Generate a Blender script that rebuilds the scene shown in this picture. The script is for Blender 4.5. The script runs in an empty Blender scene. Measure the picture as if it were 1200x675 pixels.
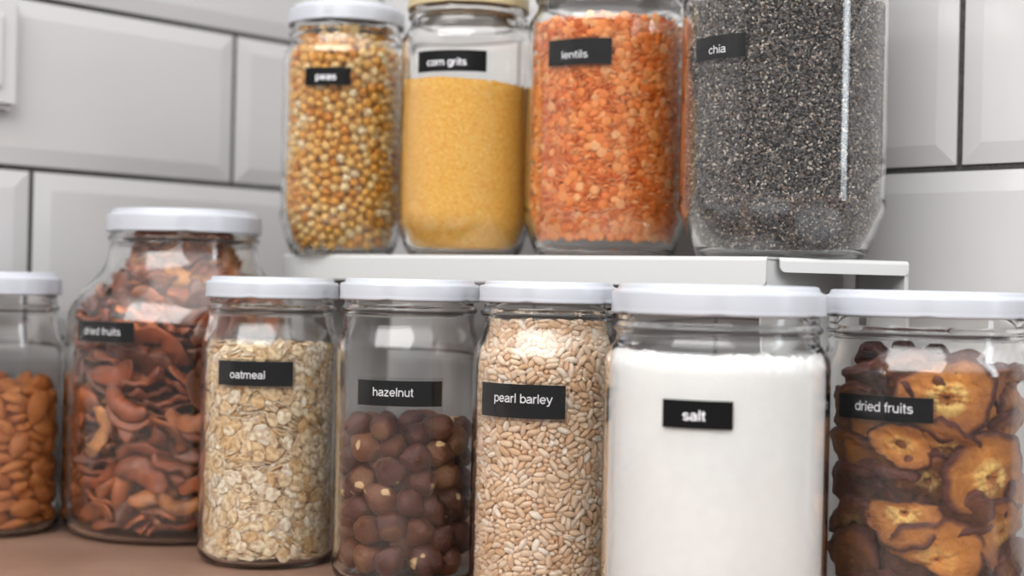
import bpy, bmesh, math, random
import numpy as np
from mathutils import Vector, Matrix, Quaternion, Euler

def sphere_grid(nu, nv):
    """unit sphere as (verts, quads/tris) with poles on +-X"""
    V=[(1,0,0)]
    for i in range(1,nv):
        t=math.pi*i/nv
        for j in range(nu):
            p=2*math.pi*j/nu
            V.append((math.cos(t),math.sin(t)*math.cos(p),math.sin(t)*math.sin(p)))
    V.append((-1,0,0))
    F=[]
    for j in range(nu):
        F.append((0,1+j,1+(j+1)%nu))
    for i in range(nv-2):
        a=1+i*nu; b=a+nu
        for j in range(nu):
            k=(j+1)%nu
            F.append((a+j,b+j,b+k,a+k))
    a=1+(nv-2)*nu; e=len(V)-1
    for j in range(nu):
        F.append((a+j,e,a+(j+1)%nu))
    return np.array(V,float),F
def lumps(P,seed,amp,freq=1.0,n=5):
    r=np.random.RandomState(seed)
    d=np.zeros(len(P))
    for _ in range(n):
        k=r.normal(size=3)*freq; ph=r.uniform(0,6.28)
        d+=np.sin(P@k+ph)
    return d*amp/n
# every shape is in millimetres
def barley(seed,nu=12,nv=9):
    V,F=sphere_grid(nu,nv); r=np.random.RandomState(seed)
    x=V[:,0]; s=np.sqrt(V[:,1]**2+V[:,2]**2)
    a,b,c=3.7*r.uniform(.88,1.1),1.95*r.uniform(.92,1.08),1.75*r.uniform(.92,1.08)
    P=V.copy(); fat=np.abs(s)**.8/np.maximum(s,1e-6)
    P[:,0]*=a; P[:,1]*=b*fat; P[:,2]*=c*fat
    P[:,1]*=1-.12*x
    crease=np.exp(-(V[:,1]/.22)**2)*(V[:,2]>0)*(1-np.abs(x)**3)
    P[:,2]-=crease*.55
    P[:,2]+=.12*x*x
    P*= (1+lumps(V,seed,.05,2.5))[:,None]
    return P,F
def pea(seed,nu=12,nv=8):
    V,F=sphere_grid(nu,nv); r=np.random.RandomState(seed)
    R=3.55*r.uniform(.93,1.07)
    P=V*R
    P[:,2]*=r.uniform(.8,.98); P[:,0]*=r.uniform(.95,1.05)
    P*=(1+lumps(V,seed,.06,2.2))[:,None]
    d=np.linalg.norm(V-np.array([.0,.3,.95]),axis=1)
    P*=(1-.12*np.exp(-(d/.35)**2))[:,None]
    return P,F
def oat(seed,nu=16,nv=8):
    V,F=sphere_grid(nu,nv); r=np.random.RandomState(seed)
    V=V[:,[2,1,0]]           # poles on Z so the flake lies in XY
    a,b=4.9*r.uniform(.85,1.15),3.7*r.uniform(.85,1.12)
    rho=np.sqrt(V[:,0]**2+V[:,1]**2); an=np.arctan2(V[:,1],V[:,0])
    wob=1+.07*np.sin(3*an+r.uniform(0,6))+.05*np.sin(5*an+r.uniform(0,6))
    P=np.zeros_like(V)
    rr=rho**.8/np.maximum(rho,1e-6)
    P[:,0]=V[:,0]*a*wob*rr; P[:,1]=V[:,1]*b*wob*rr
    P[:,2]=np.sign(V[:,2])*np.abs(V[:,2])**.6*.55
    up=(V[:,2]>0)
    P[:,2]-=np.exp(-(P[:,1]/.55)**2)*.35*np.where(up,1,-.3)*(rho<.9)
    P[:,2]+=.035*r.uniform(-1,1)*P[:,0]**2+.045*r.uniform(-1,1)*P[:,1]**2+lumps(P,seed,.35,.6)
    return P,F
def lentil(seed,nu=14,nv=6):
    V,F=sphere_grid(nu,nv); r=np.random.RandomState(seed)
    V=V[:,[2,1,0]]
    R=3.25*r.uniform(.9,1.1)
    rho=np.sqrt(V[:,0]**2+V[:,1]**2)
    P=np.zeros_like(V)
    P[:,:2]=V[:,:2]*R*(rho**.75/np.maximum(rho,1e-6))[:,None]
    P[:,2]=np.where(V[:,2]>0,V[:,2]*1.15,V[:,2]*.5)
    P+=lumps(V,seed,.1,2.)[:,None]*V
    return P,F
def almond(seed,nu=16,nv=14):
    V,F=sphere_grid(nu,nv); r=np.random.RandomState(seed)
    x=V[:,0]
    s=np.sqrt(V[:,1]**2+V[:,2]**2)
    a,b,c=11.0*r.uniform(.92,1.08),7.2*r.uniform(.92,1.06),4.3*r.uniform(.9,1.1)
    P=V.copy()
    w=np.where(x>0,1-.42*x**1.6,1.0-.05*x*x) if True else 1
    w=1-.42*np.clip(x,0,1)**1.6
    P[:,0]*=a; P[:,1]*=b*w; P[:,2]*=c*w
    an=np.arctan2(V[:,2],V[:,1])
    P[:,1:]*=(1+.035*np.sin(9*an+2*x))[:,None]
    P[:,2]+=.25*np.sin(2*x+seed)
    return P,F
def hazelnut(seed,nu=24,nv=18):
    V,F=sphere_grid(nu,nv); r=np.random.RandomState(seed)
    x=V[:,0]; R=8.3*r.uniform(.95,1.06)
    P=V*R
    P[:,0]=R*(x+.24*np.clip(x,0,1)**5); P[:,0]=np.maximum(P[:,0],-.80*R+.06*P[:,0])
    an=np.arctan2(V[:,2],V[:,1])
    P[:,1:]*=(1-.20*np.clip(x,0,1)**2+.035*np.sin(5*an+seed)+.02*np.sin(9*an+seed)+.012*np.sin(17*an))[:,None]
    P[:,1]*=r.uniform(.9,1.06)
    P*=(1+lumps(V,seed,.13,2.2))[:,None]
    return P,F
def slice_(seed,n=22,m=8):
    """a curled crescent slice of dried apple: sweep along an arc"""
    r=np.random.RandomState(seed)
    R=r.uniform(17,22); W=r.uniform(11,17); T=r.uniform(1.6,2.4); arc=r.uniform(1.5,2.6)
    V=[];F=[]
    ph=r.uniform(0,6.28,4)
    for i in range(n):
        t=i/(n-1); a=(t-.5)*arc
        w=W*math.sqrt(max(.02,1-(2*t-1)**2))**.7
        for j in range(m):
            q=2*math.pi*j/m
            u=math.cos(q); v=math.sin(q)
            u=math.copysign(abs(u)**.6,u); v=math.copysign(abs(v)**.6,v)
            rad=R+u*w*.5
            z=v*T*(.7+.3*(1-u)*.5*1.6) + 2.2*math.sin(3*a+ph[0])+1.4*math.sin(u*2+ph[1]) + .9*math.sin(9*a+ph[2])*u
            V.append((rad*math.cos(a)-R,rad*math.sin(a),z))
    for i in range(n-1):
        for j in range(m):
            k=(j+1)%m
            F.append((i*m+j,i*m+k,(i+1)*m+k,(i+1)*m+j))
    F.append(tuple(range(m-1,-1,-1))); F.append(tuple((n-1)*m+j for j in range(m)))
    P=np.array(V); P-=P.mean(0)
    return P,F

# where each piece of a filling lies in its jar, seven numbers apiece: x, y (offset 400) and z in fifths of a mm,
# three turns in steps of 4 degrees, and ten times the shape's number plus a size step
LAID = {
    'barley': [
380,216,182,71,18,46,27,  378,216,264,32,84,44,18,  420,216,364,24,5,1,18,  473,230,610,77,9,5,19,  378,216,679,32,84,44,18,  420,216,778,24,5,1,18,  348,223,416,77,0,88,39,  446,221,374,69,83,49,39,
446,221,789,69,83,49,39,  440,219,235,33,81,49,8,  462,225,471,33,15,51,16,  368,218,486,77,86,88,39,  440,219,650,33,81,49,8,  396,217,431,7,81,44,9,  477,232,301,71,22,87,49,  477,232,716,71,22,87,49,
507,249,292,69,77,55,19,  368,218,322,68,83,43,25,  507,249,707,69,77,55,19,  368,218,737,68,83,43,25,  405,215,214,33,80,46,16,  491,241,407,46,71,9,39,  446,222,493,3,85,48,8,  419,217,508,5,2,46,49,
350,224,347,5,9,41,19,  350,224,762,5,9,41,19,  338,228,270,43,13,85,39,  320,236,360,17,12,80,49,  298,245,452,32,89,37,18,  338,228,685,43,13,85,39,  320,236,775,17,12,80,49,  294,249,430,24,9,81,8,
327,230,231,24,0,83,38,  327,230,646,24,0,83,38,  481,236,215,7,2,6,49,  386,215,474,25,76,86,23,  511,254,390,45,69,12,9,  510,251,247,32,82,55,29,  459,226,311,3,15,50,8,  508,250,339,77,73,9,19,
526,267,433,23,70,87,18,  510,251,662,32,82,55,29,  459,226,726,3,15,50,8,  508,250,754,77,73,9,19,  347,225,184,9,15,43,48,  492,241,266,47,79,8,9,  324,234,403,27,20,59,48,  492,241,681,47,79,8,9,
466,228,204,5,86,50,7,  348,222,452,78,10,86,5,  307,240,286,78,2,82,8,  384,218,361,61,88,88,17,  271,268,381,33,85,34,19,  318,237,493,80,3,37,9,  307,240,701,78,2,82,8,  384,218,776,61,88,88,17,
501,246,228,69,72,56,17,  337,227,300,47,81,85,7,  379,217,413,65,8,42,35,  358,220,641,70,11,43,5,  501,246,643,69,72,56,17,  337,227,715,47,81,85,7,  423,218,179,52,5,46,47,  461,228,243,38,69,20,28,
422,216,306,68,85,47,21,  392,214,328,31,20,44,13,  461,228,658,38,69,20,28,  422,216,721,68,85,47,21,  392,214,743,31,20,44,13,  414,217,265,50,88,2,37,  353,223,292,47,85,87,38,  288,253,516,70,13,38,36,
414,217,680,50,88,2,37,  353,223,706,47,85,87,38,  401,216,195,52,13,1,6,  361,225,379,27,83,79,27,  454,224,411,24,10,4,44,  336,227,210,24,8,84,4,  412,217,252,52,2,47,7,  469,231,453,54,5,52,49,
508,250,613,2,19,51,6,  412,217,667,52,2,47,7,  494,243,179,4,81,52,18,  533,271,252,49,69,77,18,  533,271,667,49,69,77,18,  402,216,519,4,11,44,44,  311,240,178,62,85,40,45,  422,217,399,46,14,1,36,
322,232,431,24,4,83,35,  465,226,268,33,88,51,4,  341,226,493,9,71,83,6,  465,226,684,33,88,51,4,  256,284,278,33,7,33,19,  508,254,418,14,14,52,49,  503,248,486,6,9,52,26,  536,274,631,31,76,58,19,
256,284,693,33,7,33,19,  289,254,236,7,6,78,46,  470,231,397,52,82,9,24,  297,248,475,51,86,83,6,  336,226,634,18,18,79,33,  317,234,643,25,77,82,3,  363,220,627,53,11,43,14,  289,254,650,7,6,78,46,
488,239,467,7,86,52,25,  474,232,503,1,12,50,45,  400,214,167,77,6,89,12,  444,219,322,25,83,2,11,  444,219,737,25,83,2,11,  445,222,194,40,70,65,2,  278,260,261,77,10,79,26,  550,292,293,23,4,13,28,
494,239,353,78,89,7,23,  489,244,535,16,3,47,8,  278,260,676,77,10,79,26,  550,292,708,23,4,13,28,  494,239,768,78,89,7,23,  543,285,337,27,11,11,28,  279,265,421,37,16,5,19,  380,218,516,50,78,4,14,
496,241,588,33,86,53,24,  543,285,752,27,11,11,28,  514,258,324,49,75,16,28,  453,222,344,34,5,50,2,  475,230,380,79,78,5,2,  514,258,739,49,75,16,28,  453,222,759,34,5,50,2,  418,218,324,57,9,6,36,
530,269,392,68,7,57,38,  532,271,468,69,89,57,7,  514,258,479,0,8,54,29,  418,218,739,57,9,6,36,  315,237,258,8,86,37,35,  340,231,396,40,77,4,39,  264,275,456,32,13,33,7,  256,284,645,33,0,33,19,
315,237,673,8,86,37,35,  486,241,281,9,74,87,39,  331,227,326,33,4,40,21,  528,266,367,69,80,56,6,  542,285,442,26,17,12,48,  232,320,440,31,70,30,26,  279,262,492,70,76,33,46,  537,275,562,32,89,58,18,
279,260,649,34,87,35,47,  486,241,696,9,74,87,39,  331,227,741,33,4,40,21,  528,266,782,69,80,56,6,  515,254,161,78,0,9,24,  283,259,325,21,82,78,38,  387,216,373,6,2,43,3,  387,221,386,7,86,82,9,
284,255,393,23,14,78,13,  495,247,508,72,84,45,16,  532,273,581,9,7,10,18,  283,259,740,21,82,78,38,  387,216,788,6,2,43,3,  451,222,172,47,78,4,1,  450,222,281,2,7,48,2,  252,287,306,32,73,33,3,
296,246,500,37,20,40,42,  450,222,696,2,7,48,2,  252,287,721,32,73,33,3,  543,284,171,23,70,13,48,  536,274,327,31,81,58,17,  492,241,613,26,16,7,44,  304,247,633,15,11,1,36,  536,274,742,31,81,58,17,
326,237,474,10,85,32,8,  514,253,184,86,69,3,2,  554,297,499,33,80,60,18,  347,232,519,74,4,8,18,  468,232,546,82,89,56,16,  462,226,164,69,12,51,42,  418,217,233,13,8,88,40,  259,279,210,78,88,77,16,
287,257,308,5,77,84,29,  471,232,436,64,4,46,41,  241,306,638,6,22,57,16,  418,217,648,13,8,88,40,  287,257,723,5,77,84,29,  257,283,161,35,13,34,49,  553,296,196,18,21,8,38,  498,243,375,8,70,50,41,
500,250,648,28,81,45,39,  498,243,790,8,70,50,41,  375,224,336,72,78,69,29,  284,260,632,2,86,35,28,  375,224,751,72,78,69,29,  343,228,358,48,11,33,6,  343,228,773,48,11,33,6,  387,224,211,64,3,54,19,
264,273,190,79,76,77,32,  248,297,228,65,86,33,47,  493,245,450,38,5,60,15,  514,253,455,68,80,56,11,  492,240,522,6,0,51,43,  500,244,551,70,1,54,1,  427,222,628,51,85,11,22,  248,297,643,65,86,33,47,
312,239,162,29,4,84,32,  278,260,173,34,5,36,44,  541,281,204,27,21,52,46,  495,242,201,5,5,52,2,  515,256,215,23,72,3,32,  379,220,282,31,12,10,34,  436,218,289,44,77,4,31,  338,226,374,2,11,39,32,
465,227,419,46,11,6,34,  449,227,635,81,81,37,4,  379,220,697,31,12,10,34,  436,218,704,44,77,4,31,  338,226,790,2,11,39,32,  451,226,255,83,74,20,12,  404,215,302,89,72,46,31,  281,262,340,65,83,85,44,
538,279,421,7,73,56,9,  365,226,502,69,86,6,8,  451,226,670,83,74,20,12,  404,215,717,89,72,46,31,  281,262,755,65,83,85,44,  520,258,262,32,74,57,1,  551,293,371,68,88,59,15,  520,258,677,32,74,57,1,
551,293,786,68,88,59,15,  357,229,209,3,7,30,28,  540,281,272,51,14,14,8,  546,289,521,54,89,59,27,  513,253,537,0,17,55,32,  553,294,550,33,6,60,24,  540,281,687,51,14,14,8,  298,248,203,15,5,40,33,
547,290,228,52,9,14,8,  515,259,508,35,16,19,23,  247,295,489,69,80,32,2,  464,233,530,22,84,40,15,  547,290,643,52,9,14,8,  530,270,218,77,9,56,23,  417,220,221,54,83,42,24,  295,248,219,21,3,80,42,
473,236,238,3,14,35,7,  555,299,463,75,84,14,26,  465,232,579,69,76,63,5,  473,236,653,3,14,35,7,  248,293,402,69,84,32,2,  372,227,245,25,80,23,39,  362,226,260,14,10,56,49,  293,249,405,49,10,82,41,
372,227,660,25,80,23,39,  362,226,675,14,10,56,49,  416,221,279,63,1,9,45,  305,249,410,22,85,29,8,  393,224,616,15,0,31,37,  416,221,694,63,1,9,45,  354,229,276,56,85,76,19,  299,249,304,13,16,24,3,
533,273,504,50,7,57,22,  413,226,495,42,86,34,19,  394,224,501,89,81,21,47,  525,265,601,6,85,55,13,  354,229,691,56,85,76,19,  299,249,719,13,16,24,3,  252,286,186,24,68,40,11,  352,227,237,12,84,78,3,
244,302,365,50,14,76,46,  355,226,395,64,82,76,34,  352,227,652,12,84,78,3,  244,302,780,50,14,76,46,  343,233,248,41,87,5,27,  563,315,429,5,77,60,48,  314,243,506,13,7,28,16,  574,337,573,68,82,63,17,
531,273,546,68,88,16,36,  552,293,590,68,11,60,21,  550,293,644,18,81,12,36,  343,233,663,41,87,5,27,  450,230,440,0,81,20,3,  564,318,527,23,81,15,48,  552,296,610,17,0,13,14,  259,278,628,33,89,33,32,
573,334,276,24,83,16,24,  567,326,627,49,75,18,29,  481,245,639,82,82,24,9,  573,334,691,24,83,16,24,  255,284,259,34,9,33,0,  300,255,274,9,82,5,49,  562,312,308,1,5,60,33,  477,239,339,14,0,38,11,
280,263,468,12,11,86,11,  575,340,475,78,77,17,38,  549,292,479,51,1,14,44,  266,277,477,17,12,38,26,  255,284,674,34,9,33,0,  300,255,689,9,82,5,49,  562,312,723,1,5,60,33,  477,239,754,14,0,38,11,
336,240,170,33,4,58,9,  325,241,187,55,8,14,6,  413,226,462,78,81,25,18,  321,239,205,74,9,12,43,  447,221,85,68,74,50,29,  427,217,577,35,8,48,8,  358,220,81,69,1,42,8,  323,234,607,52,11,85,29,
377,216,599,77,11,88,27,  440,219,602,23,14,2,16,  390,216,154,78,6,88,49,  434,221,109,8,88,4,39,  460,226,119,24,11,6,48,  456,224,569,34,78,49,49,  365,222,567,89,16,44,29,  307,240,94,70,5,38,9,
415,215,141,31,69,49,38,  500,245,114,23,88,7,9,  316,235,136,77,21,83,8,  344,223,560,70,15,43,15,  439,218,540,76,20,0,5,  293,250,609,70,8,37,8,  272,267,525,67,71,38,9,  274,264,91,78,76,79,38,
466,229,147,66,77,6,6,  516,256,137,70,11,56,17,  353,224,537,86,87,40,38,  357,220,160,25,88,86,5,  390,214,562,78,6,88,24,  398,216,113,49,89,0,36,  348,227,584,18,86,36,48,  387,216,87,25,74,84,33,
268,269,582,80,75,77,24,  294,250,564,51,0,82,49,  470,227,82,41,20,58,34,  269,270,111,68,6,34,38,  378,215,539,32,80,44,11,  434,223,149,21,84,87,6,  321,232,539,69,87,39,33,  396,214,577,33,86,45,44,
498,244,144,47,83,8,36,  332,232,567,39,19,15,38,  276,262,137,25,82,79,16,  287,252,156,68,87,36,13,  335,226,117,31,1,40,12,  356,221,105,50,0,87,22,  264,276,146,26,81,76,19,  284,255,72,79,87,79,47,
350,223,142,6,89,42,44,  483,236,93,27,19,5,44,  316,235,565,73,18,78,42,  260,279,73,32,83,33,17,  510,253,78,6,5,54,16,  358,224,597,48,8,2,3,  296,247,124,69,9,37,43,  421,216,94,50,88,2,42,
525,267,97,80,5,54,46,  331,228,73,77,7,84,9,  534,274,71,0,7,56,47,  398,219,601,19,2,83,34,  453,223,529,65,22,22,21,  269,273,555,29,78,73,7,  315,242,596,32,80,26,39,  404,221,589,82,88,40,16,
240,310,571,50,18,75,47,  300,244,550,50,88,83,0,  298,253,593,62,82,72,49,  332,235,135,76,5,76,9,  398,218,125,6,2,4,1,  383,219,552,59,7,84,1,  416,225,534,29,87,31,35,  413,221,614,25,85,35,44,
339,234,152,26,2,51,28,  491,245,127,52,2,58,28,  443,226,561,63,13,2,12,  539,278,115,49,87,13,12,  261,282,615,7,4,74,8,  236,315,523,73,19,34,28,  285,257,577,10,87,77,34,  344,231,94,42,8,53,26,
404,216,72,1,7,46,39,  315,237,271,50,87,39,11,  315,237,686,50,87,39,11,  263,283,93,15,89,83,27,  384,224,642,8,85,58,35,  420,223,640,53,85,15,23,  420,226,338,51,11,19,39,  420,226,753,51,11,19,39,
259,278,416,34,5,34,40,  439,230,510,2,86,33,17,  368,228,132,47,0,21,48,  519,267,353,0,81,47,49,  467,240,354,76,84,74,39,  519,267,768,0,81,47,49,  467,240,769,76,84,74,39,  535,274,87,47,84,13,21,
524,267,279,57,77,89,32,  524,267,694,57,77,89,32,  426,228,462,45,4,70,39,  253,290,586,21,3,76,45,  249,294,542,86,0,31,33,  366,228,428,78,6,17,8,  394,224,303,64,0,12,7,  394,224,718,64,0,12,7,
500,252,435,38,11,41,25,  480,238,556,2,86,61,22,  415,224,198,6,8,78,39,  255,290,560,47,85,74,38,  237,312,611,78,87,74,18,  249,294,524,69,81,31,42,  458,232,515,73,87,37,12,  533,273,188,57,17,17,20,
450,226,357,60,89,11,31,  352,228,474,43,6,54,22,  450,226,772,60,89,11,31,  419,227,601,53,83,31,19,  262,284,497,54,83,70,6,  314,246,390,30,80,17,28,  339,239,616,7,86,18,29,  365,229,518,65,0,13,7,
558,302,140,33,11,60,3,  324,240,446,14,87,28,37,  402,223,642,10,85,13,23,  510,260,300,27,2,46,19,  510,260,715,27,2,46,19,  516,264,575,66,82,64,7,  383,228,629,54,0,77,8,  460,230,191,4,81,43,12,
470,239,487,33,88,39,28,  278,270,185,36,9,28,29,  450,230,97,81,87,85,19,  479,246,569,65,86,79,8,  264,278,524,55,18,77,15,  399,225,410,8,2,27,17,  353,232,435,62,5,55,9,  235,320,340,23,4,74,49,
235,320,755,23,4,74,49,  441,233,132,34,89,66,9,  308,243,466,64,87,76,32,  322,240,526,24,85,27,48,  241,305,150,67,82,32,34,  430,228,480,71,1,25,6,  436,224,333,9,86,12,12,  522,272,627,73,3,21,9,
436,224,748,9,86,12,12,  313,245,120,17,79,8,5,  396,225,465,59,2,31,37,  397,225,288,44,0,12,25,  416,226,479,12,83,22,36,  397,225,703,44,0,12,25,  431,229,410,12,0,27,48,  536,275,534,55,2,59,21,
265,277,326,1,77,87,1,  437,225,397,56,1,83,2,  265,277,741,1,77,87,1,  320,246,303,28,89,9,26,  531,272,611,43,5,11,11,  320,246,718,28,89,9,26,  569,323,82,78,8,16,47,  374,227,116,69,0,23,15,
368,229,181,48,80,60,28,  236,315,268,32,3,29,39,  236,315,683,32,3,29,39,  363,230,458,70,82,63,38,  547,289,105,30,87,12,3,  325,239,461,4,4,74,37,  247,300,474,9,4,77,16,  550,293,356,9,1,13,21,
550,293,771,9,1,13,21,  222,356,598,33,69,64,29,  237,315,250,6,89,29,48,  237,315,665,6,89,29,48,  520,267,525,6,16,2,39,  464,235,642,70,1,20,44,  575,341,146,23,89,17,18,  307,253,329,88,4,57,49,
307,253,744,88,4,57,49,  418,228,427,8,85,71,19,  534,278,138,45,7,3,11,  430,227,121,52,85,65,15,  278,267,620,1,78,20,11,  260,286,345,15,6,71,4,  260,286,760,15,6,71,4,  298,258,360,89,83,11,17,
298,258,775,89,83,11,17,  374,225,616,17,7,27,34,  441,228,467,63,88,23,42,  226,336,237,20,20,69,26,  226,336,652,20,20,69,26,  280,267,360,88,82,46,14,  280,267,775,88,82,46,14,  442,228,212,88,6,17,4,
561,310,68,68,89,62,24,  517,266,112,58,7,65,28,  409,227,439,44,4,24,39,  385,226,451,47,4,24,6,  483,241,232,46,11,32,31,  483,241,647,46,11,32,31,  337,237,104,24,3,55,27,  230,331,317,82,80,68,49,
230,331,732,82,80,68,49,  299,259,188,3,2,55,9,  444,231,621,8,0,22,14,  257,293,456,19,86,86,48,  399,225,274,76,0,58,7,  399,225,689,76,0,58,7,  270,277,400,44,81,68,35,  385,228,243,33,4,24,39,
384,228,399,14,0,68,39,  292,259,372,14,9,53,13,  385,228,658,33,4,24,39,  292,259,787,14,9,53,13,  565,316,111,19,86,14,21,  579,350,76,33,12,64,18,  401,221,137,3,89,55,12,  560,308,251,46,87,15,21,
560,308,666,46,87,15,21,  269,285,231,52,83,13,26,  269,285,646,52,83,13,26,  242,307,72,8,7,31,19,  277,274,294,73,4,5,24,  277,274,709,73,4,5,24,  331,237,306,37,9,13,34,  331,237,721,37,9,13,34,
413,227,560,80,85,24,25,  516,263,557,32,8,22,42,  236,315,121,52,1,75,3,  304,254,389,75,81,15,38,  372,224,443,23,2,24,42,  400,227,480,25,88,73,29,  376,225,94,14,3,21,44,  486,251,492,37,87,73,29,
380,226,423,2,10,17,8,  282,269,553,33,84,22,29,  354,229,171,11,5,27,4,  307,253,521,18,2,68,28,  571,332,185,23,11,16,48,  565,320,240,74,4,62,38,  577,346,503,78,78,18,39,  565,320,655,74,4,62,38,
362,232,224,47,83,69,6,  421,228,546,3,1,71,25,  360,231,116,86,2,21,24,  294,259,98,20,7,18,5,  229,332,375,27,1,72,17,  229,332,790,27,1,72,17,  424,226,295,87,6,60,16,  290,263,290,50,82,14,6,
424,226,710,87,6,60,16,  290,263,705,50,82,14,6,  433,225,351,88,79,23,32,  433,225,766,88,79,23,32,  423,227,448,89,85,26,35,  318,247,318,12,89,14,49,  318,247,733,12,89,14,49,  346,232,220,57,85,71,35,
400,225,238,39,4,64,4,  400,225,653,39,4,64,4,  399,225,449,79,85,68,37,  228,334,565,24,87,72,39,  231,330,478,69,0,28,48,  475,243,175,60,3,26,26,  386,227,228,57,3,21,16,  386,227,643,57,3,21,16,
553,302,537,63,87,14,48,  289,261,206,29,85,46,6,  484,247,325,35,0,29,15,  418,224,415,88,84,75,22,  484,247,740,35,0,29,15,  485,234,69,34,4,53,41,  563,313,404,68,5,61,2,  228,330,419,31,70,31,44,
411,225,388,16,89,25,4,  442,232,425,37,1,12,24,  311,253,246,11,6,60,19,  547,298,404,50,84,22,26,  432,228,439,14,1,74,23,  311,253,661,11,6,60,19,  457,237,336,8,4,76,19,  457,237,751,8,4,76,19,
426,231,524,6,89,31,47,  486,246,430,33,82,79,4,  486,248,168,41,88,22,16,  537,282,384,4,6,62,24,  230,326,78,74,19,34,32,  249,302,101,26,6,86,42,  246,304,197,0,3,36,6,  434,229,264,45,84,86,36,
434,229,678,45,84,86,36,  402,226,101,58,1,70,38,  232,326,291,52,79,31,38,  232,326,706,52,79,31,38,  546,297,573,35,89,7,8,  268,282,592,1,78,51,19,  465,237,130,40,3,80,26,  226,341,268,50,79,73,27,
226,341,683,50,79,73,27,  230,333,168,12,87,28,6,  506,255,363,29,84,87,42,  453,231,382,85,82,51,41,  337,238,507,45,85,59,48,  506,255,778,29,84,87,42,  256,291,384,84,77,19,3,  237,314,594,46,86,75,42,
228,334,107,64,80,31,44,  396,225,87,2,87,31,36,  229,339,453,11,17,76,49,  476,242,582,60,0,30,32,  330,241,341,84,5,61,38,  277,275,348,40,5,7,6,  330,241,756,84,5,61,38,  277,275,763,40,5,7,6,
435,225,250,7,80,71,11,  435,225,665,7,80,71,11,  290,258,132,83,9,37,11,  239,316,215,5,70,87,47,  428,227,202,83,88,73,22,  519,264,402,35,14,36,41,  252,294,241,55,3,26,12,  252,294,656,55,3,26,12,
407,223,629,14,5,67,42,  326,243,628,26,5,68,9,  503,261,93,81,0,27,19,  565,321,562,78,88,64,6,  252,292,367,57,78,28,11,  491,251,566,37,0,32,16,  252,292,782,57,78,28,11,  340,236,190,85,6,15,6,
308,254,578,83,2,19,28,  257,301,112,15,7,11,28,  244,308,349,12,9,84,32,  244,308,764,12,9,84,32,  274,275,310,70,3,9,42,  274,275,725,70,3,9,42,  367,230,201,45,0,21,17,  383,225,136,50,2,19,12,
236,319,185,60,14,72,25,  375,227,304,61,89,21,14,  362,227,312,82,7,59,32,  375,227,719,61,89,21,14,  362,227,727,82,7,59,32,  325,240,378,1,0,62,43,  439,230,452,40,0,71,14,  570,331,548,51,0,18,27,
551,300,436,20,16,26,24,  299,255,256,7,4,62,44,  408,226,356,39,1,44,37,  299,255,671,7,4,62,44,  408,226,771,39,1,44,37,  573,330,444,79,72,16,32,  425,226,560,34,0,26,34,  217,366,72,32,85,26,13,
270,279,120,87,5,88,38,  428,228,84,53,87,25,37,  236,318,391,57,75,34,43,  347,234,314,1,9,26,13,  347,234,729,1,9,26,13,  285,268,444,85,13,7,49,  311,251,142,32,89,54,49,  302,255,344,49,6,60,5,
302,255,760,49,6,60,5,  313,249,191,65,82,59,26,  362,230,340,44,89,22,23,  362,230,755,44,89,22,23,  583,370,182,72,17,68,15,  449,232,609,88,89,31,5,  241,306,298,5,2,30,44,  241,306,713,5,2,30,44,
259,296,333,28,84,15,29,  259,296,748,28,84,15,29,  398,225,531,20,86,66,2,  229,337,606,65,16,75,39,  570,323,169,33,85,62,32,  509,264,589,16,83,74,49,  430,228,164,82,87,71,14,  571,329,596,89,8,62,31,
405,229,334,7,79,63,27,  405,229,749,7,79,63,27,  404,225,548,31,88,20,34,  420,226,159,39,88,72,23,  582,360,645,33,84,65,2,  565,319,382,53,5,17,15,  402,226,398,0,1,28,3,  483,244,309,78,88,84,13,
483,244,724,78,88,84,13,  309,251,356,81,84,13,5,  309,251,771,81,84,13,5,  557,299,341,33,83,60,30,  557,299,756,33,83,60,30,  475,241,370,38,7,79,6,  370,227,395,40,0,71,35,  475,241,785,38,7,79,6,
542,288,596,30,87,19,13,  294,260,539,6,88,18,14,  543,295,82,89,9,40,26,  561,323,285,34,14,33,28,  561,323,700,34,14,33,28,  472,237,425,44,1,41,13,  219,364,216,78,1,70,9,  232,343,546,77,77,10,9,
259,296,600,27,7,2,38,  374,226,458,79,1,62,32,  577,350,627,15,17,14,6,  545,300,150,20,2,35,44,  480,244,147,6,83,72,25,  354,232,127,42,3,20,3,  228,335,496,4,9,27,14,  320,243,332,19,0,14,12,
320,243,747,19,0,14,12,  579,356,354,68,87,65,28,  579,356,769,68,87,65,28,  215,377,577,31,72,25,14,  230,332,629,63,16,70,43,  570,330,359,66,13,65,2,  570,330,774,66,13,65,2,  470,244,325,89,88,73,48,
470,244,740,89,88,73,48,  221,356,542,24,74,70,44,  366,231,156,44,83,27,39,  225,347,97,72,77,26,49,  558,313,450,13,89,52,23,  544,295,627,80,1,5,25,  466,239,280,74,86,69,46,  466,239,695,74,86,69,46,
249,311,89,14,4,44,29,  316,248,81,61,1,58,38,  549,305,392,87,81,29,6,  527,279,163,51,1,32,46,  324,243,245,4,89,13,15,  579,356,417,23,82,17,36,  324,243,660,4,89,13,15,  220,362,276,48,75,72,46,
220,362,691,48,75,72,46,  229,331,152,5,85,28,47,  559,311,505,39,83,52,42,  577,358,545,2,17,28,13,  286,269,221,83,4,12,19,  494,252,634,11,85,25,23,  254,303,436,37,89,65,29,  530,281,125,60,2,28,4,
516,270,228,19,88,84,6,  516,270,643,19,88,84,6,  270,282,360,31,10,8,26,  270,282,774,31,10,8,26,  528,282,489,70,86,29,27,  265,281,242,68,84,22,31,  255,299,508,75,85,16,24,  265,281,657,68,84,22,31,
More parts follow.
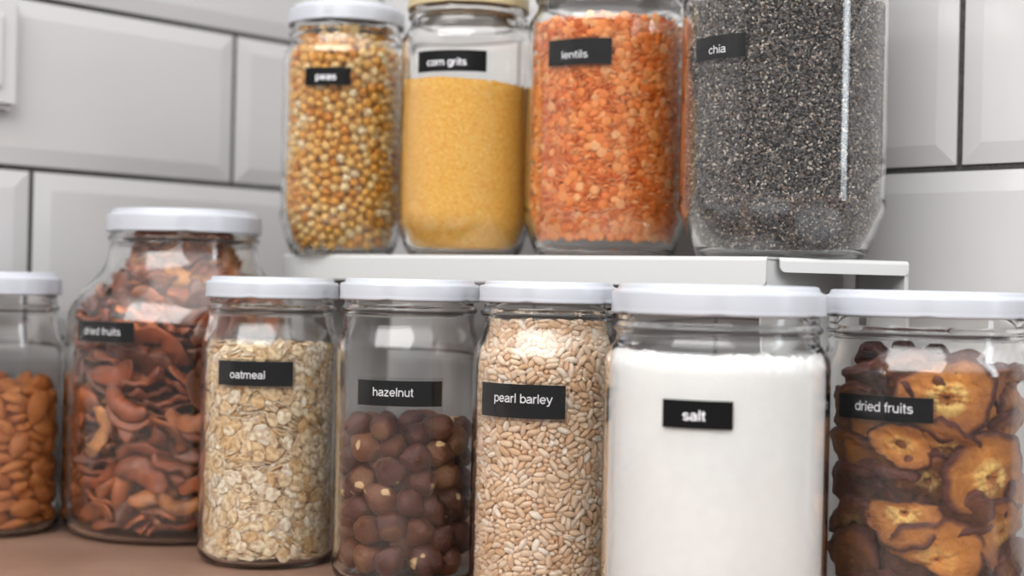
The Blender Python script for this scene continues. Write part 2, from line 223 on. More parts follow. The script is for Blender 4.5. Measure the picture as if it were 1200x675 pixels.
583,366,261,30,70,67,12,  583,366,676,30,70,67,12,  280,276,245,14,88,58,18,  286,270,278,82,1,45,24,  280,276,660,14,88,58,18,  286,270,693,82,1,45,24,  223,357,431,48,83,72,29,  542,290,492,75,86,66,36,
499,251,105,52,10,64,42,  264,284,427,7,12,9,10,  247,307,164,81,1,24,7,  422,228,380,21,4,70,20,  239,318,464,57,1,68,16,  222,347,327,34,4,27,4,  310,255,374,56,84,11,24,  222,347,742,34,4,27,4,
310,255,790,56,84,11,24,  518,273,311,19,8,36,9,  518,273,726,19,8,36,9,  474,241,116,81,3,73,46,  475,239,136,88,83,72,41,  224,342,360,22,7,71,10,  224,342,775,22,7,71,10,  317,244,348,37,82,13,22,
317,244,763,37,82,13,22,  524,273,295,9,6,40,12,  524,273,710,9,6,40,12,  564,329,514,78,76,43,49,  560,310,188,57,74,10,3,  578,350,373,6,84,63,33,  578,350,788,6,84,63,33,  462,234,629,4,0,83,31,
222,373,497,79,16,11,18,  490,252,154,26,4,29,12,  545,296,65,10,0,70,23,  506,250,63,12,89,7,37,  247,308,516,37,78,9,35,  219,360,373,25,76,69,33,  219,360,788,25,76,69,33,  582,368,520,78,6,20,17,
223,354,416,56,8,29,49,  492,251,314,85,86,80,14,  492,251,729,85,86,80,14,  274,280,437,22,86,60,8,  547,301,311,32,3,25,8,  571,343,520,2,16,38,19,  547,301,726,32,3,25,8,  401,227,179,40,4,15,4,
566,332,257,47,3,8,36,  442,231,308,46,88,24,33,  566,332,672,47,3,8,36,  442,231,723,46,88,24,33,  540,297,245,24,89,77,6,  540,297,660,24,89,77,6,  535,284,308,60,1,23,4,  535,284,723,60,1,23,4,
248,315,550,67,4,45,8,  221,361,623,16,75,63,33,  498,253,190,13,89,29,43,  215,383,423,32,77,24,17,  216,378,611,37,68,55,16,  494,252,84,21,88,69,14,  532,285,149,1,88,79,32,  512,265,200,76,89,41,36,
251,310,387,64,89,13,16,  377,239,215,35,4,19,29,  458,236,215,11,86,66,41,  461,236,305,47,74,22,17,  486,246,372,13,18,13,14,  461,236,720,47,74,22,17,  486,246,787,13,18,13,14,  308,250,537,45,3,66,13,
578,352,225,50,11,20,22,  371,229,529,3,7,70,12,  295,261,164,2,82,70,49,  523,274,175,43,0,26,13,  406,226,316,24,83,45,39,  406,226,731,24,83,45,39,  235,321,639,5,71,41,32,  216,372,314,26,73,67,22,
216,372,729,26,73,67,22,  582,386,541,1,19,64,29,  345,234,446,66,85,14,33,  585,395,445,30,16,66,18,  307,251,69,9,86,13,2,  554,316,165,38,82,28,29,  217,368,237,24,11,70,3,  217,368,652,24,11,70,3,
564,327,392,16,86,56,7,  249,309,452,37,10,47,28,  217,385,647,45,4,69,39,  240,320,414,77,86,64,35,  544,297,165,77,83,2,9,  479,248,249,85,87,40,34,  448,234,478,3,84,56,42,  498,259,575,37,1,76,4,
479,248,664,85,87,40,34,  551,315,268,57,1,38,18,  551,315,682,57,1,38,18,  579,364,578,19,4,17,47,  229,336,579,13,88,70,46,  242,328,238,30,85,9,29,  554,309,638,58,81,0,43,  242,328,653,30,85,9,29,
579,353,293,70,2,65,1,  252,309,284,7,0,47,6,  579,353,708,70,2,65,1,  252,309,699,7,0,47,6,  239,321,491,17,11,14,13,  222,354,307,20,9,66,13,  222,354,722,20,9,66,13,  220,370,337,71,88,69,49,
220,370,752,71,88,69,49,  283,271,533,82,11,74,25,  388,230,337,85,77,66,46,  388,230,752,85,77,66,46,  586,398,358,78,71,21,24,  586,398,773,78,71,21,24,  450,235,145,33,1,65,43,  256,297,135,66,85,12,2,
455,236,600,64,10,65,42,  527,279,406,36,81,76,5,  584,376,282,68,73,68,2,  584,376,697,68,73,68,2,  563,326,101,55,89,9,8,  409,231,371,3,10,12,27,  247,310,424,85,85,62,13,  409,231,786,3,10,12,27,
257,298,419,32,5,12,3,  253,308,328,73,89,59,19,  253,308,743,73,89,59,19,  233,346,521,80,4,88,16,  258,293,572,19,1,34,24,  539,295,139,11,1,32,37,  558,320,355,87,82,27,8,  556,314,601,69,0,48,3,
558,320,770,87,82,27,8,  585,388,244,78,74,20,15,  215,397,634,33,82,23,36,  585,388,659,78,74,20,15,  517,264,126,45,8,48,12,  556,313,621,87,10,42,23,  252,304,215,47,8,47,16,  546,306,259,46,84,75,29,
546,306,674,46,84,75,29,  584,382,166,83,70,17,7,  582,372,491,66,22,38,38,  578,360,486,74,70,44,26,  362,232,87,43,9,18,6,  558,325,208,59,89,39,25,  232,340,200,44,82,0,43,  581,363,338,2,86,64,4,
581,363,752,2,86,64,4,  585,401,329,77,8,21,48,  585,401,744,77,8,21,48,  217,369,133,35,5,27,41,  582,380,124,6,89,66,29,  307,252,230,19,2,68,32,  240,326,307,43,5,17,28,  307,252,645,19,2,68,32,
240,326,722,43,5,17,28,  572,349,390,10,77,84,46,  314,252,423,24,1,29,36,  584,388,616,24,86,20,19,  358,243,609,52,89,65,39,  217,382,540,6,80,22,38,  224,344,127,4,89,26,11,  288,271,85,83,1,69,38,
555,318,371,39,85,36,16,  555,318,786,39,85,36,16,  540,298,416,2,3,38,19,  371,233,473,72,2,25,24,  468,245,595,61,1,69,32,  555,313,77,88,2,19,46,  497,257,342,65,4,61,39,  513,270,456,47,0,46,39,
497,257,757,65,4,61,39,  544,299,275,6,4,31,3,  544,299,690,6,4,31,3,  227,350,206,53,12,38,14,  580,367,437,43,7,19,8,  215,392,456,33,11,24,37,  284,272,594,31,2,66,34,  549,308,92,44,6,42,23,
551,316,228,51,5,83,28,  551,316,643,51,5,83,28,  562,336,322,70,82,85,19,  562,336,737,70,82,85,19,  364,240,368,14,79,24,49,  364,240,783,14,79,24,49,  585,398,280,45,70,22,34,  585,398,695,45,70,22,34,
258,299,66,48,1,9,17,  565,337,59,9,1,77,12,  385,238,105,85,2,68,9,  548,305,239,70,4,78,32,  548,305,654,70,4,78,32,  559,324,329,57,84,34,35,  304,254,442,78,81,34,6,  559,324,744,57,84,34,35,
216,379,283,19,20,63,1,  584,406,397,48,78,24,36,  216,379,698,19,20,63,1,  276,274,604,15,2,66,1,  577,360,116,24,84,56,1,  449,236,500,68,1,46,3,  563,330,492,38,4,73,17,  585,386,475,70,16,68,24,
546,301,119,15,88,78,0,  583,371,69,34,3,66,47,  557,313,413,89,7,26,30,  517,271,185,57,86,76,24,  579,362,605,57,19,71,23,  582,383,649,6,4,21,39,  238,333,217,19,79,8,26,  496,256,385,53,17,29,38,
330,244,91,70,2,62,41,  250,300,180,68,88,39,1,  550,309,325,54,89,33,47,  550,309,740,54,89,33,47,  466,247,414,50,89,41,29,  229,347,279,6,11,14,38,  229,347,694,6,11,14,38,  249,309,62,7,0,53,12,
558,330,126,33,89,84,39,  243,328,133,12,3,0,18,  554,315,120,15,82,76,17,  550,314,211,28,5,81,19,  558,326,467,16,88,36,16,  571,346,264,19,86,56,47,  571,346,679,19,86,56,47,  252,310,134,45,87,11,6,
224,376,149,9,1,62,29,  561,322,640,38,12,44,4,  570,361,244,14,3,41,5,  570,361,659,14,3,41,5,  228,355,161,5,0,38,25,  567,336,424,33,88,52,33,  232,352,504,3,5,52,46,  219,371,90,5,4,24,15,
231,355,189,2,8,54,39,  566,333,307,8,5,48,42,  566,333,722,8,5,48,42,  583,378,222,6,86,65,36,  221,379,163,16,85,76,17,  247,318,105,63,87,48,28,  228,349,143,14,6,61,46,  580,382,96,51,87,20,28,
217,402,138,50,89,68,19,  559,327,342,47,85,39,14,  559,327,757,47,85,39,14,  315,252,220,83,1,64,2,  413,232,117,81,75,33,47,  386,238,122,58,1,21,19,  496,257,265,72,82,2,29,  496,257,680,72,82,2,29,
274,284,254,59,87,61,7,  564,341,350,11,80,43,19,  231,361,398,63,4,47,48,  274,284,669,59,87,61,7,  564,341,765,11,80,43,19,  217,384,254,69,10,24,44,  217,384,669,69,10,24,44,  328,248,542,34,10,15,5,
216,383,119,73,81,25,2,  446,237,405,9,11,77,46,  226,362,444,56,3,35,6,  585,398,500,77,88,22,39,  229,357,570,13,2,82,26,  353,238,332,82,1,64,2,  252,307,314,55,0,9,34,  353,238,747,82,1,64,2,
252,307,729,55,0,9,34,  262,295,287,19,88,45,16,  262,295,702,19,88,45,16,  216,395,489,69,3,23,44,  292,267,114,2,6,59,22,  565,340,403,33,9,33,39,  567,341,588,59,83,9,29,  216,397,211,1,87,23,8,
364,241,545,37,2,22,38,  567,338,115,0,3,53,14,  567,347,609,83,3,0,45,  338,243,254,19,10,12,21,  338,243,669,19,10,12,21,  230,363,482,54,5,44,26,  572,370,463,24,3,44,6,  575,375,450,56,85,10,9,
578,384,630,15,2,74,29,  217,389,475,11,87,67,24,  584,394,417,6,85,67,44,  583,405,224,7,16,68,29,  567,348,317,31,87,42,14,  567,348,732,31,87,42,14,  566,346,194,83,89,44,8,  562,338,206,38,89,41,48,
250,305,258,17,2,14,21,  250,305,673,17,2,14,21,  574,377,319,32,5,78,19,  574,377,734,32,5,78,19,  346,245,600,79,87,63,28,  245,317,401,22,1,12,14,  232,339,401,4,11,61,6,  229,366,518,87,86,51,48,
575,381,377,75,84,79,39,  217,395,410,50,12,69,49,  244,319,141,20,85,10,22,  570,357,132,43,0,87,46,  574,355,329,45,0,71,24,  548,310,589,53,3,4,26,  574,355,744,45,0,71,24,  218,398,330,3,12,17,44,
218,398,746,3,12,17,44,  565,342,130,10,88,39,22,  228,360,118,78,0,85,22,  235,344,340,63,84,46,37,  554,319,482,84,4,79,18,  235,344,755,63,84,46,37,  439,228,73,17,86,21,11,  574,360,102,27,10,2,2,
441,242,170,17,86,69,27,  227,371,182,30,88,88,46,  216,407,177,49,86,67,37,  216,418,318,76,20,28,16,  216,418,734,76,20,28,16,  573,372,150,73,5,37,8,  581,413,528,8,70,20,29,  243,329,359,9,87,8,48,
234,347,390,44,0,49,49,  243,329,774,9,87,8,48,  567,343,436,21,2,47,34,  567,345,451,20,2,48,14,  564,340,92,83,84,42,6,  537,297,126,0,1,33,3,  560,328,158,19,82,29,18,  408,234,518,71,86,76,15,
226,373,349,12,86,49,22,  229,373,456,61,89,45,19,  226,373,764,12,86,49,22,  578,396,316,10,3,30,28,  578,396,731,10,3,30,28,  423,234,70,23,0,67,49,  229,358,80,8,2,10,15,  464,242,195,32,7,88,2,
568,347,213,60,89,85,0,  557,328,219,59,0,40,38,  225,371,379,87,11,0,19,  567,346,162,70,89,85,13,  231,356,471,65,2,47,46,  576,375,416,18,11,7,38,  579,378,364,86,87,14,13,  579,378,779,86,87,14,13,
392,228,571,45,8,88,22,  217,418,567,51,17,68,48,  568,352,179,69,89,47,6,  230,358,175,12,88,89,14,  225,384,195,63,8,41,46,  214,413,269,78,81,66,22,  214,413,684,78,81,66,22,  229,369,105,71,89,48,7,
580,409,634,51,17,52,49,  569,359,205,27,1,86,5,  564,342,223,75,0,83,35,  224,400,201,60,80,87,19,  229,355,244,64,88,2,41,  578,381,393,5,5,28,24,  229,355,659,64,88,2,41,  579,388,587,42,6,32,1,
348,240,546,59,6,29,2,  465,241,103,56,5,4,42,  216,400,81,29,4,67,24,  220,409,616,15,17,45,27,  422,233,230,9,83,38,28,  422,233,645,9,83,38,28,  573,373,204,2,83,88,38,  572,360,312,46,8,87,2,
572,360,727,46,8,87,2,  583,425,562,79,75,23,49,  502,267,552,53,11,24,8,  561,334,293,23,4,45,2,  561,334,708,23,4,45,2,  572,365,387,67,86,85,32,  574,378,562,67,89,47,4,  567,342,623,42,82,36,5,
582,407,592,45,14,59,31,  567,345,107,46,87,47,34,  559,331,227,51,2,39,36,  559,331,642,51,2,39,36,  480,259,585,31,87,36,29,  472,243,615,0,76,81,42,  572,375,545,67,0,87,8,  217,396,389,33,4,69,46,
218,412,502,27,89,67,27,  317,252,112,6,78,9,2,  516,274,151,4,0,43,32,  439,242,195,6,5,63,29,  570,356,233,88,89,3,14,  570,356,648,88,89,3,14,  576,396,300,19,5,35,24,  225,382,510,31,2,88,12,
576,396,715,19,5,35,24,  577,382,344,82,12,45,24,  577,382,759,82,12,45,24,  230,365,559,45,1,46,25,  237,328,526,29,21,35,29,  443,240,110,41,77,76,36,  216,415,538,24,75,63,20,  385,240,493,71,89,64,49,
345,239,630,74,83,30,4,  226,375,404,12,6,47,12,  508,268,637,66,8,63,46,  226,370,294,2,3,11,45,  226,370,709,2,3,11,45,  229,366,259,5,10,48,19,  229,366,674,5,10,48,19,  320,247,67,27,1,60,1,
331,249,600,6,15,67,18,  226,384,526,53,89,86,14,  570,358,157,25,80,83,18,  583,406,156,7,13,21,19,  288,275,201,25,5,1,19,  573,387,205,34,1,44,17,  582,405,567,33,13,36,42,  424,240,133,0,2,63,18,
558,320,137,36,2,38,1,  228,348,67,72,89,18,11,  575,386,84,51,88,44,14,  582,411,476,10,84,21,9,  216,418,481,70,77,22,41,  574,396,608,23,77,46,29,  216,414,587,53,9,66,21,  429,237,370,10,88,25,45,
429,237,786,10,88,25,45,  227,368,198,33,84,4,23,  230,357,456,7,89,87,12,  370,218,67,53,0,88,2,  578,408,134,86,1,31,27,  509,271,433,12,13,24,24,  551,316,576,10,89,8,16,  341,244,526,14,14,12,48,
454,240,74,89,81,74,28,  378,236,146,86,1,29,32,  215,406,68,7,2,66,41,  216,421,112,0,88,21,34,  500,260,238,8,16,0,49,  500,260,653,8,16,0,49,  332,242,286,88,2,84,39,  332,242,701,88,2,84,39,
444,243,296,23,88,24,49,  444,243,711,23,88,24,49,  573,366,559,44,8,44,0,  574,401,197,15,86,37,27,  226,399,367,63,82,42,39,  226,399,782,63,82,42,39,  306,261,113,31,1,60,44,  572,374,107,74,3,52,39,
447,241,458,17,3,70,1,  421,235,618,3,86,35,15,  536,294,462,32,80,8,23,  567,358,454,28,87,2,24,  228,384,444,38,0,1,18,  494,267,622,27,89,71,25,  569,356,275,1,83,0,38,  569,356,690,1,83,0,38,
220,408,284,15,14,8,39,  226,386,374,34,2,49,3,  220,408,699,15,14,8,39,  226,386,789,34,2,49,3,  225,392,348,11,5,85,47,  225,392,763,11,5,85,47,  380,240,591,76,87,24,14,  573,385,135,10,85,83,19,
584,410,252,1,79,68,41,  217,423,636,19,20,61,38,  584,410,668,1,79,68,41,  228,381,360,87,0,2,27,  228,381,775,87,0,2,27,  574,377,236,69,84,80,26,  574,377,651,69,84,80,26,  222,387,303,22,85,79,12,
222,387,718,22,85,79,12,  227,411,161,39,89,0,27,  583,419,374,68,85,70,8,  583,419,789,68,85,70,8,  324,249,583,53,10,70,24,  301,276,77,21,1,68,29,  468,247,159,59,89,11,19,  443,238,380,39,86,55,46,
285,279,229,2,6,13,13,  532,289,364,1,82,71,43,  228,360,495,49,5,56,44,  285,279,644,2,6,13,13,  532,289,779,1,82,71,43,  579,394,378,84,84,77,12,  237,339,178,8,81,54,47,  220,399,593,40,78,13,26,
496,267,155,68,13,31,34,  577,407,177,63,5,53,1,  221,406,241,29,8,54,30,  216,426,346,23,84,65,22,  221,410,359,33,11,81,42,  581,413,422,10,80,72,29,  221,406,656,29,8,54,30,  216,426,761,23,84,65,22,
221,410,774,33,11,81,42,  511,272,255,82,88,63,23,  511,272,670,82,88,63,23,  298,270,240,29,83,69,45,  488,253,598,8,87,55,17,  298,270,655,29,83,69,45,  225,394,225,46,1,53,6,  556,339,480,89,4,79,7,
447,234,579,21,77,62,31,  228,383,557,24,87,43,29,  574,392,112,8,5,5,27,  223,412,94,12,6,8,4,  575,392,150,13,87,51,36,  218,432,523,20,17,61,2,  394,239,544,25,1,65,36,  584,422,288,33,7,70,26,
584,422,703,33,7,70,26,  302,264,613,0,82,48,48,  229,370,548,51,89,45,16,  308,260,92,30,76,57,21,  583,425,132,68,2,70,17,  585,421,60,69,89,69,39,  220,379,64,12,1,76,41,  332,247,221,5,1,55,32,
337,245,453,70,14,31,21,  353,247,476,25,1,8,28,  328,251,494,50,11,76,49,  568,362,400,56,83,1,18,  268,296,402,64,9,12,44,  521,294,514,9,11,43,29,  576,401,71,59,88,0,45,  577,395,64,69,89,44,44,
573,404,89,16,1,48,29,  217,426,146,7,4,19,2,  358,244,462,85,1,15,37,  393,237,296,41,1,57,15,  393,237,711,41,1,57,15,  519,278,201,74,81,1,35,  225,408,340,55,89,44,45,  225,408,755,55,89,44,45,
296,269,494,48,6,14,24,  578,419,578,18,77,4,46,  260,306,613,89,9,89,4,  572,367,137,59,4,39,22,  218,430,179,51,16,18,10,  225,406,259,33,84,4,25,  221,406,308,73,6,13,22,  218,423,404,23,88,66,48,
226,432,435,0,6,51,34,  578,392,569,2,80,81,36,  221,403,568,55,11,57,6,  225,406,674,33,84,4,25,  221,406,723,73,6,13,22,  262,297,268,39,2,75,18,  262,297,683,39,2,75,18,  547,317,279,9,88,77,24,
547,317,694,9,88,77,24,  507,268,608,12,79,78,14,  439,243,543,47,1,28,8,  224,394,94,46,1,3,11,  217,426,250,1,2,21,0,  218,429,363,50,77,59,2,  581,432,442,44,69,79,9,  580,425,613,1,3,69,29,
559,341,642,34,82,8,28,  217,426,665,1,2,21,0,  218,429,778,50,77,59,2,  490,256,230,48,75,57,42,  490,256,645,48,75,57,42,  305,264,470,13,86,82,18,  488,265,329,77,6,78,25,  488,265,744,77,6,78,25,
274,293,218,5,3,66,6,  485,261,295,35,86,67,36,  547,316,563,53,2,63,29,  485,261,710,35,86,67,36,  436,243,529,2,89,32,8,  515,288,266,81,2,29,48,  583,421,261,50,12,25,36,  234,352,355,84,5,37,48,
515,288,681,81,2,29,48,  583,421,676,50,12,25,36,  234,352,770,84,5,37,48,  389,236,68,48,0,16,46,  226,382,99,70,2,2,3,  578,428,203,27,16,0,8,  573,412,208,24,85,40,26,  576,414,301,56,88,80,49,
220,391,271,59,75,43,14,  223,408,520,37,85,79,3,  576,414,716,56,88,80,49,  220,391,686,59,75,43,14,  460,248,622,21,77,87,11,  271,291,506,1,5,9,21,  225,394,513,35,89,43,45,  471,250,476,81,2,42,38,
267,299,483,47,84,16,22,  219,417,459,53,5,16,24,  348,241,574,13,87,36,9,  244,338,550,81,74,51,24,  576,400,81,8,2,44,33,  573,409,101,54,3,48,27],
    'oat': [
404,202,143,29,21,51,19,  441,208,466,25,13,48,69,  366,211,513,22,8,87,69,  413,206,231,23,9,46,78,  413,206,536,23,9,46,78,  410,206,355,68,75,45,26,  410,206,660,68,75,45,26,  295,238,523,67,8,36,29,
479,223,314,68,79,51,26,  479,223,619,68,79,51,26,  373,208,75,67,87,43,24,  481,221,489,68,17,6,26,  382,206,399,69,9,88,38,  453,212,139,70,21,50,58,  393,206,190,23,13,45,75,  448,212,273,68,8,4,76,
448,212,578,68,8,4,76,  350,210,101,69,86,86,24,  376,207,280,23,5,44,56,  376,207,585,23,5,44,56,  378,211,427,21,87,44,7,  461,215,182,67,18,3,47,  484,226,251,68,86,51,48,  484,226,556,68,86,51,48,
455,213,388,69,22,51,35,  447,212,516,71,5,3,47,  335,219,377,72,70,80,4,  368,209,135,68,85,42,47,  486,223,56,24,11,53,65,  480,223,534,67,17,50,22,  411,205,66,26,13,47,29,  541,268,220,67,5,56,29,
491,227,106,54,68,65,35,  524,250,366,23,8,10,24,  524,250,671,23,8,10,24,  295,236,217,22,20,82,37,  409,207,459,67,17,0,2,  322,219,71,25,12,40,65,  406,206,84,23,88,89,48,  445,211,53,23,89,48,56,
299,233,160,22,20,81,22,  526,251,70,22,70,10,37,  310,229,101,19,69,42,3,  268,258,246,23,1,34,78,  268,258,551,23,1,34,78,  389,209,248,21,9,45,4,  523,247,462,20,10,8,8,  389,209,553,21,9,45,4,
370,208,345,68,12,88,71,  370,208,650,68,12,88,71,  367,207,370,20,80,44,14,  367,207,675,20,80,44,14,  304,233,379,10,68,50,4,  501,233,435,22,3,54,68,  333,219,433,66,7,37,48,  342,217,300,65,80,43,49,
342,217,605,65,80,43,49,  277,251,384,68,3,36,65,  300,236,437,22,1,81,59,  490,229,396,72,70,3,2,  269,256,151,23,71,79,37,  490,227,274,25,11,7,7,  490,227,579,25,11,7,7,  286,242,260,16,73,42,68,
286,242,565,16,73,42,68,  497,234,221,72,77,47,47,  510,239,334,20,18,7,35,  510,239,639,20,18,7,35,  515,242,409,65,68,56,57,  393,205,536,22,11,89,52,  522,247,146,26,19,57,46,  269,256,109,23,87,79,22,
547,275,146,22,79,12,67,  521,248,522,22,76,10,12,  497,234,167,23,5,11,48,  333,220,219,66,4,85,1,  550,276,185,24,88,58,39,  280,246,195,7,22,66,78,  535,256,327,65,21,7,13,  535,256,632,65,21,7,13,
479,223,360,67,0,51,31,  255,271,411,22,76,78,14,  479,223,665,67,0,51,31,  402,210,522,21,87,89,18,  402,211,273,34,21,7,19,  336,215,246,65,69,42,51,  402,211,578,34,21,7,19,  336,215,551,65,69,42,51,
281,247,419,68,85,36,44,  305,230,279,64,76,39,74,  563,295,476,68,9,14,79,  305,230,584,64,76,39,74,  318,222,407,40,69,66,71,  562,293,54,68,2,14,79,  409,208,390,58,70,52,36,  516,243,303,63,17,5,65,
516,243,608,63,17,5,65,  275,261,442,23,75,38,9,  559,283,282,53,22,88,13,  559,283,587,53,22,88,13,  255,271,207,68,81,77,57,  552,278,353,68,19,58,37,  552,278,658,68,19,58,37,  467,220,234,71,82,49,33,
467,220,539,71,82,49,33,  236,298,382,16,22,69,17,  552,281,535,68,6,58,48,  360,214,282,65,7,44,39,  460,214,305,66,14,4,12,  360,214,587,65,7,44,39,  460,214,610,66,14,4,12,  271,258,83,24,5,35,4,
241,288,73,23,88,77,49,  266,258,494,63,17,75,62,  222,326,504,69,70,27,19,  568,303,429,23,3,60,59,  548,275,393,21,18,11,61,  356,216,413,21,79,0,14,  247,279,128,70,20,34,55,  416,208,122,17,82,3,73,
242,282,264,69,21,78,21,  242,282,569,69,21,78,21,  332,223,176,12,5,82,2,  246,281,510,69,70,75,45,  451,215,203,18,14,46,52,  255,271,159,5,69,51,18,  487,231,204,17,82,12,46,  322,226,520,27,5,38,36,
254,271,319,67,76,77,42,  254,271,624,67,76,77,42,  521,248,180,26,79,9,51,  571,309,388,68,88,61,49,  563,295,323,67,11,59,11,  563,295,628,67,11,59,11,  233,301,422,67,10,30,10,  569,304,128,22,1,15,21,
416,214,310,12,11,45,49,  416,214,615,12,11,45,49,  330,225,164,83,76,25,9,  240,289,338,24,2,32,32,  240,289,643,24,2,32,32,  233,301,157,70,18,30,59,  253,275,295,25,81,31,37,  568,300,500,20,78,61,18,
253,275,600,25,81,31,37,  579,326,277,67,14,62,25,  578,322,353,23,9,62,75,  237,296,467,63,83,32,78,  579,326,582,67,14,62,25,  578,322,658,23,9,62,75,  544,276,108,74,15,56,54,  236,292,307,71,71,29,71,
236,292,612,71,71,29,71,  490,234,513,69,73,2,5,  253,276,446,66,87,35,45,  266,268,52,77,89,34,9,  218,330,108,22,8,73,23,  237,294,95,22,89,32,68,  298,250,349,57,82,84,9,  298,250,654,57,82,84,9,
273,254,527,70,4,38,2,  580,326,154,67,76,62,35,  441,216,209,64,1,51,62,  581,323,314,23,86,15,4,  581,323,618,23,86,15,4,  285,248,283,32,80,77,6,  334,230,480,84,3,44,22,  285,248,588,32,80,77,6,
333,230,345,8,0,87,59,  333,230,650,8,0,87,59,  580,326,72,23,13,17,21,  428,220,309,11,3,51,7,  583,340,530,67,3,16,58,  428,220,614,11,3,51,7,  534,259,129,60,74,19,63,  359,218,446,50,76,59,48,
219,325,309,24,12,30,61,  219,325,614,24,12,30,61,  547,275,488,19,82,18,5,  552,281,503,21,0,17,4,  217,329,156,65,69,30,53,  423,218,188,39,85,44,49,  375,209,252,22,10,1,4,  533,264,411,64,12,55,31,
375,209,557,22,10,1,4,  319,229,150,12,79,2,7,  533,261,72,69,87,8,59,  307,233,211,19,16,78,33,  231,307,232,27,75,70,45,  500,242,271,21,88,4,16,  443,218,536,22,80,86,5,  269,260,489,28,13,38,17,
231,307,537,27,75,70,45,  500,242,576,21,88,4,16,  420,216,178,54,89,89,34,  577,318,232,23,69,17,33,  577,318,537,23,69,17,33,  238,298,187,62,88,30,54,  494,237,487,59,78,10,67,  567,300,73,21,77,61,25,
409,210,144,21,83,89,19,  208,355,140,25,69,25,22,  211,346,450,20,15,69,4,  578,339,483,63,85,17,7,  366,220,469,9,9,34,1,  292,248,494,29,10,33,15,  225,324,183,14,72,36,2,  214,344,268,23,85,26,57,
214,344,573,23,85,26,57,  365,213,97,25,86,85,26,  442,225,317,44,12,23,28,  442,225,622,44,12,23,28,  211,347,394,22,2,70,7,  457,230,84,50,80,29,39,  317,232,204,19,7,80,67,  443,220,355,35,78,7,54,
542,267,388,68,8,13,12,  443,220,660,35,78,7,54,  367,220,183,49,84,11,62,  566,303,224,25,74,16,34,  320,232,242,78,85,84,66,  588,344,249,67,72,20,21,  320,232,547,78,85,84,66,  588,344,554,67,72,20,21,
395,226,321,6,5,32,9,  265,267,319,65,83,32,11,  395,226,626,6,5,32,9,  265,267,624,65,83,32,11,  436,218,115,32,87,44,68,  592,356,206,23,73,64,24,  456,229,335,35,82,78,48,  456,229,640,35,82,78,48,
430,224,420,37,88,59,17,  545,269,316,68,10,56,1,  545,269,621,68,10,56,1,  231,311,284,13,75,87,5,  370,225,319,41,6,10,68,  398,222,484,37,3,84,39,  231,311,589,13,75,87,5,  370,225,624,41,6,10,68,
204,385,267,24,70,23,29,  400,217,305,30,86,6,35,  204,385,572,24,70,23,29,  400,217,610,30,86,6,35,  244,298,51,49,14,61,73,  232,304,426,72,17,80,28,  596,380,458,64,21,17,18,  449,212,44,27,89,49,16,
266,271,349,51,9,74,31,  215,350,486,26,73,27,2,  230,310,516,69,7,73,54,  266,271,654,51,9,74,31,  294,252,300,41,81,67,75,  312,245,327,7,4,42,19,  515,248,372,68,4,55,24,  426,226,414,56,89,15,39,
294,252,604,41,81,67,75,  312,245,632,7,4,42,19,  515,248,677,68,4,55,24,  256,275,239,69,1,34,13,  337,231,356,7,89,1,8,  447,218,476,20,9,89,44,  256,275,544,69,1,34,13,  337,231,661,7,89,1,8,
336,228,129,78,5,41,17,  409,219,490,43,9,9,74,  568,310,514,24,87,13,64,  367,223,179,4,82,10,8,  312,237,231,34,6,0,45,  512,257,238,4,82,60,25,  359,227,313,85,86,82,9,  312,237,536,34,6,0,45,
512,257,543,4,82,60,25,  359,227,618,85,86,82,9,  234,308,199,29,3,75,58,  372,222,228,42,86,17,65,  372,222,533,42,86,17,65,  261,282,60,78,3,36,28,  207,378,201,23,5,69,26,  530,273,250,52,10,41,9,
414,225,499,6,89,35,59,  530,273,555,52,10,41,9,  310,247,48,48,1,74,27,  526,264,267,32,85,6,59,  462,227,414,85,80,48,12,  421,223,503,83,5,88,18,  526,264,572,32,85,6,59,  500,244,505,75,5,52,24,
360,221,168,0,79,15,2,  467,233,418,84,83,54,39,  442,223,230,48,9,17,41,  356,225,323,38,6,9,77,  430,225,429,8,87,20,53,  340,234,472,4,5,63,59,  403,222,489,84,7,0,78,  523,265,502,10,79,28,46,
442,223,535,48,9,17,41,  356,225,628,38,6,9,77,  409,220,36,1,2,49,39,  579,329,168,63,75,65,21,  432,217,125,13,85,2,79,  343,233,496,88,6,67,78,  309,244,470,89,1,41,37,  524,265,247,9,6,43,68,
524,265,552,9,6,43,68,  368,224,190,51,88,88,6,  331,235,198,56,87,77,19,  386,219,467,5,80,52,26,  347,229,45,5,4,27,68,  382,219,443,47,9,19,41,  386,224,169,39,9,57,29,  518,261,239,46,10,24,6,
518,261,544,46,10,24,6,  250,283,392,21,79,77,14,  383,224,302,45,79,72,16,  383,224,607,45,79,72,16,  206,368,424,22,4,69,6,  473,236,452,82,85,53,16,  380,220,462,10,0,43,6,  298,249,73,86,86,26,3,
596,391,516,25,0,67,66,  597,403,304,22,71,23,79,  597,403,609,22,71,23,79,  565,317,181,48,77,79,48,  430,222,171,52,81,9,66,  331,237,253,44,11,23,19,  331,237,558,44,11,23,19,  236,317,127,33,82,27,5,
386,225,482,39,85,74,34,  275,260,482,71,0,33,35,  420,221,286,37,85,85,78,  420,221,591,37,85,85,78,  497,242,79,80,88,57,4,  355,226,61,5,83,46,7,  449,230,437,43,2,62,49,  363,227,42,50,4,25,14,
372,225,222,41,88,28,36,  335,233,462,88,6,50,62,  298,253,308,4,7,24,77,  456,234,416,38,81,52,28,  298,253,613,4,7,24,77,  344,233,187,45,83,22,3,  534,286,34,44,89,5,49,  476,227,363,66,10,52,65,
476,227,668,66,10,52,65,  309,244,35,44,87,84,16,  297,253,138,47,9,58,34,  491,237,202,33,5,55,67,  263,280,365,8,6,72,9,  263,280,670,8,6,72,9,  535,278,464,48,16,2,9,  475,235,464,9,81,28,62,
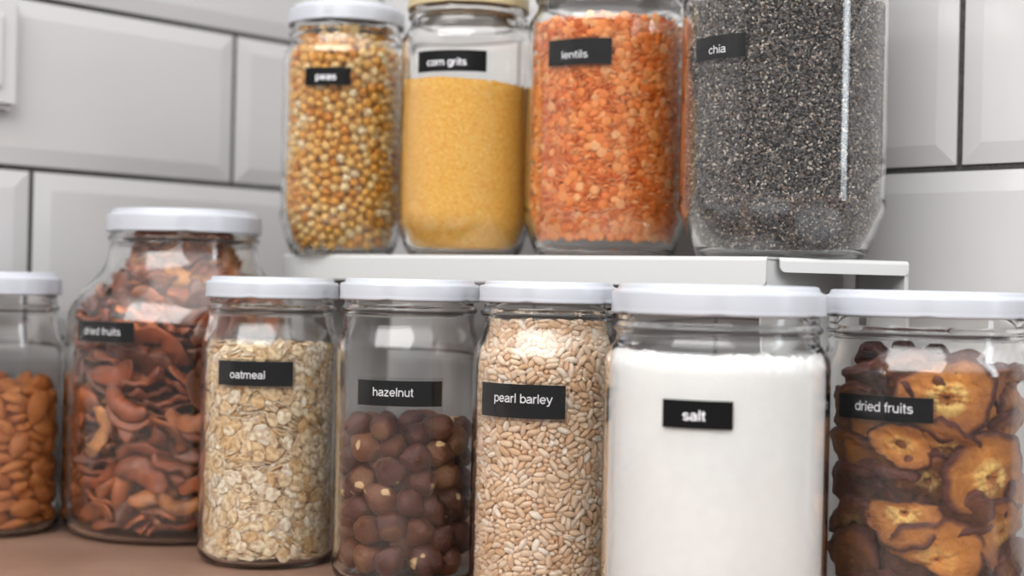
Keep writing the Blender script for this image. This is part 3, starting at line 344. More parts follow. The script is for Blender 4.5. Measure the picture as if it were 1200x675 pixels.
261,280,378,56,4,75,69,  482,237,142,46,83,9,11,  490,243,134,6,87,6,74,  219,340,413,24,86,25,69,  331,229,172,52,11,73,74,  327,237,306,53,83,56,49,  327,237,612,53,83,56,49,  307,246,461,86,4,39,72,
276,260,74,57,0,79,41,  334,238,459,46,7,61,78,  588,347,99,71,81,18,62,  339,233,362,53,0,3,26,  339,233,666,53,0,3,26,  531,264,450,36,77,46,12,  593,382,176,67,19,66,12,  595,395,51,63,69,71,39,
206,398,47,68,79,68,78,  346,225,42,49,89,36,41,  438,222,87,50,9,1,37,  298,243,184,26,89,35,39,  386,221,332,35,0,87,17,  386,221,637,35,0,87,17,  411,223,420,57,7,7,36,  296,249,360,80,4,38,14,
296,249,665,80,4,38,14,  593,362,330,70,79,19,62,  593,362,635,70,79,19,62,  590,362,79,22,86,22,45,  309,246,500,7,7,67,32,  437,226,93,35,86,58,37,  340,228,143,80,7,44,16,  464,237,440,49,3,3,78,
314,238,132,80,88,34,47,  594,392,134,23,84,67,58,  372,222,199,48,88,1,14,  377,225,209,52,2,69,57,  373,220,453,9,3,38,23,  294,256,315,48,3,27,48,  443,229,386,16,0,17,19,  243,298,476,76,4,73,26,
294,256,620,48,3,27,48,  374,220,212,86,5,44,11,  363,219,437,58,5,37,11,  300,252,461,48,0,68,76,  421,229,431,40,85,51,18,  271,258,206,20,72,82,76,  260,280,73,0,77,9,7,  240,304,205,60,82,33,28,
570,317,97,77,89,13,62,  533,286,42,40,2,8,69,  453,229,248,55,1,57,44,  453,229,553,55,1,57,44,  433,223,327,42,81,78,21,  433,223,632,42,81,78,21,  391,217,175,3,81,10,43,  237,300,295,72,12,36,42,
237,300,600,72,12,36,42,  389,216,98,13,3,39,66,  519,258,115,82,13,64,79,  421,223,197,89,84,40,76,  335,232,273,11,7,42,46,  321,236,296,87,12,18,43,  335,232,578,11,7,42,46,  321,236,601,87,12,18,43,
359,229,500,6,83,15,59,  503,256,231,51,82,53,19,  503,256,536,51,82,53,19,  278,265,134,82,1,32,14,  238,310,48,34,82,31,2,  515,257,58,14,87,17,12,  546,288,460,61,1,25,64,  340,229,140,7,11,69,21,
349,235,482,39,1,33,25,  539,277,440,75,84,56,45,  413,224,443,8,88,16,36,  428,221,448,52,3,2,48,  543,272,210,70,2,11,19,  470,238,427,87,0,59,17,  523,263,495,57,83,20,23,  414,220,205,1,8,89,52,
511,250,101,14,85,13,75,  444,232,330,80,86,80,7,  444,232,635,80,86,80,7,  262,268,103,67,8,35,55,  461,233,106,45,9,83,19,  487,238,334,35,2,13,33,  487,238,639,35,2,13,33,  388,223,38,41,1,16,67,
358,228,215,48,4,68,56,  235,310,439,26,80,73,68,  422,223,275,53,84,64,44,  422,223,580,53,84,64,44,  453,233,353,11,81,73,69,  453,233,658,11,81,73,69,  530,265,117,77,83,49,41,  308,243,38,43,88,84,15,
505,244,108,60,86,6,40,  207,404,337,22,16,66,66,  207,404,642,22,16,66,66,  594,387,217,67,77,67,33,  353,222,36,3,88,45,31,  364,229,227,48,85,84,78,  364,229,532,48,85,84,78,  202,408,111,66,19,65,15,
329,233,516,81,5,40,78,  551,291,426,78,88,59,72,  366,226,234,41,85,7,56,  366,226,539,41,85,7,56,  465,235,139,85,6,40,58,  267,278,371,7,10,66,37,  267,278,676,7,10,66,37,  296,241,394,23,0,37,38,
500,239,521,21,75,53,43,  493,248,88,4,9,88,26,  206,373,117,64,19,67,42,  569,330,31,47,88,18,11,  455,219,300,21,11,4,63,  333,236,319,48,7,19,22,  455,219,605,21,11,4,63,  333,236,624,48,7,19,22,
486,243,135,88,5,57,63,  584,341,278,70,79,16,19,  584,341,583,70,79,16,19,  571,348,447,8,81,41,67,  437,223,355,29,84,12,6,  310,246,494,55,89,78,56,  437,223,660,29,84,12,6,  429,231,245,1,83,72,4,
429,231,550,1,83,72,4,  596,410,428,69,80,23,19,  515,263,28,44,0,10,19,  555,301,235,37,3,19,1,  555,301,540,37,3,19,1,  299,254,66,84,3,45,29,  500,245,125,55,4,87,62,  320,247,322,43,83,77,4,
320,247,627,43,83,77,4,  476,241,154,39,1,15,38,  290,250,372,10,82,88,31,  290,250,677,10,82,88,31,  300,254,60,2,83,10,14,  484,241,86,9,85,21,12,  212,362,508,67,17,73,24,  226,329,380,78,1,31,5,
528,271,272,1,76,77,59,  446,224,388,33,77,52,5,  528,271,577,1,76,77,59,  223,340,229,57,88,29,8,  223,340,534,57,88,29,8,  469,237,147,89,5,37,35,  427,230,369,37,75,89,69,  427,230,674,37,75,89,69,
440,225,85,45,11,83,27,  293,260,464,89,0,23,23,  362,227,237,8,5,52,61,  362,227,542,8,5,52,61,  240,319,366,48,8,65,17,  240,319,671,48,8,65,17,  510,257,221,49,8,21,31,  308,251,81,49,88,85,67,
534,279,238,47,80,72,32,  560,315,461,52,85,25,56,  534,279,543,47,80,72,32,  468,234,117,13,81,24,20,  570,321,84,36,8,26,3,  222,334,475,19,5,68,55,  299,250,127,55,1,81,73,  482,242,465,49,11,4,74,
590,368,261,24,83,18,53,  590,368,566,24,83,18,53,  459,236,107,85,8,75,24,  302,245,116,36,4,39,46,  255,284,278,73,6,32,27,  255,284,582,73,6,32,27,  331,240,314,41,85,71,28,  331,240,619,41,85,71,28,
508,253,124,55,83,10,39,  421,224,278,7,4,44,19,  421,224,583,7,4,44,19,  234,316,86,80,10,43,1,  475,241,144,41,5,42,16,  529,271,168,81,87,13,2,  375,222,446,4,9,25,24,  556,296,91,32,86,15,51,
347,234,199,37,85,24,4,  345,225,150,84,11,49,31,  372,231,42,53,4,25,51,  315,250,487,0,7,48,2,  294,261,326,46,79,81,9,  294,261,631,46,79,81,9,  550,301,238,82,5,22,28,  267,269,380,80,81,26,40,
550,301,543,82,5,22,28,  204,409,176,24,85,22,31,  349,231,514,88,9,55,37,  466,232,92,81,6,66,54,  461,234,114,11,82,26,22,  424,224,177,85,81,29,23,  593,406,350,45,22,0,3,  593,406,655,45,22,0,3,
240,312,143,78,83,22,65,  580,383,401,76,11,38,39,  516,264,421,34,6,11,38,  281,271,41,41,85,18,46,  427,224,355,32,9,19,4,  427,224,660,32,9,19,4,  428,226,290,6,7,38,25,  334,235,509,4,83,11,76,
428,226,595,6,7,38,25,  550,296,423,4,76,31,9,  546,293,31,0,0,72,71,  414,212,142,26,86,41,56,  544,292,243,4,9,42,23,  430,222,252,87,86,1,24,  544,292,548,4,9,42,23,  430,222,557,87,86,1,24,
426,227,258,5,4,49,9,  426,227,564,5,4,49,9,  257,286,39,83,0,28,46,  488,240,139,44,6,54,2,  561,318,196,81,10,32,45,  461,224,503,21,78,49,0,  504,247,472,12,18,88,56,  481,247,113,51,77,31,79,
573,354,436,4,80,44,68,  441,223,105,43,9,72,62,  544,297,28,45,0,74,11,  285,261,357,1,78,8,54,  293,253,366,86,9,47,22,  285,261,662,1,78,8,54,  293,253,671,86,9,47,22,  503,257,36,45,89,40,22,
248,300,262,79,2,34,15,  248,300,568,79,2,34,15,  400,225,48,38,89,85,29,  552,298,347,17,13,48,3,  552,298,652,17,13,48,3,  341,229,32,45,1,83,37,  556,308,152,83,5,17,67,  509,251,120,55,82,11,15,
216,368,313,57,0,27,9,  216,368,618,57,0,27,9,  208,421,465,68,86,21,48,  588,355,208,25,89,65,25,  412,211,224,66,83,0,2,  510,258,436,15,86,58,49,  569,332,33,41,0,20,58,  502,245,275,27,8,50,29,
502,245,580,27,8,50,29,  311,246,39,48,0,44,28,  434,216,119,59,84,6,64,  595,416,80,69,72,68,59,  507,255,210,43,81,55,36,  456,234,448,43,4,77,33,  342,227,50,7,87,42,24,  594,420,228,24,83,70,39,
594,420,533,24,83,70,39,  590,382,233,66,78,68,17,  590,382,538,66,78,68,17,  235,330,341,42,1,59,74,  235,330,646,42,1,59,74,  454,235,452,8,2,14,26,  502,257,30,44,89,1,76,  531,274,157,7,4,57,18,
583,364,285,37,15,24,59,  583,364,590,37,15,24,59,  207,417,432,3,70,86,45,  225,346,304,20,6,35,78,  225,346,609,20,6,35,78,  558,296,337,28,5,14,70,  558,296,642,28,5,14,70,  466,239,465,82,86,52,48,
576,346,427,81,83,62,14,  307,249,91,89,3,47,9,  517,262,187,12,5,54,5,  306,254,58,86,85,24,15,  571,329,413,55,3,16,34,  478,248,417,87,6,78,64,  486,244,46,52,1,88,24,  396,222,91,54,5,36,37,
456,232,104,44,9,76,25,  278,255,265,21,2,36,52,  262,275,302,28,84,32,46,  278,255,570,21,2,36,52,  262,275,606,28,84,32,46,  352,221,409,10,18,75,68,  247,306,361,40,84,25,4,  247,306,666,40,84,25,4,
414,221,330,40,79,74,72,  556,320,455,52,83,26,6,  414,221,635,40,79,74,72,  462,235,90,81,5,65,12,  226,331,294,16,76,85,60,  226,331,599,16,76,85,60,  234,324,41,83,87,29,37,  339,236,493,44,5,64,13,
350,232,32,3,89,31,26,  223,348,221,53,89,25,73,  566,334,197,87,13,49,39,  531,284,284,79,0,4,49,  531,284,589,79,0,4,49,  448,230,97,38,6,68,49,  472,242,448,43,80,43,5,  583,352,331,29,1,21,55,
583,352,636,29,1,21,55,  482,246,320,88,81,82,29,  482,246,625,88,81,82,29,  224,383,220,39,84,49,59,  483,244,420,89,85,42,61,  488,240,532,64,18,48,65,  595,394,263,20,71,68,62,  595,394,568,20,71,68,62,
582,363,169,87,76,61,52,  534,289,42,88,83,81,68,  518,262,41,2,0,61,2,  506,252,92,60,88,11,2,  580,389,385,81,12,42,29,  499,252,44,42,88,44,48,  495,245,130,84,3,53,36,  556,307,160,38,5,19,7,
506,254,236,40,7,8,15,  506,254,542,40,7,8,15,  368,236,300,54,1,45,49,  368,236,605,54,1,45,49,  325,237,285,79,4,2,59,  325,237,590,79,4,2,59,  226,340,239,38,10,85,62,  226,340,544,38,10,85,62,
507,258,40,2,87,7,64,  399,221,44,4,1,42,52,  470,238,118,15,83,21,23,  582,373,350,88,17,38,4,  582,373,655,88,17,38,4,  589,394,334,55,69,83,15,  589,394,639,55,69,83,15,  564,332,202,33,84,22,25,
219,383,359,42,8,76,74,  219,383,664,42,8,76,74,  462,234,214,59,0,79,46,  456,233,408,80,85,59,21,  571,348,466,52,84,22,7,  297,256,155,11,87,0,76,  424,228,375,78,13,19,29,  424,228,680,78,13,19,29,
223,348,89,49,12,57,73,  282,250,181,40,70,17,26,  586,386,108,72,89,72,78,  250,302,480,75,2,72,9,  252,285,516,64,14,28,65,  231,353,185,48,4,81,67,  224,345,211,40,2,74,52,  456,233,218,18,1,80,45,
392,217,344,36,88,1,2,  392,217,649,36,88,1,2,  225,361,44,44,82,11,37,  304,255,67,42,7,53,68,  270,282,40,88,81,5,79,  593,429,115,3,68,1,48,  276,273,331,84,3,25,54,  304,259,475,44,1,33,21,
276,273,636,84,3,25,54,  586,367,474,71,75,21,1,  310,249,45,1,89,75,9,  340,237,278,56,86,51,28,  340,237,583,56,86,51,28,  222,347,78,85,81,14,1,  288,265,106,53,5,69,36,  313,249,334,40,7,18,64,
313,249,639,40,7,18,64,  483,243,50,53,4,84,13,  471,244,434,42,88,43,33,  575,372,436,4,79,48,68,  242,302,206,74,83,70,18,  231,350,329,5,83,24,68,  231,350,634,5,83,24,68,  575,372,28,45,1,33,66,
558,309,147,7,85,63,14,  383,225,373,87,3,6,56,  383,225,678,87,3,6,56,  278,278,30,43,1,29,39,  336,239,203,10,6,66,12,  446,229,360,17,2,61,10,  343,231,369,53,86,10,62,  446,229,665,17,2,61,10,
343,231,674,53,86,10,62,  339,237,58,45,82,52,37,  231,360,352,5,88,18,29,  231,360,657,5,88,18,29,  590,398,117,13,17,14,63,  596,413,152,20,77,70,16,  207,436,390,23,9,20,15,  232,339,64,43,8,57,76,
511,263,232,81,89,85,72,  242,320,328,86,89,44,77,  511,263,537,81,89,85,72,  242,320,633,86,89,44,77,  498,249,128,83,4,55,24,  574,349,364,53,3,57,8,  574,349,669,53,3,57,8,  225,363,48,50,84,86,24,
522,270,286,34,89,7,33,  522,270,591,34,89,7,33,  582,359,343,15,10,59,76,  582,359,648,15,10,59,76,  237,337,351,46,5,85,39,  237,337,656,46,5,85,39,  278,276,35,5,88,74,59,  562,309,388,25,7,63,6,
575,362,455,46,7,10,66,  476,240,33,41,89,35,55,  520,260,109,42,75,36,32,  452,234,406,58,2,16,73,  560,292,309,66,68,15,14,  230,355,341,48,5,85,48,  560,292,614,66,68,15,14,  230,355,646,48,5,85,48,
226,358,233,58,85,34,28,  226,358,538,58,85,34,28,  561,319,276,53,9,45,4,  309,247,439,18,8,77,12,  561,319,581,53,9,45,4,  336,237,104,88,3,2,69,  579,364,51,37,86,22,34,  581,364,176,54,12,22,44,
583,380,438,80,86,71,5,  207,426,278,22,89,22,68,  207,426,582,22,89,22,68,  287,267,330,43,10,35,63,  287,267,635,43,10,35,63,  239,326,46,8,0,82,27,  577,367,44,39,87,23,36,  502,254,357,5,72,38,79,
502,254,662,5,72,38,79,  305,253,84,2,86,7,12,  554,316,444,10,88,16,25,  301,260,481,2,82,4,65,  586,375,518,54,17,10,58,  561,441,534,30,76,65,27,  553,322,453,36,6,66,75,  225,340,92,33,0,28,4,
228,344,214,7,2,19,57,  473,240,159,38,86,5,66,  561,326,37,3,3,54,79,  424,225,160,35,7,47,69,  575,378,291,42,78,82,28,  518,268,522,44,13,87,28,  575,378,596,42,78,82,28,  225,357,174,50,6,70,25,
206,420,252,18,22,62,32,  206,420,557,18,22,62,32,  509,244,388,69,7,10,65,  224,353,39,52,6,66,22,  576,365,142,51,79,44,19,  554,317,375,3,81,23,25,  554,317,680,3,81,23,25,  564,330,41,7,86,76,49,
244,321,34,46,3,63,15,  490,249,333,9,81,67,36,  233,310,382,65,10,77,51,  390,225,472,5,81,52,6,  490,249,638,9,81,67,36,  223,340,101,79,4,30,6,  353,229,240,42,83,88,49,  353,229,545,42,83,88,49,
208,421,320,69,7,23,42,  208,421,625,69,7,23,42,  552,311,138,8,88,53,29,  583,359,518,75,9,72,74,  374,230,130,83,7,59,19,  504,255,219,45,9,8,48,  217,386,83,87,87,22,11,  374,227,204,43,0,35,22,
546,296,253,51,5,43,53,  530,262,338,23,5,11,49,  479,248,396,54,4,63,1,  308,256,492,49,83,0,26,  593,411,503,83,18,84,3,  579,351,517,30,7,71,23,  546,296,558,51,5,43,53,  530,262,643,23,5,11,49,
587,394,109,0,74,48,47,  208,431,70,20,21,62,26,  205,417,165,65,13,65,14,  209,405,150,72,15,25,63,  218,344,144,22,84,73,26,  261,296,178,49,84,49,43,  487,244,308,48,79,65,9,  463,236,357,76,85,16,67,
273,266,418,13,11,78,58,  487,244,613,48,79,65,9,  463,236,662,76,85,16,67,  340,231,68,38,3,84,15,  225,366,56,87,7,41,79,  387,218,104,34,84,81,62,  556,308,143,6,85,62,18,  571,354,380,48,86,68,59,
483,244,399,40,82,8,17,  573,356,389,2,86,69,8,  368,228,502,85,7,59,15,  218,378,163,43,10,52,71,  224,387,447,63,83,87,68,  347,230,242,12,3,49,61,  347,230,547,12,3,49,61,  237,330,54,46,83,13,59,
490,234,292,66,5,50,42,  490,234,597,66,5,50,42,  244,318,259,56,87,84,28,  238,324,338,0,88,22,75,  244,318,564,56,87,84,28,  238,324,643,0,88,22,75,  461,232,46,35,0,46,27,  343,234,69,50,7,22,14,
221,375,366,3,5,7,65,  218,377,414,81,7,38,0,  221,375,671,3,5,7,65,  286,263,221,34,82,72,39,  298,250,68,82,1,37,35,  298,255,99,8,88,76,38,  228,354,174,87,86,31,62,  220,385,348,82,1,61,38,
382,229,476,81,0,84,72,  220,385,653,82,1,61,38,  574,370,35,48,84,0,49,  268,286,39,2,81,3,18,  574,369,40,3,85,89,59,  298,252,110,84,7,50,65,  278,278,466,44,2,40,76,  230,358,330,40,7,68,66,
230,358,635,40,7,68,66,  543,280,220,20,88,56,79,  594,428,262,65,69,71,50,  594,428,567,65,69,71,50,  301,253,95,49,84,86,55,  477,245,80,12,88,18,75,  228,346,200,7,87,31,67,  557,329,241,84,5,30,68,
572,344,360,53,4,53,72,  557,329,546,84,5,30,68,  572,344,665,53,4,53,72,  392,223,173,45,79,20,36,  491,244,203,35,83,46,17,  551,307,226,6,83,72,45,  346,230,325,38,5,7,54,  551,307,531,6,83,72,45,
346,230,630,38,5,7,54,  557,308,99,79,11,30,14,  590,418,469,70,79,68,39,  534,264,73,24,5,53,14,  572,338,102,31,2,20,28,  477,237,169,10,3,46,63,  268,286,182,5,5,16,32,  435,231,265,50,2,42,36,
527,275,516,0,79,44,62,  435,231,570,50,2,42,36,  367,232,126,35,6,57,79,  550,298,259,55,1,52,71,  570,363,412,42,4,59,39,  550,298,564,55,1,52,71,  583,380,364,9,0,67,45,  583,380,669,9,0,67,45,
248,319,31,44,87,24,28,  229,356,179,48,5,77,7,  397,219,102,16,87,43,64,  459,234,70,43,8,72,66,  250,299,139,54,79,88,26,  338,238,260,56,87,52,66,  225,392,329,83,87,61,8,  338,238,565,56,87,52,66,
225,392,634,83,87,61,8,  579,367,146,51,11,19,17,  555,311,264,8,2,58,69,  555,311,569,8,2,58,69,  214,450,536,73,78,16,76,  565,338,241,86,8,35,37,  565,338,546,86,8,35,37,  365,231,367,19,7,10,79,
365,231,672,19,7,10,79,  210,386,188,23,80,69,46,  570,353,132,44,9,9,69,  359,234,331,55,0,38,9,  330,239,369,8,2,0,39,  578,380,368,39,7,29,24,  532,284,520,35,89,67,28,  359,234,636,55,0,38,9,
330,239,674,8,2,0,39,  578,380,673,39,7,29,24,  543,295,72,6,8,52,36,  342,236,95,51,81,60,18,  479,242,383,55,89,63,34,  331,246,322,49,7,33,38,  331,246,626,49,7,33,38,  220,361,110,53,7,62,66,
220,400,486,13,84,59,21,  591,439,471,24,84,71,36,  441,228,273,41,87,7,48,  441,228,578,41,87,7,48,  230,357,348,84,87,50,32,  304,255,334,39,9,27,34,  230,357,653,84,87,50,32,  304,255,639,39,9,27,34,
578,372,49,44,81,8,45,  331,241,391,86,89,40,9,  570,351,394,88,2,23,78,  574,372,32,44,3,46,22,  361,234,116,35,89,51,8,  411,226,257,44,5,35,45,  411,226,562,44,5,35,45,  242,331,29,1,1,78,8,
221,365,292,10,1,33,42,  221,365,597,10,1,33,42,  223,340,298,72,75,78,11,  223,340,603,72,75,78,11,  490,248,316,85,80,78,58,  520,273,420,56,8,44,30,  538,295,475,58,3,23,78,  490,248,621,85,80,78,58,
581,344,101,31,0,19,2,  268,287,173,5,3,28,27,  571,334,477,56,78,30,74,  419,230,211,7,84,42,8,  580,411,374,39,4,30,78,  580,411,679,39,4,30,78,  220,391,343,54,2,13,58,  220,391,648,54,2,13,58,
591,417,323,71,82,21,49,  580,416,381,7,2,63,59,  591,417,628,71,82,21,49,  268,285,172,51,89,41,28,  569,347,121,46,84,64,67,  431,229,220,79,83,71,56,  263,279,286,55,73,87,19,  263,279,591,55,73,87,19,
416,225,383,81,15,20,39,  401,225,340,40,7,18,66,  401,225,645,40,7,18,66,  568,364,420,42,7,64,16,  529,284,529,11,84,28,76,  226,362,59,0,7,45,56,  222,387,90,0,88,20,35,  583,391,399,36,14,43,6,
565,345,173,52,80,0,17,  238,322,77,88,80,8,32,  238,337,468,87,83,20,13,  272,281,36,50,3,63,12,  390,222,86,35,87,83,79,  511,255,104,83,13,69,79,  254,295,482,11,79,33,55,  341,234,52,88,8,8,39,
224,371,372,48,84,38,13,  224,371,677,48,84,38,13,  226,370,67,89,84,10,25,  220,357,39,54,2,72,13,  576,370,151,36,83,73,27,  446,243,368,17,88,57,41,  446,243,673,17,88,57,41,  574,375,158,57,2,32,79,
224,376,471,50,88,80,36,  207,423,202,27,12,68,70,  212,428,354,69,2,69,57,  224,430,478,4,81,50,18,  212,428,659,69,2,69,57,  562,302,62,68,7,60,59,  509,249,168,73,84,8,62,  294,258,151,9,85,2,73,
218,385,79,86,87,22,11,  350,231,298,10,86,48,74,  385,230,288,41,13,23,66,  350,231,603,10,86,48,74,  385,230,593,41,13,23,66,  483,245,116,78,10,66,34,  222,404,393,81,4,2,41,  566,329,503,38,5,64,22,
579,363,143,51,10,17,39,  564,335,423,8,87,26,19,  591,426,46,66,88,23,76,  222,394,358,51,83,23,48,  222,394,663,51,83,23,48,  231,337,464,53,5,71,14,  235,329,490,34,0,74,45,  304,247,29,45,1,12,60,
341,233,84,83,8,12,13,  289,253,285,80,82,77,13,  289,253,590,80,82,77,13,  232,342,87,9,83,81,29,  569,349,375,88,5,25,22,  575,333,305,26,4,15,59,  580,405,367,39,86,11,76,  575,333,610,26,4,15,59,
580,405,672,39,86,11,76,  218,400,494,41,14,27,24,  211,416,347,57,19,14,12,  586,411,391,55,88,69,72,  224,370,449,52,88,77,4,  576,384,498,62,12,8,72,  586,396,534,18,2,22,54,  553,444,533,64,3,26,58,
211,416,652,57,19,14,12,  486,250,338,14,89,59,75],
    'pea': [
406,212,242,66,73,7,19,  420,216,544,47,8,33,29,  424,216,331,0,75,44,29,  424,216,761,0,75,44,29,  372,214,192,83,82,36,29,  460,221,719,24,10,52,9,  433,212,380,21,84,3,59,  433,212,810,21,84,3,59,
425,236,83,79,15,7,59,  470,224,635,41,19,66,39,  443,216,686,13,13,35,48,  526,277,125,32,75,1,19,  344,219,488,30,18,45,18,  494,238,405,29,85,45,28,  492,234,451,27,85,8,9,  406,209,410,71,89,47,48,
385,212,531,24,5,86,17,  439,216,610,48,15,70,59,  286,250,703,10,70,6,29,  455,250,67,76,84,3,19,  521,257,191,63,89,12,28,  286,251,383,65,7,83,29,  483,231,194,74,5,0,49,  312,231,366,39,72,24,38,
479,229,511,57,6,47,27,  312,231,796,39,72,24,38,  498,238,658,25,79,10,8,  313,232,503,12,68,10,17,  389,213,344,87,9,1,8,  474,228,546,31,78,35,18,  402,211,600,70,87,5,26,  389,213,774,87,9,1,8,
419,211,507,69,1,85,48,  504,244,693,13,85,51,28,  372,215,302,5,0,47,9,  372,215,732,5,0,47,9,  520,299,63,20,16,38,39,  374,228,120,74,13,63,27,  490,231,600,24,16,6,47,  331,224,729,12,76,48,17,
339,222,387,54,80,45,59,  350,220,428,28,87,55,59,  449,215,525,72,80,48,36,  367,215,559,89,4,28,18,  500,242,567,71,80,18,19,  474,228,681,81,72,11,27,  432,218,152,67,10,3,25,  377,214,269,53,3,13,18,
288,246,420,26,0,36,59,  399,216,140,31,85,87,47,  353,219,520,52,4,20,8,  424,214,715,29,77,14,26,  305,239,314,3,86,85,9,  305,239,744,3,86,85,9,  460,221,444,72,84,81,25,  479,269,44,64,19,31,58,
522,257,247,20,84,11,19,  504,240,316,20,17,7,58,  396,210,377,56,11,41,46,  545,277,471,70,5,10,48,  331,224,658,16,85,48,25,  345,221,698,4,3,84,59,  504,240,746,20,17,7,58,  396,210,807,56,11,41,46,
501,244,485,81,8,81,19,  487,264,78,49,84,16,39,  374,212,462,10,73,60,15,  318,231,600,4,80,5,39,  364,217,670,49,86,78,8,  458,233,134,56,89,71,9,  287,246,547,20,11,79,48,  460,219,582,60,20,39,24,
358,217,638,89,1,10,26,  403,212,477,42,74,54,7,  274,264,295,70,84,6,29,  538,274,219,25,80,45,27,  339,221,314,12,2,42,56,  303,241,673,6,2,73,9,  339,221,744,12,2,42,56,  345,222,255,41,2,16,49,
357,218,606,45,83,51,48,  312,235,168,62,3,7,58,  475,228,228,36,12,44,16,  503,243,351,5,79,60,49,  400,208,443,34,76,76,44,  269,264,668,73,85,29,39,  503,243,781,5,79,60,49,  371,218,157,76,5,32,38,
509,246,525,76,80,13,26,  313,233,566,67,76,57,16,  439,218,291,50,2,17,49,  377,214,496,62,82,73,16,  393,211,725,81,85,5,56,  437,216,261,36,87,36,6,  429,214,453,39,77,61,6,  342,222,579,86,5,30,16,
416,213,636,36,0,77,24,  455,240,101,11,86,79,25,  524,265,158,11,1,68,59,  366,247,41,30,4,88,45,  468,224,268,25,79,15,37,  363,217,363,44,78,2,38,  259,276,701,58,78,44,19,  363,217,793,44,78,2,38,
506,248,282,6,79,50,58,  450,220,349,86,11,83,48,  450,220,779,86,11,83,48,  274,262,259,50,7,38,18,  371,212,396,57,85,56,35,  503,244,219,79,1,22,27,  494,236,254,30,9,62,6,  489,241,724,9,88,68,17,
335,251,72,19,73,81,36,  301,242,734,51,0,18,26,  437,215,416,62,19,17,57,  526,263,498,54,84,38,9,  288,249,643,37,22,24,16,  415,210,668,65,1,44,22,  429,245,45,24,84,3,54,  260,276,428,1,10,86,28,
401,242,59,21,80,75,15,  466,223,387,56,88,8,5,  427,212,577,57,7,88,35,  270,264,170,53,87,20,16,  344,227,137,29,86,40,14,  371,212,238,52,79,56,34,  266,265,331,20,84,81,7,  271,261,456,16,5,27,57,
550,282,563,71,8,57,58,  266,265,761,20,84,81,7,  517,283,91,45,11,65,48,  483,245,119,4,11,31,23,  311,232,214,54,18,18,23,  276,268,137,17,70,44,6,  342,222,168,5,2,63,6,  288,249,188,62,88,14,6,
385,210,696,47,78,19,34,  467,222,166,68,1,88,13,  236,311,514,18,14,53,9,  314,233,703,60,16,6,46,  262,271,227,88,17,44,7,  290,242,341,26,81,82,54,  289,245,586,8,75,15,4,  290,242,771,26,81,82,54,
416,211,195,42,76,19,54,  337,222,196,48,85,24,36,  456,220,317,35,8,83,14,  335,223,344,14,88,64,23,  366,231,332,18,86,17,39,  317,227,430,22,14,80,33,  291,247,480,2,84,67,46,  456,220,747,35,8,83,14,
335,223,774,14,88,64,23,  366,231,762,18,86,17,39,  314,232,264,58,73,32,5,  299,261,113,41,2,50,38,  249,287,283,37,10,86,49,  230,322,720,0,8,25,59,  474,226,478,4,76,78,54,  296,243,241,48,5,79,5,
293,244,282,76,9,13,33,  343,220,225,42,6,78,4,  262,272,560,84,7,29,7,  386,228,623,84,4,39,49,  493,237,149,43,18,23,32,  525,259,670,78,13,41,24,  343,218,285,11,89,44,2,  407,211,304,42,0,49,22,
534,265,419,38,77,40,22,  263,270,525,74,78,67,38,  388,212,650,88,82,6,13,  407,211,734,42,0,49,22,  434,214,223,80,1,30,13,  530,261,335,54,12,6,46,  530,261,765,54,12,6,46,  261,303,104,45,86,89,25,
363,214,736,5,3,0,21,  386,234,88,59,4,10,54,  258,276,394,64,2,24,16,  480,229,335,4,81,75,3,  540,273,623,34,89,5,56,  252,285,735,88,70,75,8,  480,229,765,4,81,75,3,  247,290,164,70,9,81,26,
245,292,249,17,86,74,59,  410,210,276,34,88,35,43,  254,279,195,54,87,40,14,  456,217,203,73,86,39,52,  398,207,568,28,13,53,41,  317,230,535,85,84,55,54,  430,229,117,15,89,24,4,  398,207,170,25,89,47,40,
298,241,451,79,81,57,22,  520,253,605,54,9,67,21,  442,213,652,51,76,20,31,  320,227,465,70,82,74,33,  526,259,552,53,7,47,55,  538,274,736,65,9,81,19,  404,227,110,0,17,5,2,  307,262,84,15,80,83,34,
525,263,302,56,88,81,58,  448,217,475,74,75,69,53,  525,263,732,56,88,81,58,  366,242,71,42,85,24,22,  551,285,303,33,84,52,36,  267,269,596,59,9,7,49,  551,285,733,33,84,52,36,  268,309,72,45,1,26,28,
326,243,101,38,18,5,10,  562,303,278,33,2,58,6,  310,233,399,79,70,10,12,  549,289,505,53,83,76,29,  354,237,95,49,81,5,53,  239,295,313,33,78,72,32,  246,286,465,26,6,77,6,  263,268,487,58,4,81,56,
232,315,573,32,4,75,28,  540,271,592,28,85,49,21,  306,235,626,84,79,3,52,  262,266,633,25,89,78,33,  533,266,702,19,81,81,34,  239,295,743,33,78,72,32,  551,290,338,89,3,43,27,  480,227,298,50,81,23,43,
549,284,683,72,79,10,24,  551,290,768,89,3,43,27,  522,255,640,8,2,81,33,  241,302,375,40,9,29,28,  262,267,363,74,17,80,12,  537,267,527,87,77,80,43,  338,221,549,81,4,76,43,  241,302,805,40,9,29,28,
262,267,793,74,17,80,12,  219,345,266,64,1,69,8,  275,263,731,7,81,68,47,  549,319,114,43,85,55,18,  548,289,159,4,84,37,25,  290,283,63,14,76,79,12,  377,211,427,17,14,14,51,  248,291,616,74,78,2,18,
519,252,721,33,9,45,1,  440,215,180,44,3,79,52,  549,278,188,71,0,10,42,  547,283,439,53,0,38,55,  348,274,42,34,82,37,39,  284,282,92,54,88,70,38,  392,210,215,0,6,80,52,  546,285,253,51,5,73,18,
245,288,344,74,72,73,55,  537,269,391,2,84,57,42,  466,222,415,52,89,59,41,  245,288,774,74,72,73,55,  315,269,40,18,8,28,51,  245,298,647,50,85,73,39,  568,314,317,23,74,19,28,  282,251,506,42,12,37,11,
568,314,747,23,74,19,28,  297,247,147,54,2,86,52,  565,306,478,0,19,34,38,  274,306,41,68,3,76,42,  285,250,217,47,2,16,44,  574,327,249,11,78,29,9,  515,262,372,33,4,28,24,  555,292,380,31,14,41,25,
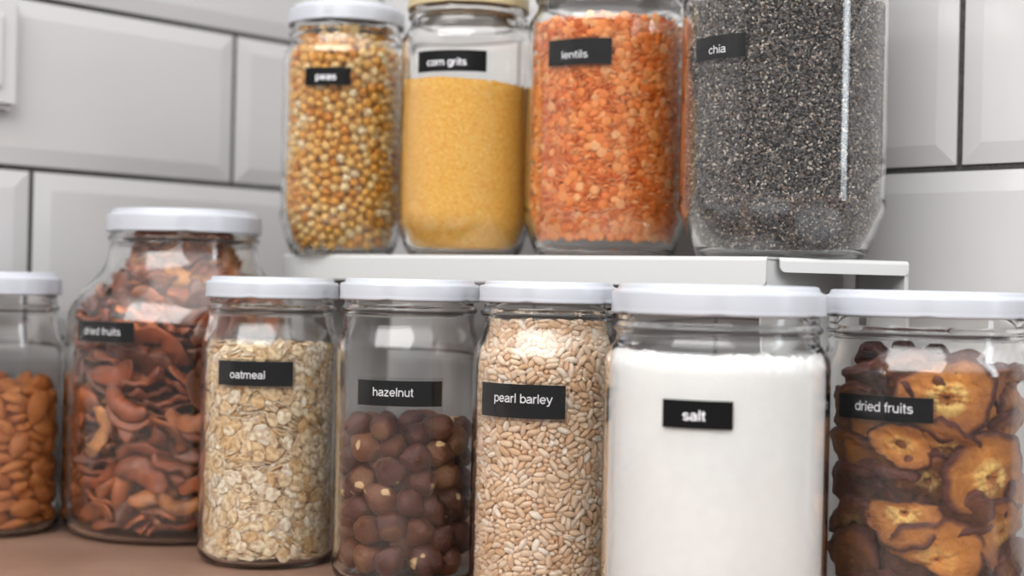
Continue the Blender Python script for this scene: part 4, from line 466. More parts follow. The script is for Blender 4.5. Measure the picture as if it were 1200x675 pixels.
515,262,802,33,4,28,24,  555,292,810,31,14,41,25,  534,265,275,49,85,54,52,  256,299,134,40,1,51,49,  323,248,130,58,82,57,2,  570,313,172,36,78,3,44,  350,236,460,87,0,60,47,  244,295,678,0,83,47,36,
228,328,202,1,89,3,8,  248,288,582,17,78,63,3,  281,251,614,49,1,89,31,  561,299,634,25,7,57,58,  541,270,361,64,89,20,52,  233,314,402,10,0,49,54,  516,279,456,65,77,25,16,  541,270,791,64,89,20,52,
476,226,361,46,89,22,51,  476,226,791,46,89,22,51,  543,346,42,63,88,70,59,  223,330,541,16,15,68,49,  544,278,653,82,7,86,22,  254,354,39,43,88,83,5,  447,240,244,55,88,76,9,  566,308,445,79,8,28,36,
373,240,582,5,9,39,9,  562,313,142,15,13,58,2,  563,306,545,38,4,41,44,  242,300,218,4,1,85,49,  502,263,431,76,7,76,28,  491,252,626,44,5,86,9,  559,301,229,4,2,56,48,  569,319,415,15,2,70,38,
555,290,716,58,78,77,44,  243,292,540,14,87,88,20,  568,309,693,70,22,19,55,  411,233,692,40,0,59,49,  554,288,411,80,0,12,2,  569,313,733,58,5,10,4,  444,233,560,37,79,49,42,  539,306,89,11,84,40,12,
335,234,625,39,1,67,52,  557,293,601,57,73,51,20,  228,325,687,84,85,77,58,  515,326,42,26,82,52,26,  568,311,661,7,86,45,41,  239,301,432,12,83,67,34,  442,232,500,3,2,14,45,  234,313,481,48,0,61,36,
447,270,39,88,82,8,35,  230,318,290,86,88,71,6,  225,326,630,38,85,79,33,  415,232,361,42,0,36,45,  415,232,791,42,0,36,45,  495,271,109,21,10,46,52,  226,325,239,56,5,71,57,  565,312,574,8,85,56,37,
222,334,175,4,87,87,32,  230,313,606,36,14,56,41,  572,322,602,54,79,66,6,  406,264,37,49,0,21,54,  252,340,66,1,11,58,5,  232,317,453,88,1,30,36,  242,325,123,83,83,43,47,  563,303,200,84,89,74,20,
220,350,498,41,5,24,8,  371,236,713,80,4,77,38,  568,324,504,44,6,8,39,  575,326,532,2,3,58,40,  569,319,380,70,2,79,5,  569,319,810,70,2,79,5,  246,332,95,3,5,60,23,  330,249,290,86,0,64,29,
490,297,43,71,76,38,26,  225,328,424,14,3,36,14,  498,269,171,8,1,69,44,  221,330,378,27,3,74,2,  221,330,808,27,3,74,2,  574,329,213,86,11,14,57,  580,336,676,21,85,12,46,  539,320,62,45,70,62,52,
581,349,408,77,17,81,17,  230,316,335,57,1,67,46,  230,316,765,57,1,67,46,  235,316,154,15,69,17,45,  582,344,168,72,0,22,6,  570,314,349,5,1,20,51,  570,314,779,5,1,20,51,  576,334,710,69,88,44,5,
327,249,238,76,16,39,48,  304,305,44,66,8,71,27,  228,318,661,2,84,73,51,  224,346,147,75,3,74,58,  461,246,612,81,2,62,9,  219,349,651,19,81,36,59,  578,345,334,68,82,89,29,  578,345,764,68,82,89,29,
322,285,68,72,18,69,29,  217,357,406,28,84,27,18,  581,349,274,39,1,61,47,  579,339,444,35,9,65,23,  221,341,350,50,89,51,52,  221,341,780,50,89,51,52,  582,347,549,45,82,55,56,  216,363,528,12,84,40,18,
562,348,101,12,86,32,14,  216,355,722,17,7,65,7,  221,344,323,83,86,49,46,  221,344,753,83,86,49,46,  584,344,374,63,83,68,44,  584,344,804,63,83,68,44,  293,270,526,44,81,56,36,  571,338,129,36,77,13,52,
334,243,412,80,69,13,34,  323,256,649,49,11,79,28,  577,329,292,53,11,66,31,  577,338,476,1,10,57,37,  513,277,573,35,11,22,29,  410,234,173,13,6,45,28,  220,340,469,82,3,13,13,  424,238,475,81,75,14,16,
586,368,301,12,89,22,59,  586,368,731,12,89,22,59,  554,361,71,59,14,20,39,  337,246,678,49,7,20,22,  480,251,376,40,8,4,6,  480,251,806,40,8,4,6,  584,356,197,87,4,72,31,  583,352,649,77,79,29,13,
585,351,517,20,81,21,45,  575,329,632,86,3,88,12,  233,353,116,65,84,6,5,  216,367,623,88,86,35,28,  580,343,580,1,7,51,46,  552,330,83,52,16,18,40,  220,350,572,7,3,6,59,  219,357,442,85,3,62,19,
212,377,164,71,81,26,58,  217,351,221,45,84,8,34,  588,377,497,50,74,57,24,  581,356,615,76,9,45,28,  469,254,655,20,85,64,27,  582,356,227,6,13,12,19,  223,340,600,7,0,0,38,  578,367,144,8,84,88,6,
256,293,502,38,81,85,1,  372,233,221,84,82,37,51,  216,360,690,3,85,28,58,  327,253,189,45,85,52,36,  381,268,59,20,6,0,6,  340,269,108,16,1,73,25,  586,361,727,26,0,70,47,  421,240,433,31,20,61,25,
217,360,192,4,89,72,16,  556,377,41,68,9,63,31,  215,373,244,45,85,52,59,  585,368,467,42,13,14,46,  589,376,254,64,88,74,4,  221,390,133,65,15,17,17,  214,380,557,3,0,86,25,  589,377,560,70,2,14,55,
587,369,434,60,4,11,47,  217,349,297,2,0,13,32,  337,253,519,4,89,88,28,  494,266,141,5,79,22,16,  442,238,640,22,81,15,4,  214,362,367,10,75,48,33,  214,362,797,10,75,48,33,  396,237,311,15,88,49,52,
588,369,356,80,84,27,12,  396,237,741,15,88,49,52,  588,369,786,80,84,27,12,  238,358,84,64,83,59,40,  587,372,676,58,88,64,49,  572,372,114,17,1,34,2,  322,260,353,51,80,54,18,  362,240,401,2,75,76,57,
322,260,783,51,80,54,18,  329,250,444,2,11,86,3,  565,386,86,58,0,37,22,  213,382,668,86,5,72,59,  214,374,313,36,86,87,6,  214,374,743,36,86,87,6,  518,291,414,68,84,14,16,  214,381,342,10,3,47,45,
214,381,772,10,3,47,45,  466,251,291,38,87,53,3,  464,248,578,78,3,44,3,  413,243,229,56,4,78,9,  444,248,388,77,17,55,29,  375,243,680,34,89,83,34,  585,378,591,47,4,63,49,  589,413,546,77,87,66,6,
394,239,201,52,74,62,21,  462,281,97,50,9,86,36,  589,389,215,64,8,64,15,  212,373,281,58,0,43,20,  471,251,429,21,15,16,49,  212,372,593,7,89,57,11,  496,271,398,45,6,69,26,  586,375,386,88,2,41,26,
243,398,40,23,71,25,31,  214,372,473,48,7,88,6,  363,244,537,49,1,33,32,  244,371,58,39,2,11,52,  590,393,413,16,5,14,46,  589,402,278,80,12,79,8,  587,377,329,51,2,13,34,  587,377,759,51,2,13,34,
210,389,722,60,75,74,13,  383,243,283,80,76,83,3,  430,236,199,12,75,43,34,  228,375,104,7,14,81,50,  211,385,503,35,6,73,35,  213,394,447,45,89,79,19,  589,374,173,83,77,80,42,  408,247,136,41,71,56,49,
335,256,157,52,2,63,22,  286,280,204,47,80,32,17,  211,400,642,87,2,88,3,  590,413,721,62,81,26,4,  211,423,427,75,86,74,45,  415,240,517,24,81,51,58,  534,311,140,78,85,30,53,  213,402,609,56,82,77,29,
403,241,661,27,18,74,19,  591,391,620,58,77,30,54,  309,274,140,3,88,25,36,  474,251,160,38,83,9,33,  351,246,361,28,75,47,2,  351,246,791,28,75,47,2,  412,236,392,14,10,68,25,  592,398,456,75,79,64,3,
579,387,703,5,85,79,58,  417,245,628,85,74,43,35,  425,269,63,64,10,1,48,  295,272,573,38,2,44,15,  213,402,261,11,89,33,39,  209,380,212,9,76,73,40,  467,253,489,46,82,3,24,  575,401,123,85,86,83,6,
239,390,81,86,5,37,39,  587,382,647,81,87,39,44,  426,266,320,1,84,38,26,  426,266,750,1,84,38,26,  290,269,350,76,6,74,33,  290,269,780,76,6,74,33,  209,402,407,16,83,58,32,  350,250,209,58,82,40,15,
278,461,41,8,82,10,38,  355,254,134,35,74,74,14,  297,272,320,89,6,25,46,  297,272,750,89,6,25,46,  523,295,484,50,11,3,34,  451,246,178,66,88,61,13,  588,401,518,45,87,53,5,  210,401,369,19,77,16,14,
210,401,799,19,77,16,14,  560,404,55,80,89,31,51,  213,405,229,88,3,13,48,  586,402,152,22,9,71,2,  537,307,456,41,87,80,8,  434,242,592,52,85,34,26,  210,402,694,42,16,50,33,  474,256,263,75,1,49,33,
363,248,181,53,89,78,38,  400,264,83,3,87,20,42,  589,402,311,39,4,22,35,  589,402,741,39,4,22,35,  248,323,264,1,86,10,24,  347,253,602,49,86,27,19,  400,243,722,59,4,83,4,  480,261,531,3,87,81,54,
209,399,579,0,1,22,51,  490,261,594,78,80,79,23,  308,266,262,56,74,68,26,  287,279,408,55,4,68,58,  459,277,711,40,3,2,29,  481,270,738,18,83,4,57,  587,409,487,60,87,38,26,  407,238,569,7,87,57,19,
590,410,234,56,7,41,41,  212,406,478,13,88,86,17,  496,272,706,32,89,89,8,  211,414,200,48,78,22,12,  375,240,478,9,6,89,45,  588,398,354,53,80,18,35,  588,398,784,53,80,18,35,  385,237,447,49,80,10,37,
392,236,417,33,7,47,14,  587,401,184,86,2,20,26,  403,246,339,35,88,58,56,  403,246,769,35,88,58,56,  313,263,500,28,2,55,56,  338,249,326,4,0,85,46,  338,249,756,4,0,85,46,  305,270,167,45,89,76,49,
589,409,384,37,79,64,24,  454,248,212,5,88,11,24,  443,246,701,50,88,7,19,  588,413,647,26,86,33,48,  399,240,492,55,11,15,41,  306,274,294,7,79,6,42,  213,403,291,49,87,55,58,  211,396,529,47,10,18,44,
402,244,601,20,1,35,4,  455,275,367,49,3,4,39,  455,275,797,49,3,4,39,  488,266,239,8,81,4,22,  272,292,311,29,89,3,4,  272,292,741,29,89,3,4,  589,419,601,27,83,22,39,  586,412,685,67,1,4,46,
376,241,511,73,75,81,42,  385,236,246,0,16,18,42,  216,382,389,83,12,57,42,  214,415,341,37,4,41,38,  214,415,771,37,4,41,38,  409,235,267,20,87,0,34,  263,306,415,8,2,79,47,  409,262,293,78,89,63,6,
383,264,320,42,9,18,29,  383,264,750,42,9,18,29,  430,266,96,51,89,43,28,  518,291,384,6,86,57,42,  212,431,393,54,71,76,58,  444,269,426,39,85,44,39,  526,301,637,44,8,72,9,  482,289,549,8,75,50,39,
457,248,323,56,73,59,56,  589,404,574,0,89,16,42,  457,248,753,56,73,59,56,  517,462,40,73,87,67,52,  210,409,172,44,3,42,31,  215,413,554,35,5,41,59,  210,424,508,71,86,21,56,  356,254,266,82,9,61,4,
372,263,100,38,84,60,3,  451,247,458,45,15,27,59,  488,298,77,18,88,76,14,  231,408,108,87,8,44,8,  486,295,325,25,4,9,26,  486,295,755,25,4,9,26,  392,264,695,66,81,32,39,  438,243,671,0,8,62,53,
520,292,354,13,88,67,18,  520,292,784,13,88,67,18,  455,250,731,4,89,44,32,  564,418,91,7,2,36,27,  212,426,312,46,13,82,14,  212,426,742,46,13,82,14,  402,267,523,69,75,2,35,  436,251,349,80,8,41,8,
436,251,779,80,8,41,8,  291,316,108,52,88,17,2,  494,277,295,57,88,71,36,  217,418,148,44,7,16,32,  267,383,40,43,77,67,2,  252,437,44,64,81,34,9,  583,433,165,41,77,62,29,  293,280,438,87,84,27,33,
310,270,601,79,88,82,12,  240,426,79,13,3,44,38,  367,267,455,14,10,73,27,  540,313,180,47,7,25,25,  434,248,148,27,13,30,51,  546,323,527,28,81,71,31,  385,239,377,14,10,10,57,  385,239,807,14,10,10,57,
284,285,621,57,12,2,58,  529,293,283,83,7,2,47,  584,433,263,64,17,79,19,  294,274,233,79,81,71,33,  311,264,211,37,11,31,31,  215,423,660,2,7,41,48,  378,265,553,79,81,68,59,  297,300,337,83,1,55,8,
297,300,767,83,1,55,8,  318,257,470,81,78,9,31,  588,430,296,13,1,36,42,  374,242,651,48,81,44,54,  257,311,702,50,85,16,6,  588,428,442,56,2,65,1,  490,300,112,20,84,57,18,  213,424,721,45,8,49,24,
586,429,350,52,71,11,8,  586,429,780,52,71,11,8,  213,434,245,1,74,38,47,  339,275,725,83,6,20,3,  532,299,589,89,3,1,31,  329,283,696,45,87,69,39,  490,265,507,47,6,41,30,  287,282,688,64,89,74,42,
488,263,196,1,7,66,6,  558,436,63,30,12,29,4,  329,252,383,51,84,24,32,  353,274,77,23,7,31,56,  316,260,547,72,6,41,25,  521,292,320,73,87,79,16,  521,292,750,73,87,79,16,  572,433,116,32,12,87,34,
314,287,191,73,79,58,41,  446,243,273,52,2,23,31,  345,247,560,29,4,3,34,  450,271,678,53,13,21,9,  507,278,534,80,87,15,53,  345,253,487,47,88,8,16,  502,269,328,75,2,26,12,  502,269,758,75,2,26,12,
583,434,198,2,89,12,49,  589,432,412,29,7,27,4,  215,440,455,30,16,23,8,  327,286,332,51,13,41,3,  482,265,461,30,86,3,19,  327,286,762,51,13,41,3,  394,241,539,44,9,36,43,  541,318,364,42,74,36,16,
541,318,794,42,74,36,16,  383,269,129,72,72,87,57,  286,296,145,68,10,57,13,  468,275,124,47,87,24,57,  520,309,114,27,5,74,44,  533,310,560,4,11,29,6,  504,309,441,47,87,75,29,  453,245,524,4,83,26,44,
251,332,176,9,7,7,31,  211,433,689,22,14,22,53,  500,308,564,55,76,38,24,  429,270,129,16,87,5,21,  400,257,107,50,2,68,0,  469,283,177,31,85,59,27,  340,253,706,38,87,22,32,  582,448,658,7,82,87,5,
381,252,157,0,83,14,8,  550,328,677,9,14,70,30,  282,335,51,26,3,29,19,  587,431,507,88,77,76,44,  451,273,151,49,89,36,24,  270,297,358,53,85,22,54,  270,297,788,53,85,22,54,  225,439,131,9,89,78,32,
219,459,644,20,1,63,59,  247,326,310,40,89,75,38,  247,326,740,40,89,75,38,  462,278,398,47,0,26,26,  532,429,43,64,87,73,18,  506,280,267,66,76,22,46,  269,301,448,29,11,0,15,  314,265,422,65,80,55,23,
255,311,193,51,8,81,11,  512,298,166,54,83,17,26,  360,249,630,4,81,50,2,  436,251,296,4,80,75,31,  492,302,632,77,68,10,18,  587,439,629,19,15,57,0,  276,300,243,14,4,81,6,  477,287,268,73,16,37,15,
463,278,307,48,4,31,48,  463,278,737,48,4,31,48,  581,450,322,11,84,74,19,  581,450,752,11,84,74,19,  272,300,568,28,84,84,42,  338,281,262,48,9,27,33,  326,261,578,89,7,28,22,  308,271,629,86,4,65,42,
380,266,411,44,85,34,16,  286,288,547,12,85,54,32,  544,460,44,36,74,19,14,  534,395,40,12,88,62,13,  494,266,674,56,83,17,52,  475,259,557,88,81,26,41,  261,312,335,43,79,15,23,  261,312,765,43,79,15,23,
248,329,359,89,74,26,12,  586,435,470,8,3,79,43,  217,438,613,61,87,11,29,  248,329,789,89,74,26,12,  360,247,304,85,86,73,14,  360,247,734,85,86,73,14,  337,280,206,19,82,60,16,  455,275,248,44,10,0,59,
360,269,690,57,5,13,15,  317,292,522,10,20,23,9,  270,317,516,19,14,31,17,  470,283,579,49,85,16,38,  505,316,140,46,14,43,45,  447,272,510,78,1,53,18,  376,270,286,75,88,89,45,  399,262,469,42,84,16,57,
367,268,382,4,10,76,39,  354,269,238,19,10,2,19,  499,273,646,17,79,48,31,  451,274,543,45,88,87,26,  533,297,532,83,88,33,35,  290,281,651,44,4,16,45,  505,277,215,0,80,64,40,  572,462,150,6,9,80,47],
    'lentil': [
385,151,342,23,5,44,19,  385,151,707,23,5,44,19,  393,150,175,67,17,89,28,  426,155,220,72,20,52,39,  445,154,482,23,17,49,29,  458,161,317,67,85,50,9,  458,161,682,67,85,50,9,  387,151,527,77,22,9,8,
392,150,606,67,84,0,39,  354,158,388,67,3,43,39,  455,156,623,67,8,3,28,  354,158,753,67,3,43,39,  440,153,540,67,85,3,39,  436,152,296,23,13,47,18,  436,158,335,61,11,42,29,  436,152,660,23,13,47,18,
436,158,700,61,11,42,29,  366,155,220,71,71,40,38,  366,152,363,67,89,89,8,  337,158,485,31,69,34,9,  366,152,728,67,89,89,8,  298,172,266,23,76,39,19,  298,172,631,23,76,39,19,  410,150,328,67,86,1,7,
397,150,443,22,16,44,7,  410,150,693,67,86,1,7,  451,155,413,23,89,47,38,  451,155,778,23,89,47,38,  381,151,387,67,84,89,26,  381,151,752,67,84,89,26,  261,192,442,26,69,33,29,  434,152,450,67,78,2,7,
447,171,134,64,15,38,18,  403,153,201,22,6,89,38,  454,160,562,23,10,2,18,  448,158,384,70,74,45,7,  384,154,500,21,82,89,27,  448,158,749,70,74,45,7,  316,168,535,89,21,60,8,  447,184,80,23,82,2,8,
403,173,94,29,83,88,7,  545,196,406,23,70,53,9,  330,160,611,23,11,42,16,  545,196,771,23,70,53,9,  268,188,199,22,3,38,28,  518,180,551,23,82,52,18,  323,165,462,23,7,86,7,  482,163,551,24,80,49,37,
466,177,103,18,8,46,6,  477,165,440,24,84,4,36,  396,153,366,67,75,44,5,  396,153,731,67,75,44,5,  447,154,178,68,87,3,36,  458,160,459,23,86,3,7,  543,209,125,19,84,56,9,  360,179,76,18,13,37,16,
281,184,248,19,73,85,9,  361,158,474,74,13,46,19,  474,164,498,25,74,2,15,  259,198,572,70,16,39,9,  451,159,206,70,16,52,37,  451,158,232,22,71,3,4,  523,182,601,25,70,50,27,  498,196,96,61,89,48,28,
317,164,231,66,19,83,6,  506,183,276,58,10,36,27,  516,184,354,24,8,5,17,  519,180,449,68,72,7,26,  506,183,641,58,10,36,27,  516,184,719,24,8,5,17,  573,219,321,67,74,10,9,  573,219,686,67,74,10,9,
370,169,102,19,1,44,24,  293,178,451,66,81,40,17,  334,182,83,72,0,87,36,  428,151,399,66,20,89,13,  428,151,764,66,20,89,13,  474,190,83,23,12,6,17,  341,160,290,66,9,40,34,  515,181,475,65,73,54,36,
341,160,655,66,9,40,34,  421,179,75,34,72,81,34,  433,171,96,71,82,1,34,  446,154,585,67,79,3,22,  387,156,278,59,78,46,24,  481,166,472,76,21,58,4,  540,197,554,65,11,52,8,  556,205,590,68,6,10,18,
387,156,643,59,78,46,24,  474,161,213,60,22,86,34,  342,160,360,69,83,41,34,  342,160,725,69,83,41,34,  323,162,436,68,81,86,33,  429,154,566,20,16,1,22,  472,163,583,23,76,2,33,  250,222,104,17,12,31,17,
290,175,188,22,17,38,34,  595,244,251,22,87,58,29,  330,163,398,17,69,4,22,  551,200,434,22,15,55,26,  595,244,616,22,87,58,29,  330,163,763,17,69,4,22,  385,175,77,13,17,34,32,  414,150,621,46,68,23,11,
515,211,80,23,7,7,18,  271,218,87,23,14,84,28,  460,160,289,24,84,2,32,  340,157,418,67,4,87,2,  460,160,654,24,84,2,32,  340,157,783,67,4,87,2,  552,201,172,1,68,77,36,  229,222,281,16,71,86,27,
276,187,524,78,70,27,24,  435,153,607,68,86,4,11,  229,222,646,16,71,86,27,  293,196,106,25,83,81,4,  312,169,197,70,82,37,3,  237,211,455,68,1,80,16,  524,183,499,68,16,8,23,  290,204,74,18,77,41,35,
293,185,363,45,10,27,9,  293,185,728,45,10,27,9,  343,178,115,49,78,62,28,  360,152,495,24,76,41,31,  498,173,493,66,86,52,12,  593,242,481,22,86,57,27,  528,197,143,29,83,6,5,  305,172,323,18,17,80,12,
382,153,465,63,13,82,12,  363,156,516,63,80,47,32,  234,213,617,24,82,34,37,  305,172,688,18,17,80,12,  428,154,196,61,80,5,21,  560,213,565,21,77,11,16,  461,164,604,75,79,39,36,  421,171,126,38,76,27,9,
221,237,137,9,72,46,7,  496,197,72,12,72,61,32,  280,207,106,63,73,3,39,  366,161,540,87,13,55,9,  373,156,610,65,2,49,13,  418,158,589,15,87,7,6,  265,193,228,24,2,83,2,  528,189,426,77,70,43,22,
496,172,352,66,7,50,11,  573,223,515,67,10,54,4,  582,229,568,26,69,54,18,  205,244,594,67,89,77,28,  496,172,717,66,7,50,11,  246,235,76,14,74,43,14,  531,209,97,74,76,3,13,  321,175,138,77,85,85,27,
479,165,338,67,10,50,10,  278,189,347,59,76,38,28,  479,165,702,67,10,50,10,  278,189,712,59,76,38,28,  593,247,356,25,6,14,39,  555,207,353,67,84,54,13,  223,223,493,65,68,81,25,  593,247,721,25,6,14,39,
555,207,718,67,84,54,13,  480,174,281,51,6,42,8,  519,183,309,66,89,53,21,  518,185,328,29,6,9,23,  282,182,390,22,85,83,31,  225,225,436,68,81,33,16,  219,240,546,30,73,81,16,  530,192,588,39,73,33,28,
488,171,574,20,77,2,13,  480,174,646,51,6,42,8,  519,183,674,66,89,53,21,  518,185,693,29,6,9,23,  282,182,755,22,85,83,31,  565,238,109,26,82,10,6,  450,164,356,60,0,43,29,  348,165,593,85,14,70,26,
450,164,722,60,0,43,29,  329,180,126,33,88,89,9,  246,203,200,23,81,35,12,  574,227,354,24,76,13,18,  269,194,372,67,8,1,15,  600,256,538,69,13,60,38,  574,227,719,24,76,13,18,  269,194,737,67,8,1,15,
465,175,127,63,87,43,3,  302,180,403,88,10,21,9,  302,180,768,88,10,21,9,  398,169,110,1,77,68,6,  397,168,130,49,12,18,39,  332,168,168,49,10,26,4,  208,245,246,22,8,79,3,  570,220,294,25,79,6,11,
530,191,374,0,18,33,27,  535,197,452,61,1,49,25,  287,182,570,58,75,43,33,  587,242,618,74,9,61,18,  570,220,659,25,79,6,11,  530,191,739,0,18,33,27,  325,184,103,36,11,5,3,  315,196,76,67,84,39,11,
599,257,270,63,86,56,29,  406,156,279,60,82,44,22,  224,232,393,68,0,43,5,  277,188,591,13,15,72,4,  599,257,635,63,86,56,29,  406,156,644,60,82,44,22,  224,232,758,68,0,43,5,  555,236,76,80,17,22,22,
508,200,109,33,10,8,19,  215,240,276,24,6,84,6,  253,205,609,17,7,74,38,  215,240,641,24,6,84,6,  349,179,97,14,89,43,32,  223,228,231,15,71,85,24,  560,217,250,33,79,88,22,  188,275,587,21,0,76,27,
303,196,96,24,72,32,18,  231,241,99,71,5,79,23,  455,162,341,28,1,88,2,  455,162,706,28,1,88,2,  239,215,589,16,80,84,3,  488,188,119,31,5,1,6,  373,162,289,36,88,2,28,  182,284,327,20,81,77,28,
373,162,654,36,88,2,28,  182,284,692,20,81,77,28,  305,174,286,59,79,42,2,  616,275,386,69,14,16,7,  305,174,651,59,79,42,2,  616,275,751,69,14,16,7,  382,168,119,12,0,47,12,  492,174,624,15,85,10,36,
570,252,82,17,13,50,13,  583,260,108,61,18,51,15,  537,202,315,46,10,26,8,  560,211,394,21,1,9,11,  537,202,680,46,10,26,8,  560,211,759,21,1,9,11,  248,211,237,63,5,27,9,  336,168,261,45,82,59,36,
319,169,293,35,75,68,33,  433,156,350,88,74,73,35,  537,197,361,61,87,57,33,  226,223,528,25,76,77,11,  453,166,522,85,10,70,39,  345,163,577,9,79,13,2,  336,168,626,45,82,59,36,  319,169,658,35,75,68,33,
433,156,715,88,74,73,35,  537,197,726,61,87,57,33,  543,221,106,69,79,3,29,  296,177,241,65,83,80,15,  420,159,277,44,74,61,36,  420,159,642,44,74,61,36,  597,292,75,17,12,56,16,  286,185,168,36,6,0,2,
491,175,217,3,13,73,14,  402,160,418,3,8,80,27,  407,154,454,13,74,49,34,  402,160,783,3,8,80,27,  229,221,346,21,83,80,31,  229,221,711,21,83,80,31,  239,231,121,59,87,41,32,  264,202,498,85,85,79,7,
604,256,601,65,16,12,5,  315,171,256,17,3,77,33,  335,168,272,50,8,21,8,  547,211,283,50,83,69,29,  238,216,392,17,88,78,13,  315,171,621,17,3,77,33,  335,168,637,50,8,21,8,  547,211,648,50,83,69,29,
238,216,757,17,88,78,13,  505,180,176,77,86,53,33,  557,214,264,59,89,53,4,  516,189,382,45,76,84,9,  557,214,630,59,89,53,4,  516,189,747,45,76,84,9,  359,165,257,88,83,59,29,  287,182,288,28,3,79,11,
584,239,333,63,1,56,7,  179,282,352,68,10,75,13,  582,242,405,42,77,72,4,  549,215,510,42,11,8,39,  619,285,569,70,75,59,38,  359,165,622,88,83,59,29,  287,182,653,28,3,79,11,  584,239,698,63,1,56,7,
179,282,717,68,10,75,13,  582,242,770,42,77,72,4,  188,274,224,17,15,72,12,  271,195,290,32,77,65,37,  213,249,291,28,15,5,28,  603,262,573,71,0,59,6,  225,230,598,3,72,4,9,  271,195,655,32,77,65,37,
213,249,656,28,15,5,28,  536,224,80,68,86,57,32,  480,186,108,62,85,44,11,  435,168,156,6,2,78,19,  330,171,342,6,6,73,9,  330,171,707,6,6,73,9,  605,263,211,66,7,60,14,  330,172,582,59,84,63,37,
470,170,527,56,84,20,8,  606,271,361,30,5,17,29,  606,271,726,30,5,17,29,  506,197,130,10,3,6,7,  366,159,611,20,0,51,29,  592,246,585,76,13,62,32,  405,161,264,42,1,4,18,  405,161,629,42,1,4,18,
309,180,381,11,3,55,8,  309,180,746,11,3,55,8,  228,251,114,56,11,30,19,  256,204,479,73,19,77,19,  548,211,473,69,6,39,16,  494,181,511,51,6,24,8,  262,205,511,46,82,65,29,  400,159,481,55,0,80,6,
341,164,333,79,2,40,20,  385,160,420,28,4,59,6,  341,164,698,79,2,40,20,  385,160,785,28,4,59,6,  336,171,523,21,13,20,28,  207,282,96,31,12,84,39,  270,195,624,18,82,76,15,  504,183,413,17,85,80,20,
228,225,416,81,76,21,12,  504,183,778,17,85,80,20,  228,225,781,81,76,21,12,  565,224,219,54,2,53,16,  353,164,314,5,87,12,5,  306,181,390,7,8,43,18,  353,164,679,5,87,12,5,  306,181,755,7,8,43,18,
202,293,74,19,2,29,34,  232,255,83,22,22,79,27,  519,191,531,41,6,11,22,  498,181,461,38,87,82,7,  245,219,273,64,79,64,9,  245,219,638,64,79,64,9,  535,199,299,83,81,89,7,  284,189,507,40,9,25,1,
535,199,664,83,81,89,7,  214,271,78,8,18,16,11,  516,191,248,73,1,73,37,  538,203,532,85,84,89,17,  378,162,561,54,88,80,29,  190,304,98,17,81,32,37,  198,257,366,69,10,32,11,  198,257,730,69,10,32,11,
238,226,323,63,0,59,19,  238,226,688,63,0,59,19,  300,180,470,8,82,17,20,  333,174,152,3,2,34,28,  591,251,218,36,80,4,16,  487,174,289,10,88,53,37,  487,174,654,10,88,53,37,  535,202,242,49,5,31,16,
497,188,261,46,6,16,37,  497,188,626,46,6,16,37,  258,202,600,61,8,71,39,  418,158,606,75,85,49,14,  438,165,25,44,1,46,29,  352,165,551,56,88,79,18,  262,214,130,49,12,9,39,  283,192,217,50,0,53,28,
416,163,256,44,2,24,28,  416,163,621,44,2,24,28,  380,162,308,82,2,82,8,  380,162,673,82,2,82,8,  249,207,464,18,79,32,38,  426,163,502,36,83,65,38,  310,189,116,36,4,83,3,  182,282,475,72,4,75,37,
424,162,178,36,0,54,28,  491,178,188,6,2,89,16,  358,164,416,46,8,58,29,  358,164,781,46,8,58,29,  355,168,161,86,89,10,39,  364,174,118,53,79,65,14,  188,275,163,25,85,74,22,  537,204,258,50,3,38,7,
537,204,623,50,3,38,7,  515,182,568,89,15,30,21,  571,242,144,51,4,37,19,  411,162,300,1,4,37,29,  411,162,665,1,4,37,29,  185,272,544,68,81,76,10,  614,270,435,68,10,15,11,  203,257,549,41,14,9,25,
301,183,559,69,6,24,29,  175,299,598,68,12,29,29,  536,202,605,34,3,0,38,  386,163,256,46,1,27,28,  386,163,621,46,1,27,28,  500,192,140,86,84,42,38,  181,284,396,69,4,30,34,  181,284,761,69,4,30,34,
363,164,326,38,88,67,7,  363,164,691,38,88,67,7,  180,280,501,22,86,30,2,  368,160,582,8,2,81,1,  497,182,430,84,3,3,9,  407,162,247,44,89,62,39,  462,170,263,54,88,70,28,  462,170,628,54,88,70,28,
405,166,311,46,5,32,38,  405,166,676,46,5,32,38,  180,287,563,23,87,75,24,  363,163,274,85,84,68,38,  363,163,639,85,84,68,38,  378,162,298,84,3,1,18,  378,162,663,84,3,1,18,  583,259,128,35,87,2,27,
508,187,222,84,9,76,29,  612,308,98,19,89,62,35,  435,161,264,50,3,43,11,  435,161,629,50,3,43,11,  330,173,375,61,13,61,29,  330,173,740,61,13,61,29,  431,164,315,48,85,76,38,  431,164,680,48,85,76,38,
627,326,27,42,87,30,19,  310,180,160,0,86,50,18,  456,169,430,46,5,12,39,  526,207,121,70,10,63,14,  443,163,273,47,7,34,24,  611,276,618,3,19,84,39,  443,163,638,47,7,34,24,  364,163,335,43,83,55,25,
541,205,333,55,89,40,4,  370,160,452,5,84,13,33,  364,163,700,43,83,55,25,  541,205,698,55,89,40,4,  300,185,588,11,4,58,8,  565,227,496,57,82,39,6,  445,177,115,0,12,65,32,  358,165,247,87,84,56,9,
571,246,124,18,5,41,33,  314,173,441,24,8,5,4,  515,187,391,0,77,84,26,  515,187,756,0,77,84,26,  329,170,205,84,82,46,23,  389,160,431,7,82,18,26,  508,187,19,2,88,49,6,  463,173,151,42,88,86,6,
246,218,311,22,77,61,19,  281,194,555,5,2,15,29,  246,218,676,22,77,61,19,  478,175,256,1,88,80,39,  394,160,578,45,82,10,38,  478,175,621,1,88,80,39,  524,195,286,82,2,89,17,  524,195,651,82,2,89,17,
475,178,143,41,2,15,6,  202,260,606,61,83,40,7,  266,209,134,80,8,80,39,  336,171,216,39,2,63,39,  400,167,136,2,78,55,39,  248,223,144,40,89,4,25,  534,201,268,50,88,50,16,  349,167,465,42,6,69,28,
